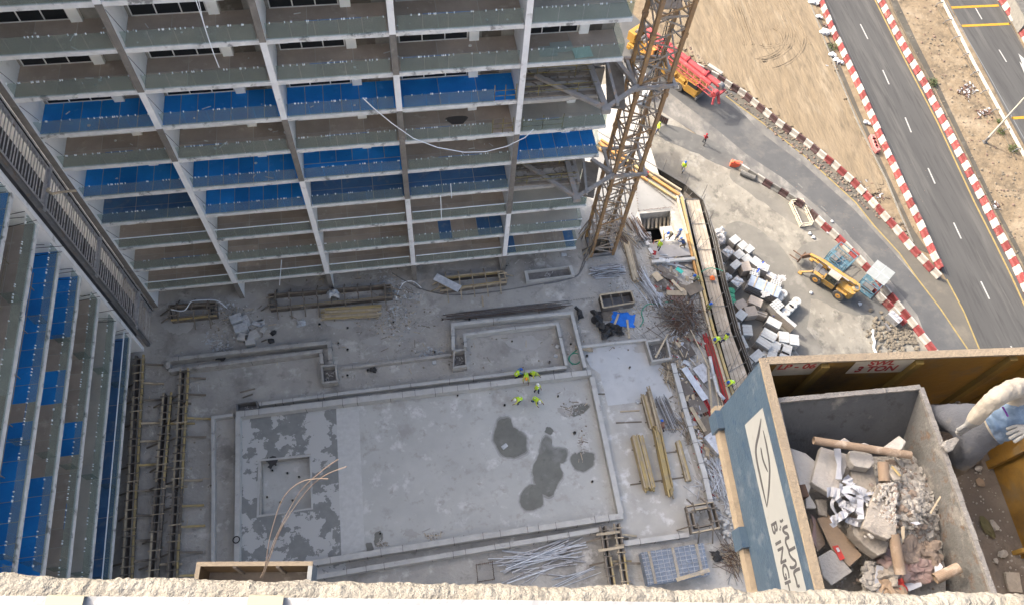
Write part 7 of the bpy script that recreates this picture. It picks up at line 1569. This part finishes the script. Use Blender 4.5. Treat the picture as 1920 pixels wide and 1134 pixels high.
plate('pale splinter between tube and dusty slab', [(752, 330), (800, 300), (840, 370), (830, 395), (790, 400)], 58.27, M_gyp2, .012, (.1, .2))
plate('small orange splinter near the far end of the heap', [(770, 312), (782, 305), (838, 368), (826, 376)], 58.29, M_timb, .008, (.1, .2), 'timber_splinter', 'timber')
# paper tangle
def curl(pts, z, wd, m=M_pap):
    P_ = [GP(*h(x, y), Vector((0, 0, z+dz)), Z) for x, y, dz in pts]; q = MB(); out = []; n = len(P_)
    for i in range(n-1):
        p0, p1, p2, p3 = P_[max(0, i-1)], P_[i], P_[i+1], P_[min(n-1, i+2)]
        for s in range(5): t = s/5; out.append(.5*((2*p1)+(p2-p0)*t+(2*p0-5*p1+4*p2-p3)*t*t+(3*p1-p0-3*p2+p3)*t**3))
    out.append(P_[-1]); pr = None
    for i, p in enumerate(out):
        t = (out[min(len(out)-1, i+1)]-out[max(0, i-1)]).normalized(); a_ = i*.5; s = (t.cross(Z).normalized()*math.cos(.5*math.sin(a_))+Z*math.sin(.5*math.sin(a_)))*wd/2; c = (p-s, p+s)
        if pr: q.add([pr[0], pr[1], c[1], c[0]], [(0, 1, 2, 3)])
        pr = c
    return q
t = thing('paper_tangle', 'tangle of curled white paper strips in the middle of the skip', 'paper', tuple(GP(*h(520, 540), Vector((0, 0, 58.2)), Z)))
rq = random.Random(8)
for i in range(11):
    x, y = rq.gauss(525, 50), rq.gauss(530, 55); a_ = rq.random()*3.14; sx_, sy_ = rq.uniform(35, 75), rq.uniform(14, 30); q = MB(); zz_ = 58.2+rq.uniform(.0, .07); prev = None; n_ = 6
    for k in range(n_+1):
        u = (k/n_-.5)*2; cx, cy = x+math.cos(a_)*u*sx_, y+math.sin(a_)*u*sx_; dz = .012*(-1)**k*rq.random()+.02*math.cos(u*1.5)*rq.random(); w0 = rq.uniform(.7, 1.1)
        P1 = GP(*h(cx-math.sin(a_)*sy_*w0, cy+math.cos(a_)*sy_*w0), Vector((0, 0, zz_+dz)), Z); P2 = GP(*h(cx+math.sin(a_)*sy_*w0, cy-math.cos(a_)*sy_*w0), Vector((0, 0, zz_+dz+rq.uniform(-.02, .02))), Z)
        if prev: q.add([prev[0], prev[1], P2, P1], [(0, 1, 2, 3)])
        prev = (P1, P2); a_ += rq.uniform(-.25, .25)
    q.build('paper_strip', M_pap, t)
for pts, wd in (([(460, 420, .05), (440, 480, .03), (400, 540, .02), (420, 600, .0), (455, 640, .02)], .02), ([(455, 470, .05), (520, 470, .07), (580, 490, .05), (645, 520, .04)], .03), ([(520, 430, .06), (560, 450, .08), (610, 480, .07)], .045), ([(450, 460, .03), (500, 500, .09), (560, 540, .06), (575, 600, .03)], .03), ([(600, 520, .04), (640, 560, .03), (620, 610, .02), (590, 650, .0), (500, 640, .0)], .022), ([(470, 400, .03), (505, 425, .05), (495, 460, .05)], .03), ([(565, 500, .06), (640, 480, .05), (680, 490, .04)], .02)):
    curl(pts, 58.19, wd).build('paper_strip', M_pap, t)
def ctube(label, a, c, za, zc, r, m=M_tube):
    A, B = GP(*h(*a), Vector((0, 0, za)), Z), GP(*h(*c), Vector((0, 0, zc)), Z); q = MB(); d = (B-A).normalized(); q.tube(A, B, r, 20, cap=False); q.tube(B, A, r*.88, 20, cap=False, mi=1)
    n = 20; u = Z if abs(d.z) < .9 else Vector((1, 0, 0)); a_ = d.cross(u).normalized(); b_ = d.cross(a_)
    for P_ in (A, B):
        vs = []
        for k in range(n): t_ = 2*math.pi*k/n; o = a_*math.cos(t_)+b_*math.sin(t_); vs += [P_+o*r*(1+.04*math.sin(k*5)), P_+o*r*.88]
        q.add(vs, [(2*k, 2*((k+1) % n), 2*((k+1) % n)+1, 2*k+1) for k in range(n)])
    return q.build('cardboard_tube', [m, M_card], smooth=False, label=label, category='cardboard tube')
ctube('long cardboard tube lying across the far end of the rubble', (285, 150), (893, 242), 58.27, 58.3, .024); ctube('short cardboard tube sticking up behind the dusty slab', (720, 290), (728, 410), 58.25, 58.24, .032)
ctube('steep cardboard tube coming out from under the dusty slab', (785, 735), (828, 985), 58.28, 58.22, .031); ctube('short cardboard tube pointing at the near right wall of the skip', (1045, 1015), (1195, 945), 58.2, 58.24, .03)
rr = random.Random(21)
def heapz(x, y): return 58.02+.22*math.exp(-(((x-880)/190)**2+((y-560)/230)**2))
for i in range(200):
    x, y = rr.gauss(890, 95), rr.gauss(570, 150)
    if x > 1090 or x < 700 or y > 1080 or y < 250: continue
    if x < 800 and 400 < y < 760: continue
    p = GP(*h(x, y), Vector((0, 0, heapz(x, y))), Z); q = MB(); q.blob(p, rr.uniform(.01, .026)*(1.8 if rr.random() < .1 else 1), .35, 1, 0, (1.2, .9, .7), rr.random()*3)
    q.build('rubble_stone', M_rst if rr.random() < .8 else M_rst2, label='grey broken stone in the rubble heap inside the skip', category='stone', group='broken stones in the skip')
q = MB()
for i in range(2600):
    x, y = rr.gauss(880, 110), rr.gauss(600, 190)
    if i % 5 == 0: x, y = rr.uniform(400, 1090), rr.uniform(250, 1110)
    if x > 1105 or y > 1130 or y < 240: continue
    z = heapz(x, y)-.012+rr.uniform(-.01, .012)
    if 600 < x < 800 and 420 < y < 760: z = 58.275; 
    if 600 < x < 700 and 420 < y < 760 and rr.random() < .8: continue
    q.blob(GP(*h(x, y), Vector((0, 0, z)), Z), rr.uniform(.003, .013), .35, 1, rr.choice([0, 0, 0, 1]), (1.3, 1, .7), rr.random()*3)
q.build('fine_rubble', [M_rst, M_rst2], kind='stuff')
bm = bmesh.new(); V = {}
for j in range(41):
    for i in range(33):
        x, y = 590+i*16.3, 250+j*22; p = GP(*h(x, y), Vector((0, 0, heapz(x, y)-.012+.02*noise.noise(Vector((x*.03, y*.03, 0)))+.01*noise.noise(Vector((x*.09, y*.09, 7))))), Z); V[i, j] = bm.verts.new(p)
for j in range(40):
    for i in range(32): bm.faces.new((V[i, j], V[i, j+1], V[i+1, j+1], V[i+1, j]))
me = bpy.data.meshes.new('rubble_dust'); bm.normal_update(); bm.to_mesh(me); bm.free(); me.materials.append(M_rst); me.polygons.foreach_set('use_smooth', [True]*len(me.polygons)); link('rubble_dust', me, kind='stuff')
# crumpled torn card round the near side of the heap
for i, (x, y, s, m, lab) in enumerate(((560, 720, .05, M_gyp2, 'torn layered edge at the left of the heap, farthest piece'), (600, 770, .055, M_rst2, 'torn brown piece below the layered edge'), (700, 830, .07, M_rst2, 'crumpled brown paper left of the steep tube'), (740, 880, .05, M_pinkf, 'pinkish crumple beside the steep tube'), (860, 850, .07, M_rst2, 'brown crumple right of the steep tube'), (1000, 850, .07, M_rst2, 'brown lump at the near right of the heap'), (900, 940, .08, M_pinkf, 'pinkish wrapper under the end of the steep tube'), (740, 1000, .06, M_gyp2, 'grey crumple near the parapet'), (830, 1060, .03, M_redp, 'small pink-red crumple near the parapet'), (760, 1080, .05, M_card, 'brown card scrap near the parapet'), (630, 940, .035, M_rst, 'grey lump left of the bluish paper'), (640, 990, .04, M_rst, 'grey lump below the left lump'), (650, 1050, .035, M_rst, 'grey lump nearest the parapet'))):
    p = GP(*h(x, y), Vector((0, 0, 58.12)), Z); q = MB(); q.blob(p, s, .5, 4, 0, (1.2, 1, .5), i); q.v = [v+Vector((noise.noise(v*38), noise.noise(v*38+Vector((7, 0, 0))), abs(noise.noise(v*30+Vector((0, 7, 0))))*1.6-.5))*.014 for v in q.v]; q.build('crumpled_scrap', m, label=lab, category='scrap')
# things on the platform floor right of the skip
h2 = zm(1640, 660, 2.393)
def fl(x, y, z=PB): return GP(*h2(x, y), Vector((0, 0, z)), Z)
for i, (x, y, s, m, lab, sq_) in enumerate(((508, 790, .06, mat('mossy_block', (.13, .12, .06), (.1, .09, .05), 8, .9), 'mossy brown block on the platform floor', (.5, 1.2, .4)), (532, 775, .035, M_rst, 'grey stone touching the mossy block', (.8, 1.2, .6)), (575, 905, .03, M_rst, 'small grey stone below the mossy block', (1.2, .8, .6)), (475, 583, .03, M_card, 'small brownish chip on the platform floor', (1, 1, .3)), (360, 222, .035, M_gyp, 'light block in the far corner behind the worker', (1.2, .8, .6)), (310, 285, .03, M_gyp, 'small light chip near the skip rim corner', (1, 1, .6)), (465, 520, .025, M_gyp, 'white chip at the edge of the dropped rag', (1.2, .8, .6)), (545, 935, .018, M_rst, 'tiny stone lower on the platform floor', (1, 1, .6)))):
    q = MB(); q.blob(fl(x, y, PB+.02), s, .25, 2, 0, sq_, .2); q.build('floor_stone', m, label=lab, category='stone')
q = MB(); q.tpoly([fl(*p, PB+.02) for p in ((577, 986), (640, 990), (655, 1078), (598, 1075), (585, 1030))], Z, .02); q.build('board_fragment', M_gyp2, label='grey tile fragment on the platform floor close to the parapet', category='fragment')
def rag(label, pts, z, m, hump=.05):
    g = [fl(*p, z) for p in pts]; bm = bmesh.new(); V = []; o = random.random()*9
    for j in range(15):
        for i in range(15):
            u, v = i/14, j/14; p = g[0]*(1-u)*(1-v)+g[1]*u*(1-v)+g[2]*u*v+g[3]*(1-u)*v; p = p+Vector((.03*noise.noise(Vector((u*5+o, v*5, 1))), .03*noise.noise(Vector((u*5, v*5+o, 5))), .05*abs(noise.noise(Vector((u*6+o, v*6, 3))))+hump*math.sin(u*3.14)*math.sin(v*3.14))); V.append(bm.verts.new(p))
    for j in range(14):
        for i in range(14): bm.faces.new((V[j*15+i], V[j*15+i+1], V[(j+1)*15+i+1], V[(j+1)*15+i]))
    me = bpy.data.meshes.new('rag'); bm.to_mesh(me); bm.free(); me.materials.append(m); me.polygons.foreach_set('use_smooth', [True]*len(me.polygons)); o = link('rag', me, label=label, category='rag'); s = o.modifiers.new('t', 'SOLIDIFY'); s.thickness = .006
rag('crumpled grey-brown rag dropped on the platform floor', [(380, 430), (440, 440), (485, 500), (400, 520)], PB+.01, cloth_m((.17, .14, .115)))
rag('dusty rag in the far corner of the platform behind the worker', [(290, 210), (340, 215), (385, 290), (330, 290)], PB+.02, cloth_m((.14, .125, .11)))
q = MB(); rr = random.Random(4)
for i in range(700):
    u, v = rr.uniform(.95, W-.05), rr.uniform(.05, 1.9)
    q.blob(at(u, v, PB+.003), rr.uniform(.002, .009), .3, 1, 0, (1, 1, .6))
q.build('floor_grit', M_rst, kind='stuff')
# the worker leaning on the skip side
J = {'pel': (3.21, 1.17, 58.36), 'ab': (3.32, 1.19, 58.5), 'ch': (3.47, 1.21, 58.64), 'nk': (3.66, 1.25, 58.74), 'hd': (3.82, 1.28, 58.8),
     'lh': (3.18, 1.27, 58.32), 'lk': (3.08, 1.33, 57.98), 'la': (3.25, 1.36, 57.66), 'lt': (3.4, 1.33, 57.63),
     'rh': (3.22, 1.07, 58.32), 'rk': (3.26, .95, 57.98), 'ra': (3.2, 1.02, 57.66), 'rt': (3.36, .98, 57.63),
     'ls': (3.5, 1.38, 58.74), 'le': (3.29, 1.30, 58.80), 'lw': (3.1, 1.115, 58.64), 'lp': (3.07, 1.08, 58.57),
     'rs': (3.54, 1.06, 58.68), 're': (3.72, .98, 58.5), 'rw': (3.6, 1.0, 58.4), 'rp': (3.55, 1.01, 58.38)}
# arm seen edge to edge in the photograph: refine by pixels
J['ls'] = tuple(GP(1915, 722, Vector((0, 0, 58.76)), Z)); J['le'] = tuple(GP(1866, 744, Vector((0, 0, 58.82)), Z)); J['lw'] = tuple(GP(1832, 778, Vector((0, 0, 58.66)), Z)); J['lp'] = tuple(GP(1822, 791, Vector((0, 0, 58.6)), Z))
J['pel'] = tuple(GP(1826, 800, Vector((0, 0, 58.42)), Z)); J['ab'] = tuple(GP(1874, 785, Vector((0, 0, 58.52)), Z)); J['ch'] = tuple(GP(1925, 768, Vector((0, 0, 58.62)), Z))
J['rs'] = tuple(GP(1960, 800, Vector((0, 0, 58.6)), Z)); J['re'] = tuple(GP(1985, 830, Vector((0, 0, 58.6)), Z)); J['rw'] = tuple(GP(1936, 806, Vector((0, 0, 58.66)), Z)); J['rp'] = tuple(GP(1922, 803, Vector((0, 0, 58.66)), Z))
J['lh'] = tuple(Vector(J['pel'])+Vector((-.02, .09, -.05))); J['rh'] = tuple(Vector(J['pel'])+Vector((0, -.09, -.06)))
names = list(J); ID = {n: i for i, n in enumerate(names)}
rad = dict(pel=.108, ab=.105, ch=.115, nk=.06, hd=.1, lh=.088, lk=.072, la=.055, lt=.05, rh=.085, rk=.07, ra=.055, rt=.05, ls=.062, le=.05, lw=.044, lp=.034, rs=.078, re=.055, rw=.035, rp=.036)
tg = dict(pel=1, ab=0, ch=0, nk=0, hd=3, lh=1, lk=1, la=1, lt=4, rh=1, rk=1, ra=1, rt=4, ls=0, le=0, lw=0, lp=2, rs=0, re=0, rw=2, rp=2)
E_ = [('pel', 'ab'), ('ab', 'ch'), ('ch', 'nk'), ('nk', 'hd'), ('pel', 'lh'), ('lh', 'lk'), ('lk', 'la'), ('la', 'lt'), ('pel', 'rh'), ('rh', 'rk'), ('rk', 'ra'), ('ra', 'rt'), ('ch', 'ls'), ('ls', 'le'), ('le', 'lw'), ('lw', 'lp'), ('ch', 'rs'), ('rs', 're'), ('re', 'rw'), ('rw', 'rp')]
pts = [Vector(J[n]) for n in names]; es = [(ID[a], ID[b_]) for a, b_ in E_]; rs = [rad[n] for n in names]; tags = [tg[n] for n in names]
def hand(palm, dirn, nrm, spread=.5):
    d = Vector(dirn).normalized(); n = Vector(nrm).normalized(); s = d.cross(n).normalized(); pi_ = ID[palm]; P_ = pts[pi_]
    for k, (o, L, a_) in enumerate(((-.03, .068, -.1), (-.01, .078, -.03), (.011, .073, .04), (.031, .056, .11))):
        f0 = P_+s*o+d*.03; dd = (d+s*a_*spread*2).normalized(); f1 = f0+dd*L*.5-n*.006; f2 = f1+(dd-n*.45).normalized()*L*.45; i = len(pts)
        pts.extend([f0, f1, f2]); es.extend([(pi_, i), (i, i+1), (i+1, i+2)]); rs.extend([.0125, .0115, .0105]); tags.extend([2, 2, 2])
    i = len(pts); f0 = P_-s*.035-d*.005; f1 = f0+(d*.5-s).normalized()*.035-n*.01; f2 = f1+(d-s*.25).normalized()*.03-n*.01; pts.extend([f0, f1, f2]); es.extend([(pi_, i), (i, i+1), (i+1, i+2)]); rs.extend([.013, .0115, .0095]); tags.extend([2, 2, 2])
hand('rp', Vector(J['rp'])-Vector(J['rw'])+Vector((-.03, -.03, -.02)), (.1, .1, 1), .7); hand('lp', Vector((-.5, -.35, -.6)), (.5, -.4, .7))
me = skin_mesh(pts, es, rs, 3)
M_jean = mat('dusty_grey_trousers', (.1, .105, .12), (.075, .08, .095), 9, .95, bump=.25, bscale=70, dirt=(.15, .145, .135), dscale=6, dthr=.57); M_slv = mat('cream_sleeve', (.33, .3, .255), (.29, .265, .225), 10, .9, bump=.5, bscale=14, dirt=(.24, .215, .18), dscale=8, dthr=.62)
M_glv = mat('grey_work_glove', (.24, .24, .235), (.19, .19, .185), 25, .9, bump=.4, bscale=60)
M_brn = mat('brown_trouser_leg', (.13, .105, .08), (.1, .08, .06), 9, .95, dirt=(.18, .155, .13), dscale=6)
for i_ in (ID['rk'], ID['ra']): tags[i_] = 5
for m in (M_slv, M_jean, M_glv, M_skin, M_boot, M_brn): me.materials.append(m)
for f in me.polygons:
    c = f.center; best = min(range(len(pts)), key=lambda i: (pts[i]-c).length-rs[i]*.6); f.material_index = tags[best]; f.use_smooth = True
org = Vector((J['pel'][0], J['pel'][1], PB)); t = thing('person', 'person in a cream long-sleeved shirt, blue vest and dusty trousers bending beside the skip', 'person', tuple(org))
NV_ = [Vector(v.normal) for v in me.vertices]
def fold(c):
    w_ = c+Vector((noise.noise(c*7), noise.noise(c*7+Vector((5, 0, 0))), noise.noise(c*7+Vector((0, 5, 0)))))*.05
    return (abs(noise.noise(Vector((w_.x*34, w_.y*13, w_.z*13))))-.18)*.013+noise.noise(w_*48)*.0025
for v in me.vertices:
    k = 0 if min((v.co-Vector(J['rp'])).length/.13, (v.co-Vector(J['lp'])).length/.1) < 1 else 1
    v.co += NV_[v.index]*fold(v.co)*k; v.co -= org
link('body', me, t)
# vest: loft round the torso
q = MB(); ax_ = [Vector(J['pel']).lerp(Vector(J['ab']), .6), Vector(J['ab']), Vector(J['ab']).lerp(Vector(J['ch']), .5), Vector(J['ch']), Vector(J['ch']).lerp(Vector(J['nk']), .45)]; rings = []; n = 26
for k, c in enumerate(ax_):
    t_ = (ax_[min(4, k+1)]-ax_[max(0, k-1)]).normalized(); s = t_.cross(Z).normalized(); u = s.cross(t_)
    rings.append([c+s*math.cos(2*math.pi*i/n)*(.125, .125, .13, .14, .1)[k]*(1+.1*noise.noise(Vector((i*.9, k*1.7, 3))))+u*math.sin(2*math.pi*i/n)*(.11, .115, .125, .135, .1)[k]*(1+.16*noise.noise(Vector((i*1.1, k*2.1, 8)))) for i in range(n)])
rr2 = []
for k in range(4):
    for s_ in range(6): rr2.append([rings[k][i].lerp(rings[k+1][i], s_/6) for i in range(n)])
rr2.append(rings[4]); rr2 = [[a_.lerp(b_, h_) for a_, b_ in zip(g_, g_[1:]+g_[:1]) for h_ in (0, .5)] for g_ in rr2]; n *= 2
ccs = [sum(g_, Vector())/n for g_ in rr2]
rr2 = [[a_+(a_-ccs[k]).normalized()*(fold(a_)*2.2+.004) for a_ in g_] for k, g_ in enumerate(rr2)]
for k in range(len(rr2)-1):
    for i in range(n): q.add([rr2[k][i], rr2[k][(i+1) % n], rr2[k+1][(i+1) % n], rr2[k+1][i]], [(0, 1, 2, 3)])
v = q.build('vest', mat('light_blue_vest', (.13, .19, .28), (.09, .14, .22), 9, .6, bump=.5, bscale=12, dirt=(.2, .27, .37), dscale=8, dthr=.56), t, smooth=True, weld=True)
sb = v.modifiers.new('s', 'SUBSURF'); sb.levels = sb.render_levels = 2
q = MB(); a, c = GP(1880, 762, Vector((0, 0, 58.69)), Z), GP(1890, 780, Vector((0, 0, 58.7)), Z); q.bar(a, c, .008, .006); q.build('purple_cord', mat('purple_cord', (.15, .04, .25), None), t)
h_ = MB(); h_.blob(Vector(J['hd'])+Vector((.01, 0, .05)), .12, .03, 2, 0, (1.05, 1, .85)); h_.build('helmet', cloth_m(W_), t, smooth=True)
# ------------------------------------------------------------------ lower loading platform at the left of the parapet
z2 = 44.4; zt2 = z2+.85; c0, c1 = G(373, 1056, zt2), G(581, 1055, zt2); e2 = (c1-c0).normalized(); L2 = (c1-c0).length; n2 = Vector((e2.y, -e2.x, 0)); n2 = n2 if n2.y < 0 else -n2
t = thing('lower_loading_platform', 'brown-walled loading platform on a lower floor showing just above the parapet at left', 'loading platform', (c0.x, c0.y, z2))
def b2(nm, m, u0, u1, v0, v1, za, zb_):
    q = MB(); q.obox(Vector((c0.x, c0.y, 0))+e2*(u0+u1)/2+n2*(v0+v1)/2+Z*(za+zb_)/2, e2*(u1-u0)/2, n2*(v1-v0)/2, Z*(zb_-za)/2); return q.build(nm, m, t)
b2('floor_plate', M_lfl, 0, L2, 0, 3, z2-.06, z2); M_lbr = mat('brown_platform_lining', (.1, .065, .03), (.075, .05, .03), 3, .8)
b2('back_wall', M_lbr, 0, L2, 0, .03, z2+.001, zt2-.03); b2('left_wall', M_lbr, -.03, 0, -.03, 3, z2, zt2-.03); b2('right_wall', M_lblue, L2, L2+.03, -.03, 3, z2, zt2-.03)
b2('rim_board', M_lrim, -.05, L2+.06, -.04, .05, zt2-.03, zt2); b2('rim_board', M_lrim, -.05, .04, .051, 3, zt2-.031, zt2-.001); b2('rim_board', M_logo, L2-.03, L2+.06, .051, 3, zt2-.031, zt2-.001)
for u in (.7, 1.6): b2('wall_rib', M_lfl, u, u+.07, .03, .08, z2, zt2-.04)
b2('floor_board', M_timbp, .4, 1.3, .3, .5, z2, z2+.05)
# ------------------------------------------------------------------ the parapet the picture is taken over
zl = HC-.42; A, B = G(-500, 1066, zl), G(2500, 1122, zl); dA = (B-A).normalized(); nA = Vector((dA.y, -dA.x, 0)); L = (B-A).length; ctr = G(960, 1095, zl)
nA = nA if nA.y < 0 else -nA
M_par = mat('sunlit_mortar', (.27, .25, .215), (.235, .215, .18), 30, .95, bump=.5, bscale=260, dirt=[(.3, .285, .25), (.19, .17, .14), (.2, .19, .17)], dscale=9, dthr=.57, dsoft=.12, detail=9)
bm = bmesh.new(); NX_, NY_ = 1100, 16; V = {}
for i in range(NX_+1):
    s = i/NX_*L; p = A+dA*s
    e = .0028*noise.noise(Vector((s*26, 0, 0)))+.0016*noise.noise(Vector((s*75, 3, 0)))+.0009*abs(noise.noise(Vector((s*210, 5, 0))))*1.5
    for j in range(NY_+1):
        w_ = j/NY_*.05; q_ = p+nA*(w_-e*(1-j/NY_))
        zz = zl+.0022*noise.noise(Vector((s*60, w_*60, 1)))+.0016*noise.noise(Vector((s*170, w_*170, 4)))+.0007*noise.noise(Vector((s*420, w_*420, 6)))-.006*max(0, 1-j/2.0)**2
        V[i, j] = bm.verts.new((q_.x, q_.y, zz))
    q_ = p+nA*(.004-e); V[i, -1] = bm.verts.new((q_.x, q_.y, zl-.03)); V[i, -2] = bm.verts.new(((p+nA*.004).x, (p+nA*.004).y, zl-.3))
for i in range(NX_):
    for j in range(-2, NY_):
        bm.faces.new((V[i, j], V[i, j+1], V[i+1, j+1], V[i+1, j]) if (j > 0 or j == 0) else (V[i, j], V[i, j+1], V[i+1, j+1], V[i+1, j]))
bmesh.ops.recalc_face_normals(bm, faces=bm.faces[:]); me = bpy.data.meshes.new('parapet_mortar'); bm.to_mesh(me); bm.free(); me.materials.append(M_par); me.polygons.foreach_set('use_smooth', [True]*len(me.polygons))
t = thing('parapet', 'rough pale mortar edge of the parapet running along the bottom of the picture', 'parapet', (ctr.x, ctr.y, zl-1.2)); link('mortar_edge', me, t, Vector((0, 0, 0)))
q = MB(); c = (A+B)/2; q.obox(c+nA*.13+Z*(-.62), dA*L/2, nA*.115, Z*.58); q.build('parapet_wall', M_par, t)
# white sheet with tape over the inner part of the parapet
for (s0, s1, m, dz, j0, nm) in ((-.2, 1, M_foil, .004, .0, 'white_sheet'),):
    g = [G(x, y, zl+.004) for x, y in ((-500, 1113), (0, 1116), (500, 1119), (960, 1124), (1500, 1131), (2400, 1142))]; q = MB()
    for i in range(len(g)-1):
        for k in range(8):
            a, b_ = g[i].lerp(g[i+1], k/8), g[i].lerp(g[i+1], (k+1)/8); q.add([a, b_, b_+nA*.1+Z*.001, a+nA*.1+Z*.001], [(0, 1, 2, 3)][::-1])
            q.add([a-Z*.004, b_-Z*.004, b_, a], [(0, 1, 2, 3)])
    q.build('white_sheet', mat('white_plastic_sheet', (.33, .325, .315), (.29, .285, .275), 20, .4, bump=.2, bscale=50), t)
for x0_, x1_ in ((88, 158), (466, 532)):
    a, b_ = G(x0_, 1115.5, zl+.0075), G(x1_, 1117, zl+.0075); q = MB(); q.add([a, b_, b_+nA*.09, a+nA*.09], [(0, 1, 2, 3)]); q.add([a, b_, b_-Z*.004-nA*.001, a-Z*.004-nA*.001], [(0, 1, 2, 3)]); q.build('beige_tape', mat('beige_tape', (.3, .275, .2), None, rough=.6), t)
# frayed copper wires standing out of the mortar
wr_ = thing('copper_wires', 'three frayed copper wires sticking up from the parapet mortar', 'wire', tuple(G(490, 1076, zl)))
for pts_ in ([(488, 1082, 0), (497, 1060, .01), (508, 1000, .02), (530, 935, .03), (560, 905, .035), (590, 897, .04), (616, 897, .045)], [(491, 1082, 0), (500, 1055, .01), (520, 1000, .02), (560, 925, .03), (600, 885, .04), (634, 860, .045)], [(493, 1082, 0), (506, 1045, .01), (530, 985, .02), (575, 920, .03), (610, 890, .04), (650, 874, .045)]):
    P_ = [G(x, y, zl+dz) for x, y, dz in pts_]; out = []; n = len(P_)
    for i in range(n-1):
        p0, p1, p2, p3 = P_[max(0, i-1)], P_[i], P_[i+1], P_[min(n-1, i+2)]
        for s in range(8): t_ = s/8; out.append(.5*((2*p1)+(p2-p0)*t_+(2*p0-5*p1+4*p2-p3)*t_*t_+(3*p1-p0-3*p2+p3)*t_**3))
    out.append(P_[-1]); q = MB(); q.path(out, .00025, 6); q.build('wire_strand', mat('dull_copper', (.17, .135, .105), (.14, .095, .07), 120, .6, metal=.2), wr_)
# the camera's own building below the parapet (hidden from here, there for other views)
own = thing('own_building', 'facade below the parapet the picture was taken from', 'building', (0, -5, 0))
q = MB(); c = Vector((ctr.x, ctr.y, 0)); q.obox(c+nA*8.2+Z*29.5, dA*22, nA*7.9, Z*29.4); q.build('building_core', M_white, own)
for k in range(1, 18): q = MB(); q.obox(c+nA*.9+Z*(HC-1.7-3.31*k), dA*22, nA*.75, Z*.13); q.build('floor_slab', M_slab, own)
q = MB(); q.obox(c+nA*6+Z*(HC-1.72), dA*22, nA*5.9, Z*.13); q.build('top_slab', M_slab, own)
